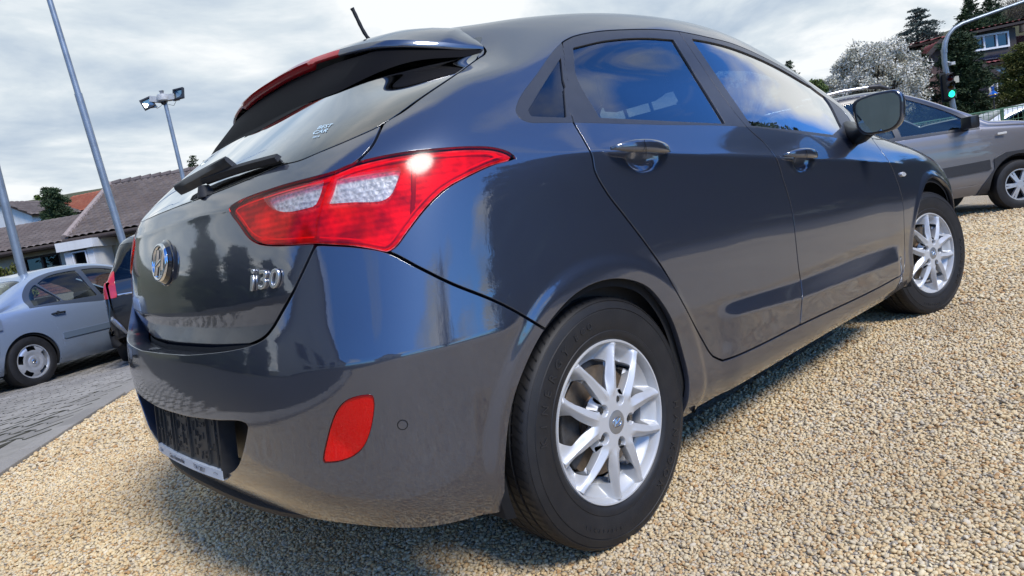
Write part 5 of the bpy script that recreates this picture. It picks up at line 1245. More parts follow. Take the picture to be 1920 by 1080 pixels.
# ---- pale blue saloon on the paving
def saloon():
    t = thing('saloon_car', 'pale metallic blue saloon with black door handles, parked on the block paving at left', 'car', (-.485, 8.92, -.225), R(30))
    pt = car_paint('pale blue metallic', (.27, .35, .47), (.38, .46, .58), .55, .38)
    prof = [(-1.10, .40), (-1.13, .62), (-1.10, .86), (-1.02, .965), (-.80, 1.005), (-.45, 1.035), (-.30, 1.055), (-.05, 1.17), (.25, 1.31), (.55, 1.395), (.95, 1.435), (1.4, 1.425), (1.75, 1.36), (2.1, 1.22), (2.45, 1.06), (2.65, .985), (3.1, .92), (3.45, .84), (3.62, .74), (3.68, .58), (3.64, .40)]
    belt = [(-1.2, .93), (0, .945), (1.2, .925), (2.3, .90), (3.7, .82)]; zb = [(-1.2, .30), (-.6, .24), (.4, .20), (2.4, .20), (3.2, .22), (3.7, .26)]
    lf = Loft(prof, .885, .60, belt, zb, nu=300, nv=110, endw=.86)
    lf.disc('arch', [(0, .315), (2.83, .315)], .355)
    lf.side('w1', [(.19, .975), (.24, 1.11), (.36, 1.225), (.40, 1.24), (.565, 1.0), (.57, .975)])
    lf.side('w2', [(.60, .972), (.43, 1.25), (.62, 1.325), (.90, 1.352), (1.03, 1.352), (1.11, .965)])
    lf.side('w3', [(1.17, .962), (1.11, 1.352), (1.36, 1.345), (1.62, 1.285), (2.02, 1.09), (2.12, 1.0), (2.08, .945)])
    lf.side('rim_', [(.12, .955), (.17, 1.13), (.34, 1.275), (.60, 1.36), (.95, 1.392), (1.38, 1.385), (1.68, 1.315), (2.1, 1.12), (2.22, .985), (2.12, .93)])
    gaps(lf, t, [[(.10, .955), (.30, .80), (.42, .55), (.41, .32)], [(1.12, .95), (1.22, .70), (1.22, .24)], [(.41, .24), (2.25, .24)], [(2.2, .93), (2.34, .7), (2.30, .24)], [(-1.3, .58), (-.95, .575), (-.42, .50)]])
    lf.f['screen'] = np.clip(np.maximum(np.maximum(1.95-lf.S[..., 0], lf.S[..., 0]-2.52), 1.86-lf.t), -.1, .1); lf.f['rear'] = np.clip(np.maximum(np.maximum(-.28-lf.S[..., 0], lf.S[..., 0]-.30), 1.80-lf.t), -.1, .1)
    lf.side('mould', [(.44, .50), (1.18, .50), (1.18, .575), (.44, .575)], sm=False); lf.side('mould2', [(1.25, .50), (2.3, .50), (2.3, .575), (1.25, .575)], sm=False); lf.side('mould3', [(-1.3, .53), (-.38, .50), (-.38, .63), (-1.3, .66)], sm=False)
    lf.panel('body', [('arch', 0, -1), ('w1', 0, -1), ('w2', 0, -1), ('w3', 0, -1), ('screen', 0, -1), ('rear', 0, -1), ('gap', .0045, -1), ('rim_', 0, -1)], pt, t, .02)
    lf.panel('window_frame', [('rim_', .002, 1), ('w1', 0, -1), ('w2', 0, -1), ('w3', 0, -1)], simple('dark window frame', (.06, .075, .10), .3, .2), t, .01, central=False)
    for w_ in ('w1', 'w2', 'w3'): lf.panel('side_window', [(w_, -.004, 1)], GLB, t, 0, -.008, central=False)
    lf.panel('windscreen', [('screen', -.004, 1)], GLB, t, 0, -.004); lf.panel('rear_window', [('rear', -.004, 1)], GLB, t, 0, -.004)
    for w_ in ('mould', 'mould2', 'mould3'): lf.panel('side_moulding', [(w_, 0, 1)], simple('blue grey moulding', (.10, .135, .18), .45) if 'blue grey moulding' not in D.materials else D.materials['blue grey moulding'], t, .012, .012, central=False)
    lf.panel('inner_shell', [('w1', -.01, -1), ('w2', -.01, -1), ('w3', -.01, -1), ('screen', -.01, -1), ('rear', -.01, -1), ('arch', -.03, -1)], DARK, t, 0, -.025)
    b = MB(); b.box((1.2, 0, .23), (3.2, 1.5, .05)); b.box((1.1, 0, .55), (2.2, 1.36, .3)); b.box((-.6, 0, .5), (.8, 1.2, .3)); b.box((3.1, 0, .5), (.6, 1.2, .3)); b.build('underbody', DARK, t)
    for x in (0, 2.83):
        for y in (-.79, .79): road_wheel(t, x, y+(-.06 if y < 0 else .06), .315, .20, .205, 'cover', (SILA, SILA))
        for s in (-1, 1):
            b = MB(); vs = []
            for i in range(17):
                a = R(-10+200*i/16); vs += [(x+.36*math.cos(a), s*.86, .315+.36*math.sin(a)), (x+.36*math.cos(a), s*.55, .315+.36*math.sin(a))]
            b.add(vs, [(2*i, 2*i+1, 2*i+3, 2*i+2) for i in range(16)]); b.build('wheel_housing', DARK, t)
    for x in (.24+.12, 1.32):
        for s in (-1, 1):
            b = MB(); b.tube([(x, s*.862, .835), (x+.02, s*.895, .84), (x+.16, s*.897, .838), (x+.18, s*.862, .832)], .012, 8); b.lathe([(0, 0), (.035, 0), (.03, -.01)], 20, Matrix.Translation((x+.09, s*.868, .83))@Matrix.Rotation(R(90)*-s*-1, 4, 'X')); b.build('door_handle', BLK, t, smooth=True)
    b = MB(); b.prism([(-.075, -.065), (.075, -.065), (.08, .05), (.07, .065), (-.07, .065), (-.08, .05)], 0, .0015, Matrix.Translation((-.36, -.8775, .83))@Matrix.Rotation(R(90), 4, 'X')); b.build('fuel_flap', pt, t, bev=.0006)
    for sy in (-.38, .38):
        b = MB(); b.box((.42, sy, .95), (.14, .30, .20)); b.box((1.3, sy, .95), (.14, .30, .22)); b.box((1.35, sy, .72), (.2, .5, .5)); b.build('seat', TRIMI, t, bev=.04, smooth=True)
    return t
saloon()
# ---- grey off-roader with roof rails and black cladding
def suv():
    r0, d0 = 4.57, 9.4+.92; t = thing('off_road_car', 'grey-brown off-roader with silver roof rails and black side strip, beyond the dark hatchback bonnet', 'car', wpos(r0, d0, -.245), RZ)
    pt = car_paint('grey brown metallic', (.17, .16, .158), (.24, .225, .22), .5, .36); cl = simple('grey black cladding', (.028, .028, .030), .45, 0, .2, 30)
    prof = [(-.78, .45), (-.80, .72), (-.76, 1.0), (-.70, 1.25), (-.55, 1.58), (-.38, 1.84), (-.1, 1.93), (.4, 1.965), (.85, 1.97), (1.10, 1.945), (1.35, 1.865), (1.80, 1.665), (2.23, 1.42), (2.33, 1.335), (2.75, 1.26), (3.15, 1.16), (3.32, 1.02), (3.38, .80), (3.36, .5)]
    belt = [(-.8, 1.20), (0, 1.215), (1.1, 1.235), (2.1, 1.20), (2.8, 1.12), (3.4, .95)]; zb = [(-.8, .38), (-.4, .30), (.4, .30), (2.2, .30), (3, .32), (3.4, .36)]
    lf = Loft(prof, .92, .66, belt, zb, nu=280, nv=110, endw=.85)
    lf.disc('arch', [(0, .345), (2.63, .345)], .43)
    lf.side('w3', [(1.07, 1.262), (.98, 1.835), (1.12, 1.83), (1.45, 1.70), (1.88, 1.475), (2.02, 1.37), (1.94, 1.235)]); lf.side('w2', [(.20, 1.26), (.10, 1.84), (.90, 1.845), (.99, 1.262)]); lf.side('w1', [(-.42, 1.28), (-.28, 1.70), (.0, 1.79), (.08, 1.27)])
    lf.side('rim_', [(-.50, 1.245), (-.32, 1.78), (.02, 1.89), (1.14, 1.875), (1.50, 1.745), (1.97, 1.49), (2.18, 1.31), (2.16, 1.19)])
    gaps(lf, t, [[(1.03, 1.84), (1.08, .9), (1.06, .42)], [(2.16, 1.19), (2.26, .95), (2.24, .62), (2.16, .44), (1.06, .43)], [(.15, 1.2), (.48, .8), (.50, .43), (1.06, .43)]])
    for nm, q in (('m1', (.52, 1.04)), ('m2', (1.08, 2.22))): lf.side(nm, [(q[0], .595), (q[1], .615), (q[1], .755), (q[0], .735)], sm=False)
    lf.side('m3', [(2.28, .62), (2.28, .755), (2.45, .82), (3.4, .80), (3.45, .36), (2.0, .25), (2.1, .42)], sm=False)
    lf.f['screen'] = np.clip(np.maximum(np.maximum(1.38-lf.S[..., 0], lf.S[..., 0]-2.25), 1.84-lf.t), -.1, .1)
    W3 = [('w1', 0, -1), ('w2', 0, -1), ('w3', 0, -1)]
    lf.panel('body', [('arch', 0, -1), ('rim_', 0, -1), ('gap', .0045, -1), ('screen', 0, -1)], pt, t, .02)
    lf.panel('window_frame', [('rim_', .002, 1)]+W3, FRM, t, .01, central=False)
    for w_ in ('w1', 'w2', 'w3'): lf.panel('side_window', [(w_, -.004, 1)], GLB, t, 0, -.008, central=False)
    lf.panel('windscreen', [('screen', -.004, 1)], GLB, t, 0, -.004)
    for w_ in ('m1', 'm2'): lf.panel('side_cladding', [(w_, 0, 1)], cl, t, .014, .014, central=False)
    lf.panel('arch_cladding', [('m3', 0, 1), ('arch', 0, -1)], cl, t, .016, .012, central=False)
    lf.panel('inner_shell', [('w1', -.01, -1), ('w2', -.01, -1), ('w3', -.01, -1), ('arch', -.03, -1), ('screen', 0, -1)], DARK, t, 0, -.03)
    b = MB(); b.box((1.2, 0, .36), (3.1, 1.5, .08)); b.box((1.1, 0, .75), (2.2, 1.4, .4)); b.box((2.9, 0, .7), (.7, 1.3, .5)); b.build('underbody', DARK, t)
    for x in (0, 2.63):
        for y in (-.90, .90): road_wheel(t, x, y, .345, .22, .215, 'alloy', (SILA, SILA))
        for s in (-1, 1):
            b = MB(); vs = []
            for i in range(17):
                a = R(-10+200*i/16); vs += [(x+.44*math.cos(a), s*.89, .345+.44*math.sin(a)), (x+.44*math.cos(a), s*.55, .345+.44*math.sin(a))]
            b.add(vs, [(2*i, 2*i+1, 2*i+3, 2*i+2) for i in range(16)]); b.build('wheel_housing', DARK, t)
    for s in (-1, 1):
        b = MB(); b.tube([(-.15, s*.66, 1.985), (.45, s*.665, 2.03), (.80, s*.665, 2.025)], .022, 10); b.build('roof_rail', simple('silver rail', (.62, .63, .65), .3, .7) if 'silver rail' not in D.materials else D.materials['silver rail'], t, smooth=True)
        b = MB(); b.tube([(.80, s*.665, 2.025), (.95, s*.665, 2.012), (1.10, s*.66, 1.95)], [.030, .035, .020], 10); b.tube([(-.15, s*.66, 1.985), (-.3, s*.66, 1.92)], .03, 10); b.build('rail_foot', cl, t, smooth=True)
        b = MB(); b.box((1.93, s*1.02, 1.30), (.13, .22, .17)); b.box((1.97, s*.90, 1.25), (.10, .12, .07)); b.build('door_mirror', BLK, t, bev=.035, smooth=True)
        b = MB(); b.box((2.42, s*.925, 1.085), (.13, .012, .03)); b.build('side_repeater', simple('pale repeater', (.6, .58, .52), .2), t, bev=.006)
        b = MB(); b.tube([(.62, s*.93, 1.09), (.64, s*.955, 1.09), (.80, s*.955, 1.085), (.82, s*.93, 1.085)], .014, 8); b.build('door_handle', pt, t, smooth=True)
    for sy in (-.38, .38):
        b = MB(); b.box((1.0, sy, 1.42), (.14, .28, .22)); b.box((1.0, sy, 1.05), (.2, .5, .6)); b.box((.2, sy, 1.36), (.12, .26, .18)); b.build('seat', BLKM, t, bev=.04, smooth=True)
    b = MB(); b.box((2.0, 0, 1.12), (.5, 1.4, .2)); b.build('dashboard', TRIMI, t, bev=.04)
    b = MB(); b.tube([(1.66+.07*math.cos(q), .38+.185*math.sin(q), 1.24+.17*math.cos(q)) for q in np.linspace(0, 2*math.pi, 25)], .014, 8, cap=False); b.build('steering_wheel', BLKM, t, smooth=True)
suv()
# ---- black people carrier, its rear left corner in view
def carrier():
    Dd, az = 9.5, R(78.45); cx_, cy_ = CAM[0]+Dd*math.cos(az), CAM[1]+Dd*math.sin(az); hd = R(66)
    # that point is the rear-left corner (local -.70, .82)
    loc = (cx_-(-.72*math.cos(hd)-.80*math.sin(hd)), cy_-(-.72*math.sin(hd)+.80*math.cos(hd)), -.17)
    t = thing('people_carrier', 'black people carrier with chrome tailgate strip, mostly hidden behind the dark hatchback at left', 'car', loc, hd)
    pt = car_paint('black paint', (.006, .007, .009), (.014, .015, .018), .3, .3)
    prof = [(-.74, .40), (-.78, .62), (-.765, .90), (-.73, 1.06), (-.55, 1.30), (-.38, 1.47), (-.24, 1.55), (.0, 1.60), (.6, 1.655), (1.2, 1.64), (1.7, 1.53), (2.2, 1.30), (2.6, 1.08), (3.0, .95), (3.3, .80), (3.4, .60), (3.36, .4)]
    belt = [(-.8, 1.02), (1, .98), (2.5, .93), (3.4, .80)]; zb = [(-.8, .28), (0, .24), (3, .24), (3.4, .28)]
    lf = Loft(prof, .885, .58, belt, zb, nu=260, nv=100, endw=.87)
    lf.disc('arch', [(0, .315), (2.65, .315)], .36)
    lf.side('w', [(-.28, 1.06), (-.2, 1.46), (.2, 1.54), (1.3, 1.53), (2.0, 1.24), (2.3, 1.03)])
    x, z, t_ = lf.S[..., 0], lf.S[..., 2], lf.t
    lf.f['rear'] = np.clip(np.maximum.reduce([1.06-z, z-1.50, x+.26, 1.42-t_, (-.05-x)*0-1]), -.1, .1)
    lf.f['lampz'] = np.clip(np.maximum.reduce([.83-z, z-1.20, x+.585, .97-t_*1.0, t_-1.52, -x-.80]), -.1, .1)
    lf.f['lampz'] = np.clip(np.maximum.reduce([.86-z, z-1.17, x+.56, np.abs(lf.S[..., 1])*-1+.63]), -.1, .1)
    lf.panel('body', [('arch', 0, -1), ('w', 0, -1), ('rear', 0, -1), ('lampz', .002, -1)], pt, t, .02)
    lf.panel('side_window', [('w', -.004, 1)], GLD, t, 0, -.008, central=False); lf.panel('rear_window', [('rear', -.004, 1)], glass('grey rear glass', (.36, .44, .44), .9), t, 0, -.003)
    lf.panel('tail_lamp', [('lampz', 0, 1)], simple('red tail lamp cover', (.45, .02, .025), .15, 0, .3, 14, coat=1.0), t, .01, .008, central=False)
    lf.panel('inner_shell', [('w', -.01, -1), ('rear', 0, -1), ('arch', -.03, -1)], DARK, t, 0, -.03)
    b = MB(); b.box((1.2, 0, .26), (3.2, 1.5, .05)); b.box((1.1, 0, .6), (2.4, 1.36, .4)); b.box((-.45, 0, .55), (.4, 1.3, .3)); b.build('underbody', DARK, t)
    for x_ in (0, 2.65):
        for y in (-.86, .86): road_wheel(t, x_, y, .315, .20, .205, 'alloy', (SILA, SILA))
    b = MB(); b.tube([(-.752, .62, .885), (-.785, .3, .885), (-.795, 0, .885), (-.785, -.3, .885), (-.752, -.62, .885)], .016, 8); b.build('chrome_strip', CHROME, t, smooth=True)
    b = MB(); b.box((-.795, 0, .72), (.012, .52, .11)); b.build('number_plate', simple('blank plate', (.6, .6, .58), .4), t)
    for s in (-1, 1):
        b = MB(); b.tube([(-.73, s*.74, .66), (-.80, s*.72, .60), (-.80, s*.66, .50), (-.77, s*.62, .42)], [.02, .03, .03, .02], 8); b.build('bumper_trim', simple('satin silver trim', (.35, .36, .38), .25, .8) if 'satin silver trim' not in D.materials else D.materials['satin silver trim'], t, smooth=True)
    b = MB(); b.box((.2, .38, 1.15), (.12, .3, .3)); b.box((.2, -.38, 1.15), (.12, .3, .3)); b.build('seat', SEAT, t, bev=.04, smooth=True)
carrier()
# ---- white car, only its front corner in view at the right edge
def white_car():
    t = thing('white_car', 'white car beyond the green mesh fence, cut by the right edge of the picture', 'car', wpos(13.1, 16.6, -.12), RZ+math.pi)
    pt = car_paint('white paint', (.70, .71, .72), (.75, .75, .76), 0, .4)
    prof = [(-1.0, .4), (-1.02, .9), (-.6, 1.02), (-.1, 1.15), (.4, 1.42), (1.0, 1.55), (1.35, 1.50), (1.75, 1.20), (1.95, 1.10), (2.0, .5), (1.98, .35)][:]
    prof = [(-1.0, .4), (-1.02, .9), (-.98, 1.3), (-.80, 1.46), (-.4, 1.52), (.4, 1.54), (1.0, 1.46), (1.6, 1.20), (1.9, 1.06), (2.7, .95), (2.95, .75), (2.98, .4)]
    lf = Loft(prof, .87, .62, [(-1, .95), (2.9, .88)], [(-1, .3), (3, .25)], nu=150, nv=60)
    lf.disc('arch', [(0-.2, .31), (2.3, .31)], .35); lf.side('w', [(-.8, 1.0), (-.7, 1.36), (.9, 1.38), (1.5, 1.12), (1.65, .98)])
    lf.f['screen'] = np.clip(np.maximum(np.maximum(1.02-lf.S[..., 0], lf.S[..., 0]-1.82), 1.84-lf.t), -.1, .1)
    lf.panel('body', [('arch', 0, -1), ('w', 0, -1), ('screen', 0, -1)], pt, t, .02); lf.panel('side_window', [('w', -.004, 1)], GLD, t, 0, -.008, central=False); lf.panel('windscreen', [('screen', -.004, 1)], GLD, t, 0, -.004)
    for x_ in (-.2, 2.3):
        for y in (-.84, .84): road_wheel(t, x_, y, .31, .2, .2, 'alloy', (SILA, SILA))
    b = MB(); b.box((1.05, 0, .35), (3.4, 1.4, .3)); b.build('underbody', DARK, t)
white_car()
# ------------------------------------------------------------------ background, built in frames that face the yard (X = right, Y = away)
def site(name, label, cat, r, d, z=None, group=None, rz=0):
    x, y, _ = wpos(r, d); return thing(name, label, cat, (x, y, gz(x, y) if z is None else z), RZ+rz, group)
def plaster(name, col):
    m = NM(name); v = m.co('Object'); n = m.noise(1.4, 7, .62, v); st = m.n('ShaderNodeMapping', {'Scale': (3, 3, .35), 'Vector': v}); s2 = m.noise(1.2, 5, .6, st.outputs[0])
    c = m.mix(m.ramp(s2, [(.45, 0), (.8, .35)]), m.ramp(n, [(.3, tuple(q*.86 for q in col)), (.7, col)]), tuple(q*.55 for q in col)); m.p(col=c, rough=.9, normal=m.bump(m.noise(60, 3, .6, v), .003)); return m.m
CREAM = plaster('cream render', (.60, .55, .43)); WHITE = plaster('white render', (.72, .72, .69)); TIMB = simple('dark stained wood', (.045, .030, .022), .6, 0, .3, 14)
def tile_mat(name, a, b_, c_):
    m = NM(name); v = m.co('Object'); vo = m.n('ShaderNodeTexVoronoi', {'Scale': 4.2, 'Vector': v}); n = m.noise(.8, 6, .65, v); n2 = m.noise(26, 4, .6, v)
    s = m.n('ShaderNodeSeparateColor', {0: vo.outputs['Color']}); c = m.mix(m.ramp(n, [(.35, 0), (.65, 1)]), a, b_); c = m.mix(m.math('MULTIPLY', s.outputs[0], .6), c, c_); c = m.mix(m.ramp(n2, [(.5, 0), (.8, .4)]), c, (.05, .045, .04)); m.p(col=c, rough=.85); return m.m
TBROWN = tile_mat('weathered brown tiles', (.13, .098, .085), (.20, .165, .145), (.095, .078, .07)); TRED = tile_mat('red roof tiles', (.36, .10, .05), (.42, .15, .08), (.28, .07, .04)); TDRED = tile_mat('dull red roof tiles', (.24, .06, .055), (.29, .085, .075), (.18, .05, .05))
WFRAME = simple('white window frame', (.75, .75, .74), .4); PANE = glass('house window pane', (.10, .12, .13), 1.6); CURT = simple('pale curtain', (.52, .53, .55), .9, 0, .3, 9)
def roof_panel(name, a, b, c, d, mat, parent, course=.30, tile=.24, amp=.045):
    """tiled slope: a-b eave (left, right), d-c ridge (left, right); overlapping courses with rolled tiles"""
    a, b, c, d = [np.array(q, float) for q in (a, b, c, d)]; H = np.linalg.norm((d-a)); Wd = max(np.linalg.norm(b-a), np.linalg.norm(c-d))
    nc = max(2, int(H/course)); nt_ = max(2, int(Wd/tile)); n = np.cross(b-a, d-a); n /= np.linalg.norm(n); n = n if n[2] > 0 else -n
    us = np.linspace(0, 1, nt_*4+1); V = []; nr_ = 0
    for j in range(nc):
        for tt, hh in ((j/nc, .045), ((j+1)/nc+.002, .0)):
            L0 = a+(d-a)*tt; R0 = b+(c-b)*tt
            ph = np.abs(np.sin((us*nt_+.5*(j % 2))*math.pi))**.8*amp
            V.append(L0+(R0-L0)*us[:, None]+n*(hh+ph)[:, None]); nr_ += 1
    V = np.concatenate(V); m_ = len(us); I_ = np.arange(nr_*m_).reshape(nr_, m_); F = np.stack([I_[:-1, :-1], I_[:-1, 1:], I_[1:, 1:], I_[1:, :-1]], -1).reshape(-1, 4)
    o = newobj(name, mesh_np(name, V, F, smooth=False), parent, mat)
    b_ = MB(); b_.add([tuple(q-n*.02) for q in (a, b, c, d)]+[tuple(q-n*.14) for q in (a, b, c, d)], [(0, 1, 2, 3), (4, 7, 6, 5), (0, 4, 5, 1), (1, 5, 6, 2), (2, 6, 7, 3), (3, 7, 4, 0)]); b_.build('roof_boarding', TIMB, o)
    return o
def window(parent, x0, x1, z0, z1, y, frame_mat=WFRAME, panes=2, curtain=True, fw=.07):
    b = MB(); yy = y-.02
    for xa, xb, za, zb_ in [(x0, x1, z1-fw, z1), (x0, x1, z0, z0+fw), (x0, x0+fw, z0+fw, z1-fw), (x1-fw, x1, z0+fw, z1-fw)]+[(x0+(x1-x0)*k/panes-fw/2, x0+(x1-x0)*k/panes+fw/2, z0+fw, z1-fw) for k in range(1, panes)]:
        b.box(((xa+xb)/2, yy, (za+zb_)/2), (xb-xa, .09, zb_-za))
    f = b.build('window', frame_mat, parent)
    for k in range(panes):
        b = MB(); xa = x0+(x1-x0)*k/panes; xb = x0+(x1-x0)*(k+1)/panes; b.quad((xa+.02, yy+.02, z0+.02), (xb-.02, yy+.02, z0+.02), (xb-.02, yy+.02, z1-.02), (xa+.02, yy+.02, z1-.02)); b.build('pane', PANE, f)
    if curtain:
        n_ = 40; vs = []
        for i in range(n_+1):
            xx = x0+.04+(x1-x0-.08)*i/n_; dy = .02*math.sin(i*1.9)+.01*math.sin(i*.7); vs += [(xx, y+.10+dy, z0+.03), (xx, y+.10+dy, z1-.03)]
        b = MB(); b.add(vs, [(2*i, 2*i+2, 2*i+3, 2*i+1) for i in range(n_)]); b.build('curtain', CURT, f, smooth=True)
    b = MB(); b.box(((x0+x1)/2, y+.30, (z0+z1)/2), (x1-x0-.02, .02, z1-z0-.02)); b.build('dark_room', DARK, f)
    return f
def wall_mb(b, x0, x1, y, z0, z1, holes=(), t=.3):
    """wall facing -Y with window openings"""
    xs = sorted({x0, x1, *[h[0] for h in holes], *[h[1] for h in holes]}); zs = sorted({z0, z1, *[h[2] for h in holes], *[h[3] for h in holes]})
    for xa, xb in zip(xs, xs[1:]):
        for za, zb_ in zip(zs, zs[1:]):
            if any(h[0] <= xa and xb <= h[1] and h[2] <= za and zb_ <= h[3] for h in holes): continue
            b.box(((xa+xb)/2, y+t/2, (za+zb_)/2), (xb-xa, t, zb_-za))
def wall_ok(parent, x0, x1, y, z0, z1, mat, holes=()):
    b = MB(); wall_mb(b, x0, x1, y, z0, z1, holes); return b.build('wall', mat, parent)
Z0 = -.235
# --- the long low house with brown tiled roof
def low_house():
    r0, d0 = -12.85, 21.5; t = site('tiled_house', 'long cream house with a weathered brown tiled roof, behind the black people carrier', 'house', r0, d0, Z0)
    ev = 2.35-Z0; rg = 4.50-Z0; X1 = 14
    wall_ok(t, 0, X1, 0, 0, ev+.05, CREAM); b = MB(); b.box((X1/2, 9.0, ev/2), (X1, .3, ev)); b.box((.15, 4.6, ev/2), (.3, 8.6, ev)); b.box((X1-.15, 4.6, ev/2), (.3, 8.6, ev)); b.build('side_walls', CREAM, t)
    roof_panel('roof', (-.15, -.75, ev+.05), (X1+.4, -.75, ev+.05), (X1+.4, 4.6, rg), (-1.35, 4.6, rg), TBROWN, t)
    b = MB(); b.add([(-.1, 4.6, rg-.05), (X1+.4, 4.6, rg-.05), (X1+.4, 9.6, ev), (-.15, 9.6, ev)], [(0, 1, 2, 3)]); b.build('rear_roof', TBROWN, t)
    b = MB(); b.add([(.0, .0, ev-.05), (.0, 9.0, ev-.05), (.0, 4.6, rg-.14)], [(0, 1, 2)]); b.build('gable_wall', CREAM, t)
    for k in range(38): 
        o = None
    b = MB()
    for k in range(int((X1+1.7)/.38)): b.tube([(-1.3+.38*k, 4.6, rg+.03), (-1.3+.38*k+.36, 4.6, rg+.05)], [.11, .13], 8)
    o = b.build('ridge_tiles', TBROWN, t); o['kind'] = 'stuff'
    b = MB()
    for k in range(17): 
        q = k/17; b.tube([(-.16-1.2*q, -.75+5.35*q, ev+.10+(rg-ev-.05)*q), (-.16-1.2*(q+1/17), -.75+5.35*(q+1/17)-.02, ev+.10+(rg-ev-.05)*(q+1/17)+.02)], [.10, .08], 8)
    o = b.build('verge_tiles', simple('pale verge tiles', (.30, .24, .21), .9, 0, .2, 6), t); o['kind'] = 'stuff'
    b = MB(); b.tube([(-.15, -.86, ev-.02), (X1+.4, -.86, ev-.03)], .075, 10); b.box((X1/2, -.42, ev-.06), (X1+.3, .75, .03)); b.build('gutter', TIMB, t, smooth=True)
    window(t, 4.6, 5.8, 1.0, 2.1, -.01, WFRAME, 2)
    b = MB(); b.tube([(3.3, .9, 3.25), (3.3, .9, 3.75)], .09, 10); b.build('roof_vent', simple('grey vent', (.3, .3, .3), .5), t, smooth=True)
low_house()
def annex():
    r0, d0 = -19.5, 21.9; t = site('low_annex', 'low cream annex with brown tiled roof and a curtained window, at the left edge', 'house', r0, d0, Z0)
    X1 = 6.3; ev = 2.36-Z0; rg = 3.5-Z0; wx0, wx1 = 4.28, 5.50
    wall_ok(t, -1, X1, 0, 0, ev, CREAM, [(wx0, wx1, 1.15, 2.37)]); b = MB(); b.box((2.6, 6.5, ev/2), (7.4, .3, ev)); b.box((-.85, 3.3, ev/2), (.3, 6, ev)); b.build('side_walls', CREAM, t)
    window(t, wx0, wx1, 1.15, 2.37, .08, TIMB, 2, True, .07)
    roof_panel('roof', (-1.3, -.5, ev), (X1+.35, -.5, ev), (X1+1.2, 3.3, rg), (-1.3, 3.3, rg), TBROWN, t)
    b = MB(); b.add([(-1.3, 3.3, rg-.05), (X1+1.0, 3.3, rg-.05), (X1+.3, 6.9, ev), (-1.3, 6.9, ev)], [(0, 1, 2, 3)]); b.build('rear_roof', TBROWN, t)
    b = MB(); b.tube([(-1.3, -.58, ev-.04), (X1+.3, -.58, ev-.05)], .07, 8); b.build('gutter', TIMB, t, smooth=True)
annex()
def porch():
    r0, d0 = -12.92, 20.4; t = site('white_porch', 'small white porch with a narrow glazed side, between the two tiled roofs', 'porch', r0, d0, Z0)
    h = 2.30-Z0; b = MB(); b.box((.44, .5, h-.14), (1.1, 1.3, .26)); b.box((.1, .5, (h-.28)/2), (.2, 1.0, h-.28)); b.box((.78, .5, (h-.28)/2), (.2, 1.0, h-.28)); b.box((.44, .95, (h-.28)/2), (.5, .1, h-.28)); b.build('frame', WHITE, t)
    window(t, .22, .66, .9, h-.32, .05, WFRAME, 1, True, .04)
    b = MB(); b.box((.44, .1, .45), (.44, .08, .9)); b.build('panel', WHITE, t)
porch()
# brick garden wall in front of the house: single bricks in its top courses where they show
def brick_wall():
    t = site('garden_wall', 'low red-brown brick wall with a coping, behind the roof of the pale blue saloon', 'wall', -13.9, 19.3, Z0)
    BR = simple('old brick', (.17, .075, .055), .9, 0, .35, 18); b = MB(); b.box((3.3, .2, .72), (8.0, .30, 1.44)); b.build('core', simple('mortar', (.22, .19, .16), .95, 0, .2, 40), t)
    me = None; k = 0
    for j in range(4):
        for i in range(30):
            x = -.6+(i+(j % 2)*.5)*.25; z = 1.12+j*.09
            if me is None: bb = MB(); bb.box((0, 0, 0), (.238, .02, .078)); o = bb.build('brick', BR, t, bev=.004); me = o.data
            else: o = D.objects.new('brick', me); C.objects.link(o); o.parent = t
            o.location = (x, .045+random.uniform(-.003, .003), z)
    b = MB(); [b.box((-.5+i*.5, .2, 1.475), (.49, .40, .06)) for i in range(16)]; b.build('coping', simple('dark coping', (.10, .075, .065), .85, 0, .3, 10), t)
brick_wall()
# --- houses on the hill, left
def small_house(label, r, d, z, w, dp, h, rh, roofm, wallm, rz=0, wins=(), dormer=None, sky=None, chim=False, name='hill_house'):
    t = site(name, label, 'house', r, d, z, 'houses on the hillside' if name == 'hill_house' else None, rz)
    b = MB(); b.box((0, dp/2, h/2), (w, dp, h)); b.build('wall', wallm, t)
    roof_panel('roof', (-w/2-.4, -.5, h-.1), (w/2+.4, -.5, h-.1), (w/2+.4, dp/2, h+rh), (-w/2-.4, dp/2, h+rh), roofm, t, .5, .5, .05)
    b = MB(); b.add([(-w/2-.4, dp/2, h+rh-.02), (w/2+.4, dp/2, h+rh-.02), (w/2+.4, dp+.5, h-.1), (-w/2-.4, dp+.5, h-.1)], [(0, 1, 2, 3)]); b.build('rear_roof', roofm, t)
    b = MB()
    for s in (-1, 1): b.add([(s*w/2, 0, h), (s*w/2, dp, h), (s*w/2, dp/2, h+rh-.12)], [(0, 1, 2)])
    b.build('gable_wall', wallm, t)
    for (x0, x1, z0, z1) in wins: window(t, x0, x1, z0, z1, -.03, WFRAME, 2, False, .10)
    if sky:
        x, q = sky; b = MB(); yy = -.5+(dp/2+.5)*q; zz = h-.1+(rh+.1)*q; sl_a = math.atan2(rh+.1, dp/2+.5); b.box((0, 0, .12), (1.1, .9, .08), M=None); o = b.build('skylight', simple('bright skylight', (.7, .75, .8), .1, .3) if 'bright skylight' not in D.materials else D.materials['bright skylight'], t); o.location = (x, yy, zz); o.rotation_euler = (sl_a, 0, 0)
    if chim: b = MB(); b.box((w*.2, dp*.45, h+rh*.9), (.7, .7, 1.6)); b.build('chimney', simple('chimney brick', (.2, .1, .07), .9) if 'chimney brick' not in D.materials else D.materials['chimney brick'], t)
    return t
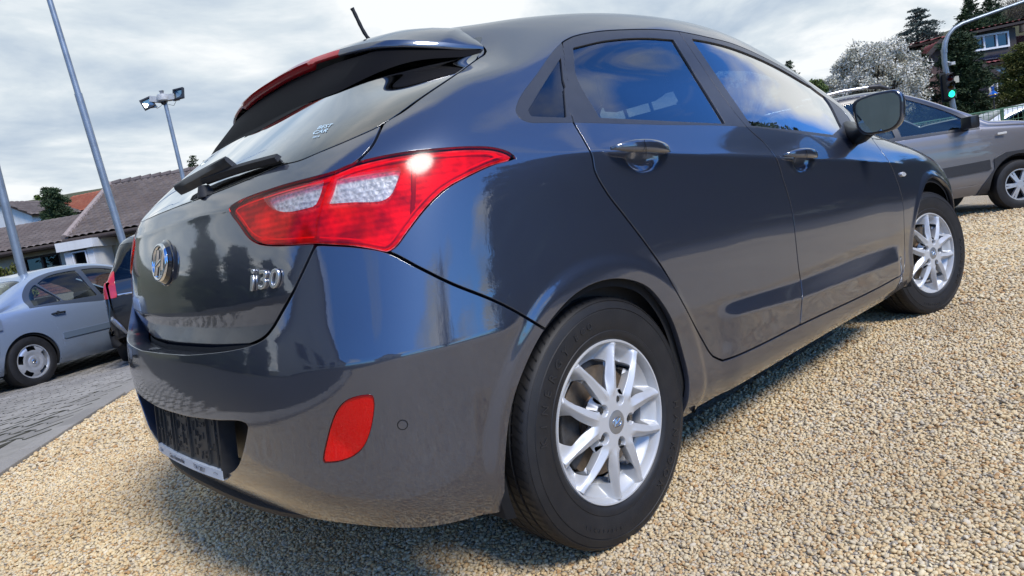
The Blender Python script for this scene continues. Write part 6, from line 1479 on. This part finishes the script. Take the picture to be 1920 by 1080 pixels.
small_house('white hill house with a bright red tiled roof and a skylight, above the conifer', -42.0, 72, 6.0, 9.5, 8, 2.9, 2.2, TRED, WHITE, R(-12), [(-3.6, -2.4, 1.2, 2.4), (-1.5, -.3, 1.2, 2.4), (2.2, 3.4, 1.2, 2.4)], sky=(2.2, .55))
small_house('white gable-fronted wing with dark brown roof, left of the red-roofed hill house', -43.0, 68, 6.2, 5, 6, 2.4, 1.7, TBROWN, WHITE, R(75), [(-1, 0, .8, 1.9)])
small_house('pale hill house with a red roof seen past the leftmost grey post', -55.5, 82, 7.6, 7, 7, 2.7, 1.5, TRED, WHITE, R(8), [(-2, -.8, 1, 2.2), (.8, 2, 1, 2.2)])
small_house('grey flat-looking hill house beside the red one at far left', -52.0, 86, 8.3, 5, 6, 3.0, .6, TBROWN, plaster('grey render', (.40, .42, .44)), R(-6), [(-1.6, -.2, 1.0, 2.4)])
small_house('cream house with an ochre gable low on the slope at far left', -50.0, 70, 4.6, 5.5, 6, 2.6, 2.1, TDRED, CREAM, R(58), [(-1, 0, 1, 2)])
small_house('white house with reddish brown roof below the conifer on the slope', -44.6, 70, 4.9, 6.5, 6, 2.2, 1.9, TDRED, WHITE, R(30), [(-2, -1, .8, 1.8)])
small_house('small shed with a pale red roof right of the conifer', -37.6, 66, 5.2, 2.6, 3, 2.0, 1.1, TDRED, TIMB, R(-20))
small_house('brick house with a dark red roof at the left edge behind the annex', -31.2, 38, .2, 6, 6, 3.0, 1.8, TDRED, plaster('pinkish render', (.42, .28, .22)), R(-15), [(-1, 0, 1, 2.2)])
def dish():
    t = site('satellite_dish', 'grey-blue domed tank on the slope below the ochre gable', 'tank', -42.0, 60, 5.6); b = MB(); b.lathe([(0, 1.1), (.6, 1.0), (1.1, .6), (1.3, 0), (1.25, -.6)], 24); b.build('shell', simple('grey blue tank', (.35, .42, .52), .5), t, smooth=True)
dish()
# --- right: brick gable house, red-roofed house with dormer and solar panels
def gable_house():
    t = site('brick_gable_house', 'brown brick house with its gable and tall white window left of the signal mast', 'house', 23.8, 36, 2.0, None, R(-8))
    BRK = plaster('brown brick face', (.20, .12, .095)); w, dp, h, rh = 4.6, 8, 1.9, 2.0
    b = MB(); b.box((0, dp/2, h/2-.5), (w, dp, h+1)); b.build('wall', BRK, t); b = MB(); b.prism([(-w/2, h), (w/2, h), (0, h+rh)], 0, .3, Matrix.Rotation(R(90), 4, 'X')@Matrix.Translation((0, 0, -.3))); b.build('gable_wall', BRK, t)
    for s in (-1, 1):
        roof_panel('roof', (s*(w/2+.5), -.5, h-.42), (s*(w/2+.5), dp, h-.42), (0, dp, h+rh+.05), (0, -.5, h+rh+.05), TDRED, t, .4, .35)
        b = MB(); b.add([(s*(w/2+.55), -.55, h-.55), (0, -.55, h+rh-.08), (0, -.55, h+rh+.14), (s*(w/2+.55), -.55, h-.28), (s*(w/2+.55), -.48, h-.55), (0, -.48, h+rh-.08), (0, -.48, h+rh+.14), (s*(w/2+.55), -.48, h-.28)], [(0, 1, 2, 3), (4, 7, 6, 5), (0, 4, 5, 1), (3, 2, 6, 7)]); b.build('barge_board', TIMB, t)
    window(t, .15, 1.35, .5, 2.1, -.04, WFRAME, 2, True, .10)
gable_house()
def red_house():
    t = site('red_roof_house', 'house with dull red roof, white dormer window strip and solar panels, top right', 'house', 30.5, 38, 2.6, None, R(6))
    w, dp, h, rh = 13, 9, 2.1, 1.75; b = MB(); b.box((0, dp/2, h/2-.5), (w, dp, h+1)); b.build('wall', CREAM, t)
    roof_panel('roof', (-w/2-.4, -.6, h-.15), (w/2+.4, -.6, h-.15), (w/2+.4, dp/2, h+rh), (-w/2-.4, dp/2, h+rh), TDRED, t, .4, .35)
    b = MB(); b.add([(-w/2-.4, dp/2, h+rh), (w/2+.4, dp/2, h+rh), (w/2+.4, dp+.5, h-.1), (-w/2-.4, dp+.5, h-.1)], [(0, 1, 2, 3)]); b.build('rear_roof', TDRED, t)
    # wide shed dormer
    b = MB(); b.box((-2.1, 2.2, h+1.05), (3.2, 3.2, 1.35)); b.build('dormer', TIMB, t); dz = h+.72
    window(t, -3.3, -1.0, dz, dz+.85, .56, WFRAME, 3, True, .10)
    roof_panel('dormer_roof', (-4.4, .0, h+1.72), (4.6, .0, h+2.2), (4.6, 4.2, h+2.55), (-4.4, 4.2, h+2.15), TDRED, t, .4, .35)
    PV = simple('solar panel', (.012, .018, .045), .12, .3); me = None; an = math.atan2(rh+.15, dp/2+.6)
    for i in range(3):
        for j in range(1): 
            bb = MB(); bb.box((0, 0, 0), (1.0, 1.15, .04)); o = bb.build('solar_panel', PV, t); o.location = (-2.9+i*1.04, .12+j*1.1, h+.27+j*.42); o.rotation_euler = (an, 0, 0)
    for i in range(2): bb = MB(); bb.box((0, 0, 0), (.75, 1.0, .06)); o = bb.build('roof_window', simple('blue sky glass', (.12, .30, .50), .05, .5), t); o.location = (.45+i*1.2, .75, h+.52); o.rotation_euler = (an, 0, 0)
    window(t, -2.6, -.2, .35, 1.6, -.04, WFRAME, 2, True, .10)
red_house()
# ------------------------------------------------------------------ vegetation
def leaf_mat(name, a, b_, c_, rough=.7):
    m = NM(name); v = m.co('Object'); g_ = m.geo(); n = m.noise(1.6, 5, .6, v); at = m.n('ShaderNodeAttribute', attribute_name='tone')
    c = m.mix(at.outputs['Fac'], a, b_); c = m.mix(m.ramp(n, [(.45, 0), (.75, .8)]), c, c_); m.p(col=c, rough=rough); m.set(m.b, 'Specular IOR Level', .25); return m.m
BARK = simple('bark', (.075, .058, .045), .95, 0, .4, 6, .02)
def leaves(name, P, N_, size, mat, parent, rs_, asp=.55, droop=0):
    """thousands of leaf-sized quads; P centres, N_ preferred axis"""
    n = len(P); a = N_+rs_.normal(0, .55, (n, 3)); a /= np.linalg.norm(a, axis=1, keepdims=True); r_ = rs_.normal(0, 1, (n, 3)); b_ = np.cross(a, r_); b_ /= np.linalg.norm(b_, axis=1, keepdims=True)+1e-9
    s = (size*rs_.uniform(.6, 1.35, n))[:, None]; b_ = b_*asp
    V = np.stack([P-a*s-b_*s*.35, P-b_*s*.0+b_*s, P+a*s+b_*s*.35, P-b_*s], 1).reshape(-1, 3); F = np.arange(4*n).reshape(n, 4)
    me = mesh_np(name, V, F, smooth=False); at = me.attributes.new('tone', 'FLOAT', 'FACE'); at.data.foreach_set('value', rs_.rand(n).astype(np.float32)); return newobj(name, me, parent, mat)
def conifer(t, H, Rr, mat, seed, n=16000, base=.12, layered=.0, size=.10, lean=0, shape=.9):
    rs_ = np.random.RandomState(seed); b = MB(); b.tube([(0, 0, -.3), (.02*H*lean, 0, H*.5), (.03*H*lean, 0, H*.97)], [Rr*.07+.06, Rr*.04+.03, .02], 8)
    nb = int(H*(5 if layered else 9)); P = []; Nn = []
    for k in range(nb):
        q = rs_.rand()**.8; q = k/nb; z = H*(base+(1-base)*q); L = Rr*((1-q)**shape)*rs_.uniform(.62, 1.12)+.12; nbr = 5 if layered else 4
        for j in range(nbr):
            a = rs_.uniform(0, 2*math.pi); up = (.05 if layered else .28)*rs_.uniform(.3, 1.4); d = np.array([math.cos(a), math.sin(a), up]); tip = np.array([0, 0, z])+d*L
            if rs_.rand() < .35: b.tube([(0, 0, z), tuple(np.array([0, 0, z])+d*L*.6), tuple(tip*[1, 1, 1]-[0, 0, L*.08])], [.035, .02, .008], 5, cap=False)
            m_ = max(6, int(n/(nb*nbr)*(L/Rr*1.7))); u = rs_.rand(m_)**.6; w_ = L*.20*(1-u*.6)+.05
            p = np.array([0, 0, z])+d*L*u[:, None]; p[:, 2] -= (u**2)*L*.12; off = rs_.normal(0, 1, (m_, 3))*[1, 1, .28 if layered else .5]; P.append(p+off*w_[:, None]); Nn.append(np.tile(d, (m_, 1)))
    b.build('trunk', BARK, t, smooth=True); leaves('crown', np.concatenate(P), np.concatenate(Nn), size, mat, t, rs_, .32)
def broad(t, H, Rr, mat, seed, n=20000, nb=60, size=.06, trunkh=.25, twig=True, flat=.8, spread=.22):
    rs_ = np.random.RandomState(seed); b = MB(); P = []; th = H*trunkh; b.tube([(0, 0, -.3), (.05, .03, th*.6), (0, .0, th)], [Rr*.09+.05, Rr*.07+.04, Rr*.06+.03], 9)
    for k in range(nb):
        a = rs_.uniform(0, 2*math.pi); q = rs_.rand()**.5; el = rs_.uniform(-.15, 1)**1; c = np.array([math.cos(a)*Rr*q*math.cos(el*1.3), math.sin(a)*Rr*q*math.cos(el*1.3), th+(H-th)*(.38+.60*math.sin(max(el, -.2)*1.45)*(.45+.55*q))])
        c = c+rs_.normal(0, .04, 3)*Rr; mid_ = np.array([c[0]*.4, c[1]*.4, th+(c[2]-th)*.55])
        b.tube([(0, 0, th*.8), tuple(mid_), tuple(c)], [Rr*.028+.01, Rr*.015+.006, .006], 5, cap=False)
        cr = Rr*rs_.uniform(.6, 1.3)*spread; m_ = n//nb; off = rs_.normal(0, 1, (m_, 3)); off /= np.linalg.norm(off, axis=1, keepdims=True); off *= rs_.rand(m_, 1)**.45; P.append(c+off*cr*[1, 1, flat])
        if twig:
            for _ in range(7): v_ = rs_.normal(0, 1, 3); v_ /= np.linalg.norm(v_); v_[2] = abs(v_[2])*.9+.1; b.tube([tuple(c-v_*cr*.2), tuple(c+v_*cr*1.15)], [.010, .003], 3, cap=False)
    b.build('trunk', BARK, t, smooth=True)
    if mat is not None: P = np.concatenate(P); leaves('crown', P, rs_.normal(0, 1, P.shape), size, mat, t, rs_, .8)
LCON = leaf_mat('dark conifer needles', (.026, .050, .022), (.055, .085, .034), (.07, .075, .035)); LCED = leaf_mat('blue green cedar needles', (.055, .082, .068), (.11, .14, .115), (.055, .070, .050))
LBLS = leaf_mat('white blossom', (.64, .61, .51), (.82, .79, .69), (.38, .38, .25)); LPNK = leaf_mat('reddish spring buds', (.16, .075, .06), (.26, .16, .12), (.11, .09, .05)); LYEL = leaf_mat('yellow green thuja', (.075, .095, .020), (.14, .15, .035), (.10, .075, .025)); LGRN = leaf_mat('fresh green leaves', (.06, .10, .02), (.14, .19, .05), (.09, .10, .03)); LBRN = leaf_mat('brown scrub', (.09, .065, .04), (.15, .12, .06), (.07, .075, .03))
def tree_at(name, label, cat, px, dep, zz=None, group=None): r, z = bk(px[0], px[1], dep); return site(name, label, cat, r, dep, zz, group)
t = site('cherry_tree', 'broad cherry tree in full white blossom above the roof rails of the grey off-roader', 'tree', 14.1, 25, .6); broad(t, 4.1, 1.75, LBLS, 3, 52000, 170, .036, .22, True, .9, .19)
t = site('cherry_tree', 'smaller white blossom tree low at the left side of the big cherry tree', 'tree', 12.55, 25.5, .6); broad(t, 3.3, 1.1, LBLS, 13, 16000, 70, .032, .2, True, .9, .2)
t = site('cedar_tree', 'tall blue-green cedar with tiered branches, behind the brick gable house', 'tree', 26.7, 42, 2.0); conifer(t, 7.1, 2.5, LCED, 5, 26000, .10, 1, .085, 0, .62)
t = site('yew_tree', 'dark green conifer just right of the signal mast', 'tree', 20.75, 30, 1.3); conifer(t, 4.1, 1.15, LCON, 7, 26000, .0, 0, .07, 0, .42)
t = site('yew_tree', 'dark green conifer behind the signal mast, nearest the brick gable', 'tree', 19.3, 30.5, 1.3); conifer(t, 3.7, .6, LCON, 8, 12000, .0, 0, .065, 0, .6)
t = site('thuja_bush', 'yellow-green thuja bush at the right edge in front of the red-roofed house', 'bush', 18.95, 24, 1.0); conifer(t, 2.7, .95, LYEL, 9, 18000, .0, 0, .055, 0, .35)
t = site('budding_tree', 'reddish budding tree showing over the roof of the dark hatchback', 'tree', 9.9, 27, .2); broad(t, 4.6, 2.0, LPNK, 21, 9000, 70, .030, .25, True, .8, .16)
t = site('round_bush', 'green bush between the budding tree and the blossom tree', 'bush', 10.9, 23.5, .2); broad(t, 3.5, 1.0, LGRN, 22, 7000, 40, .04, .2, True, .8, .2)
t = site('small_pine', 'small dark pine on the skyline between the budding tree and the blossom', 'tree', 17.8, 40, 2.5); conifer(t, 4.4, 1.3, LCON, 23, 7000, .2, 0, .09)
for i, (px, dep, h, rr_, mt, lb) in enumerate((((1822, 40), 70, 5.0, 1.7, LCON, 'dark pine on the ridge just above the signal arm bend'), ((1862, 30), 82, 5.6, 2.0, LCON, 'dark pine on the ridge left of the bare trees'), ((1843, 45), 90, 4.0, 1.5, LCED, 'low grey-green pine on the ridge between two dark ones'))):
    r, z = bk(px[0], px[1]+28, dep); t = site('ridge_pine', lb, 'tree', r, dep, z-h*.15, 'pines on the ridge'); conifer(t, h, rr_, mt, 30+i, 5000, .1, 0, .16)
for i, (px, dep, h) in enumerate((((1893, 62), 86, 7.0), ((1915, 50), 90, 8.0))):
    r, z = bk(px[0], px[1], dep); t = site('bare_tree', ('bare grey-brown tree on the ridge', 'taller bare tree on the ridge at the right edge')[i], 'tree', r, dep, z-.4); broad(t, h*.6, 3.0, LBRN, 40+i, 1600, 60, .05, .2, True, .9, .22)
t = site('spruce_tree', 'dark conifer cluster in front of the red-roofed hill houses at left', 'tree', -37.6, 60, 4.4); conifer(t, 5.4, 1.7, LCON, 50, 14000, .0, 0, .13, 0, .45)
t = site('spruce_tree', 'slim pointed dark conifer left of the conifer cluster on the slope', 'tree', -38.6, 60.5, 4.6); conifer(t, 5.5, .8, LCON, 51, 7000, .0, 0, .12, 0, .5)
t = site('hill_bush', 'round green bush on the skyline between hill houses at left', 'bush', -47.5, 74, 8.6); broad(t, 2.6, 1.6, LGRN, 52, 3000, 30, .12, .1, False, .9, .3)
r, z = bk(362, 300, 46); t = site('spruce_tree', 'larger conifer tip above the brown roof behind the rear wiper', 'tree', r, 46, 0.5); conifer(t, z-.5+.35, 1.5, LCON, 53, 7000, .3, 1, .11)
r, z = bk(388, 303, 46); t = site('spruce_tree', 'smaller conifer tip at the edge of the rear window', 'tree', r, 46, .5); conifer(t, z-.5+.1, 1.1, LCON, 54, 4000, .3, 0, .10)
t = site('garden_shrub', 'thin yellow-green shrub beside the leftmost grey post', 'bush', -10.35, 14.5, -.23); broad(t, 1.95, .48, LYEL, 55, 3000, 40, .030, .15, True, 1.1, .2)
# scrub on the bank (nobody could count it)
rs_ = np.random.RandomState(77); n_ = 60000; rr_ = rs_.uniform(7, 40, n_); dd_ = rs_.uniform(17.5, 33, n_); cl_ = np.sin(rr_*1.7)*np.cos(dd_*1.3+rr_*.6)+rs_.normal(0, .4, n_); ok = cl_ > -.5; rr_, dd_ = rr_[ok], dd_[ok]
XY = CAM[None, :2]+RH[None, :2]*rr_[:, None]+FH[None, :2]*dd_[:, None]; zz_ = gz_np(XY[:, 0], XY[:, 1]); hh_ = rs_.rand(len(rr_))**2*(.25+.35*(np.sin(rr_*.9+dd_)*.5+.5)); P = np.stack([XY[:, 0], XY[:, 1], zz_+hh_], -1)
o = leaves('bank_scrub', P, np.tile([0, 0, 1.], (len(P), 1)), .07, LBRN, None, rs_, .35); o['kind'] = 'stuff'; o['label'] = 'brown and green scrub covering the bank behind the fence'
n_ = 26000; rr_ = rs_.uniform(7, 40, n_); dd_ = rs_.uniform(14.5, 34, n_); XY = CAM[None, :2]+RH[None, :2]*rr_[:, None]+FH[None, :2]*dd_[:, None]; P = np.stack([XY[:, 0], XY[:, 1], gz_np(XY[:, 0], XY[:, 1])+.05+.1*rs_.rand(n_)], -1); o = leaves('bank_grass', P, np.tile([0, 0, 1.], (len(P), 1)), .06, LGRN, None, rs_, .2); o['kind'] = 'stuff'
# ------------------------------------------------------------------ street furniture
GALV = simple('galvanised steel', (.26, .30, .33), .42, .55, .22, 5)
def post(label, px_b, px_t, dep, r0_, r1_, over=0, name='steel_post', joint=None):
    r, z = bk(*px_b, dep); r2, z2 = bk(*px_t, dep); g_ = gz(*wpos(r, dep)[:2]); k = (r2-r)/(z2-z); rb = r-(z-g_)*k; t = site(name, label, 'post', rb, dep, g_, 'grey steel posts')
    H = z2-g_+over; b = MB()
    if joint: zj = joint-g_; b.tube([(0, 0, -.2), (k*zj, 0, zj)], [r0_, r0_*.96], 16); b.tube([(k*zj, 0, zj), (k*H, 0, H)], [r0_*.80, r1_], 16)
    else: b.tube([(0, 0, -.2), (k*H, 0, H)], [r0_, r1_], 16)
    b.build('shaft', GALV, t, smooth=True, angle=40)
    b = MB(); b.lathe([(r0_*2.2, 0), (r0_*2.2, .02), (r0_*1.2, .03), (r0_*1.02, .16)], 20, Matrix.Translation((0, 0, 0))); b.build('foot', GALV, t, smooth=True, angle=40)
    return t, H, k
_, zj = bk(145, 176, 11)
post('tall grey steel post running out of the top of the picture, stepped in width halfway', (234, 462), (93, 0), 11, .058, .034, 2.2, joint=zj)
post('grey steel post at the far left edge, rising from behind the pale blue saloon', (42, 510), (0, 345), 9, .055, .050, 1.6)
t, H, k = post('grey lamp post carrying two square floodlights and a camera, behind the rear window', (345, 340), (309, 190), 19, .062, .052, 0, 'floodlight_post')
def floods():
    b = MB(); b.tube([(k*H, 0, H-.05), (k*H, 0, H+.02)], .085, 16); b.build('collar', GALV, t, smooth=True)
    HS = simple('weathered white housing', (.45, .45, .43), .55, 0, .2, 12); b = MB(); X0 = k*H-.02
    b.lathe([(0, .24), (.17, .23), (.20, .14), (.20, .02), (.14, -.02)], 28, Matrix.Translation((X0, -.05, H))); b.box((X0-.27, 0, H+.11), (.36, .22, .20), M=Matrix.Rotation(R(14), 4, 'Y')); b.box((X0+.27, 0, H+.10), (.30, .22, .20)); hs = b.build('head_box', HS, t, smooth=True, angle=30)
    b = MB(); b.lathe([(0, -.13), (.07, -.10), (.10, -.03), (.10, .0)], 20, Matrix.Translation((X0, -.08, H-.02))); b.build('camera_dome', simple('smoked dome', (.01, .01, .012), .08), t, smooth=True)
    b = MB(); b.box((X0-.02, 0, H+.30), (.10, .10, .12)); b.box((X0-.02, 0, H+.37), (.14, .12, .02)); b.build('sensor', simple('grey sensor', (.2, .2, .2), .5), t)
    for sx, tl_, yw in ((-1, 12, -18), (1, -2, 14)):
        Mx = Matrix.Translation((X0+sx*(.56 if sx < 0 else .58), -.06, H+(.02 if sx < 0 else .16)))@Matrix.Rotation(R(-yw), 4, 'Z')@Matrix.Rotation(R(tl_*-1.6 if sx < 0 else 0), 4, 'Y')@Matrix.Rotation(R(-14), 4, 'X')
        b = MB(); 
        for (cx, cz, w_, h_) in ((0, .17, .42, .05), (0, -.17, .42, .05), (-.185, 0, .05, .30), (.185, 0, .05, .30)): b.box((0, 0, 0), (w_, .09, h_), M=Matrix.Translation((cx, 0, cz)), rz=0)
        for i in range(len(b.V)): b.V[i] = tuple(Mx@Vector(b.V[i]))
        f = b.build('floodlight', simple('black floodlight frame', (.02, .022, .025), .4) if 'black floodlight frame' not in D.materials else D.materials['black floodlight frame'], t)
        b = MB(); b.add([(-.17, .05, -.16), (.17, .05, -.16), (.17, .05, .16), (-.17, .05, .16), (0, .10, 0)], [(0, 1, 4), (1, 2, 4), (2, 3, 4), (3, 0, 4)], Mx); b.build('reflector', simple('floodlight reflector', (.5, .5, .5), .25, .9) if 'floodlight reflector' not in D.materials else D.materials['floodlight reflector'], f)
        b = MB(); b.add([(-.17, -.02, -.16), (.17, -.02, -.16), (.17, -.02, .16), (-.17, -.02, .16)], [(0, 1, 2, 3)], Mx); b.build('glass', GLB, f); b = MB(); b.add([(-.12, .03, -.15), (.12, .03, -.15), (.12, .05, -.11), (-.12, .05, -.11)], [(0, 1, 2, 3)], Mx); b.build('led_strip', WFRAME, f)
        b = MB(); b.box((X0+sx*.42, .02, H-.10+(.09 if sx > 0 else -.02)), (.22, .12, .05)); b.build('bracket', GALV, t)
        b = MB(); b.tube([(X0+sx*.42, 0, H-.05), (X0+sx*.30, 0, H-.20), (X0+sx*.12, 0, H-.12)], .008, 6); b.build('cable', BLKM, t)
floods()
for ch in t.children:
    if not ch.name.startswith(('shaft', 'foot')): ch.scale = (.76,)*3; ch.location = (k*H*.24, 0, H*.24)
def signal():
    dep = 22; r0, _ = bk(1785, 190, dep); g_ = gz(*wpos(r0, dep)[:2]); t = site('signal_mast', 'grey traffic signal mast curving into a long arm, its lower signal showing green', 'traffic light', r0, dep, g_)
    pts = [bk(*q, dep) for q in ((1789, 210), (1784, 185), (1777, 150), (1771, 118), (1770, 96), (1772, 80), (1778, 66), (1788, 54), (1803, 45), (1830, 35), (1875, 19), (1920, 3), (1990, -26))]
    P = [(pts[0][0]-r0+.04, 0, -.2)]+[(r-r0, 0, z-g_) for r, z in pts]; b = MB(); b.tube(P, [.085]*4+[.08]*3+[.062]*3+[.055]*4, 16); b.build('mast', GALV, t, smooth=True)
    b = MB(); b.lathe([(.092, -.06), (.092, .06)], 20, Matrix.Translation((P[5][0], 0, P[5][2]))); b.build('mast_joint', GALV, t, smooth=True)
    (ra, za), (rb_, zb_) = bk(1766, 147, dep), bk(1783, 182, dep); w_ = .26; h_ = .80; cx_ = (ra+rb_)/2-r0-.03; cz_ = (za+zb_)/2-g_+.02
    b = MB(); b.box((cx_, -.16, cz_), (w_, .20, h_)); s = b.build('signal_head', BLKM, t, bev=.02)
    b = MB(); b.box((cx_, -.04, cz_), (w_+.10, .02, h_+.12)); b.build('backing_board', BLKM, s)
    GR = NM('lit green lens'); GR.p(col=(.0, .5, .25), rough=.3, ecol=(.02, 1, .48, 1), estr=1.6)
    for i, mt in ((1, simple('unlit red lens', (.05, .004, .004), .2)), (0, simple('unlit amber lens', (.05, .025, .003), .2)), (-1, GR.m)):
        RXm = Matrix.Translation((cx_, -.262, cz_+i*.25))@Matrix.Rotation(R(90), 4, 'X'); b = MB(); b.lathe([(0, .022), (.06, .016), (.105, .0)], 28, RXm); b.build('lens', mt, s, smooth=True)
        b = MB(); vs = [((.118)*math.cos(a), dy, (.118)*math.sin(a)) for a in np.linspace(R(-10), R(190), 15) for dy in (0, -.16*max(.3, math.sin(max(0, a if a < math.pi else math.pi))))]; b.add(vs, [(2*j, 2*j+1, 2*j+3, 2*j+2) for j in range(14)], Matrix.Translation((cx_, -.262, cz_+i*.25))); b.build('visor', BLKM, s, smooth=True)
    rs1, zs1 = bk(1789, 150, dep); b = MB(); b.box((rs1-r0, -.04, zs1-g_), (.18, .12, .20)); b.tube([(rs1-r0-.02, 0, zs1-g_-.1), (rs1-r0+.0, 0, zs1-g_-.52)], .016, 8); b.build('sign_box', simple('cream metal box', (.52, .50, .40), .5), t)
    rs2, zs2 = bk(1781, 117, dep); b = MB(); b.tube([(P[4][0], 0, zs2-g_+.06), (rs2-r0, -.03, zs2-g_-.02)], .025, 8); b.box((rs2-r0+.03, -.04, zs2-g_-.05), (.12, .16, .09)); b.build('detector', simple('pale detector', (.55, .55, .52), .5), t)
signal()
def fence():
    dep = 13.9; t = site('mesh_fence', 'low green wire mesh fence behind the bonnet of the grey off-roader', 'fence', 6, dep, -.235); FG = simple('green coated wire', (.10, .20, .12), .5)
    H = 1.52; x1 = 11.0; b = MB()
    for i in range(int(x1/.10)): b.box((i*.10, 0, H/2+.03), (.007, .007, H))
    o = b.build('mesh_wire', FG, t); o['kind'] = 'stuff'; b = MB()
    for j in range(8): b.box((x1/2, -.008, .08+j*.205), (x1, .009, .009))
    o = b.build('cross_wire', FG, t); o['kind'] = 'stuff'
    b = MB(); b.box((x1/2, 0, H+.03), (x1, .03, .025)); b.build('top_rail', FG, t)
    for i in range(6): b = MB(); b.box((i*2.2, .03, H/2), (.05, .05, H+.1)); b.build('fence_post', FG, t)
fence()
def ornament():  # blue garden ornament on a stem
    r, z = bk(1862, 176, 19); g_ = gz(*wpos(r, 19)[:2]); t = site('garden_ornament', 'small blue bell-shaped globe on a stem, in front of the hedge at right', 'ornament', r, 19, g_); h = z-g_; BL_ = simple('cobalt blue glaze', (.01, .10, .42), .12, 0, .2, 9, coat=1.0)
    b = MB(); b.tube([(0, 0, 0), (0, 0, h-.15)], .02, 8); b.build('stem', BLKM, t); b = MB(); b.lathe([(.0, -.16), (.10, -.15), (.16, -.10), (.19, -.02), (.13, .06), (.06, .13), (.055, .26), (.09, .34), (.0, .36)], 24, Matrix.Translation((0, 0, h))@Matrix.Scale(.6, 4)); b.build('globe', BL_, t, smooth=True); b = MB(); b.lathe([(.185, -.075), (.2, -.05), (.185, -.03)], 24, Matrix.Translation((0, 0, h))@Matrix.Scale(.6, 4)); b.build('gold_band', simple('gold band', (.6, .42, .12), .25, .8), t, smooth=True)
ornament()
# ------------------------------------------------------------------ what stands behind the photographer (seen mirrored in the car), plus added evergreens
gb = thing('roadside_tree', 'big dark roadside evergreen across the road, mirrored in the rear door', 'tree', (*ef(20, 0), 0), 0, 'evergreens across the road'); conifer(gb, 9.5, 4.2, LCON, 60, 26000, .0, 0, .22, 0, .30)
for i, (x, y) in enumerate((ef(21, 6.5), ef(20, 13), ef(25, 3), ef(26, 10))): q = dup(gb, (x, y, 0), R(70*(i+1)), ('big dark roadside evergreen, second of the row across the road', 'big dark roadside evergreen, third of the row across the road', 'big dark roadside evergreen, fourth of the row across the road', 'big dark roadside evergreen, fifth of the row across the road')[i])
bt = thing('roadside_bare_tree', 'bare tree across the road, mirrored in the rear quarter', 'tree', (*ef(16.5, -14.5), 0)); broad(bt, 7.5, 3.2, LBRN, 61, 2500, 90, .05, .2, True, .9, .2)
sheet_clip('verge', [ef(24, -60), ef(24, 60), ef(15.2, 60), ef(15.2, -60)], GRASSY, .002, 4.0)
def back_house(label, loc, rz, w=9, dp=9, h=4.6, rh=3.6, wm=WHITE):
    t = thing('roadside_house', label, 'house', loc, rz, 'houses across the road'); b = MB(); b.box((0, 0, h/2), (w, dp, h)); b.build('wall', wm, t); b = MB()
    b.prism([(-w/2, h), (w/2, h), (0, h+rh)], -dp/2+.01, dp/2-.01, Matrix.Rotation(R(90), 4, 'X')); b.build('gable_wall', wm, t)
    for s in (-1, 1): b = MB(); b.add([(s*(w/2+.4), -dp/2-.4, h-.3), (s*(w/2+.4), dp/2+.4, h-.3), (0, dp/2+.4, h+rh+.05), (0, -dp/2-.4, h+rh+.05)], [(0, 1, 2, 3)]); b.build('roof', TBROWN, t)
    for fx in (-2.6, -.6, 1.4):
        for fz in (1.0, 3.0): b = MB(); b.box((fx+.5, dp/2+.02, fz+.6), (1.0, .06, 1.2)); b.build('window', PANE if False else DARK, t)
for i, (az_, dd) in enumerate(((118, 21), (131, 19), (143, 22), (172, 20))):  # evergreens added out of view to darken what the tailgate mirrors
    q = dup(gb, (dd*math.cos(R(az_)), dd*math.sin(R(az_)), -.3), R(50*i+20), ('dark evergreen added beyond the paved yard, nearest the annex, to darken the tailgate reflection', 'dark evergreen added beyond the paved yard, second from the annex', 'dark evergreen added beyond the paved yard, third from the annex', 'dark evergreen added alone behind the left end of the yard')[i], 'evergreens added for the tailgate reflection'); q.scale = (.6, .6, .6)
back_house('white gabled house across the road, mirrored in the bumper', (-20, -19, 0), R(-50)); back_house('cream gabled house beside the white one, mirrored in the tailgate', (-20, 3, 0), R(-95), 10, 9, 4.2, 3.2, CREAM)
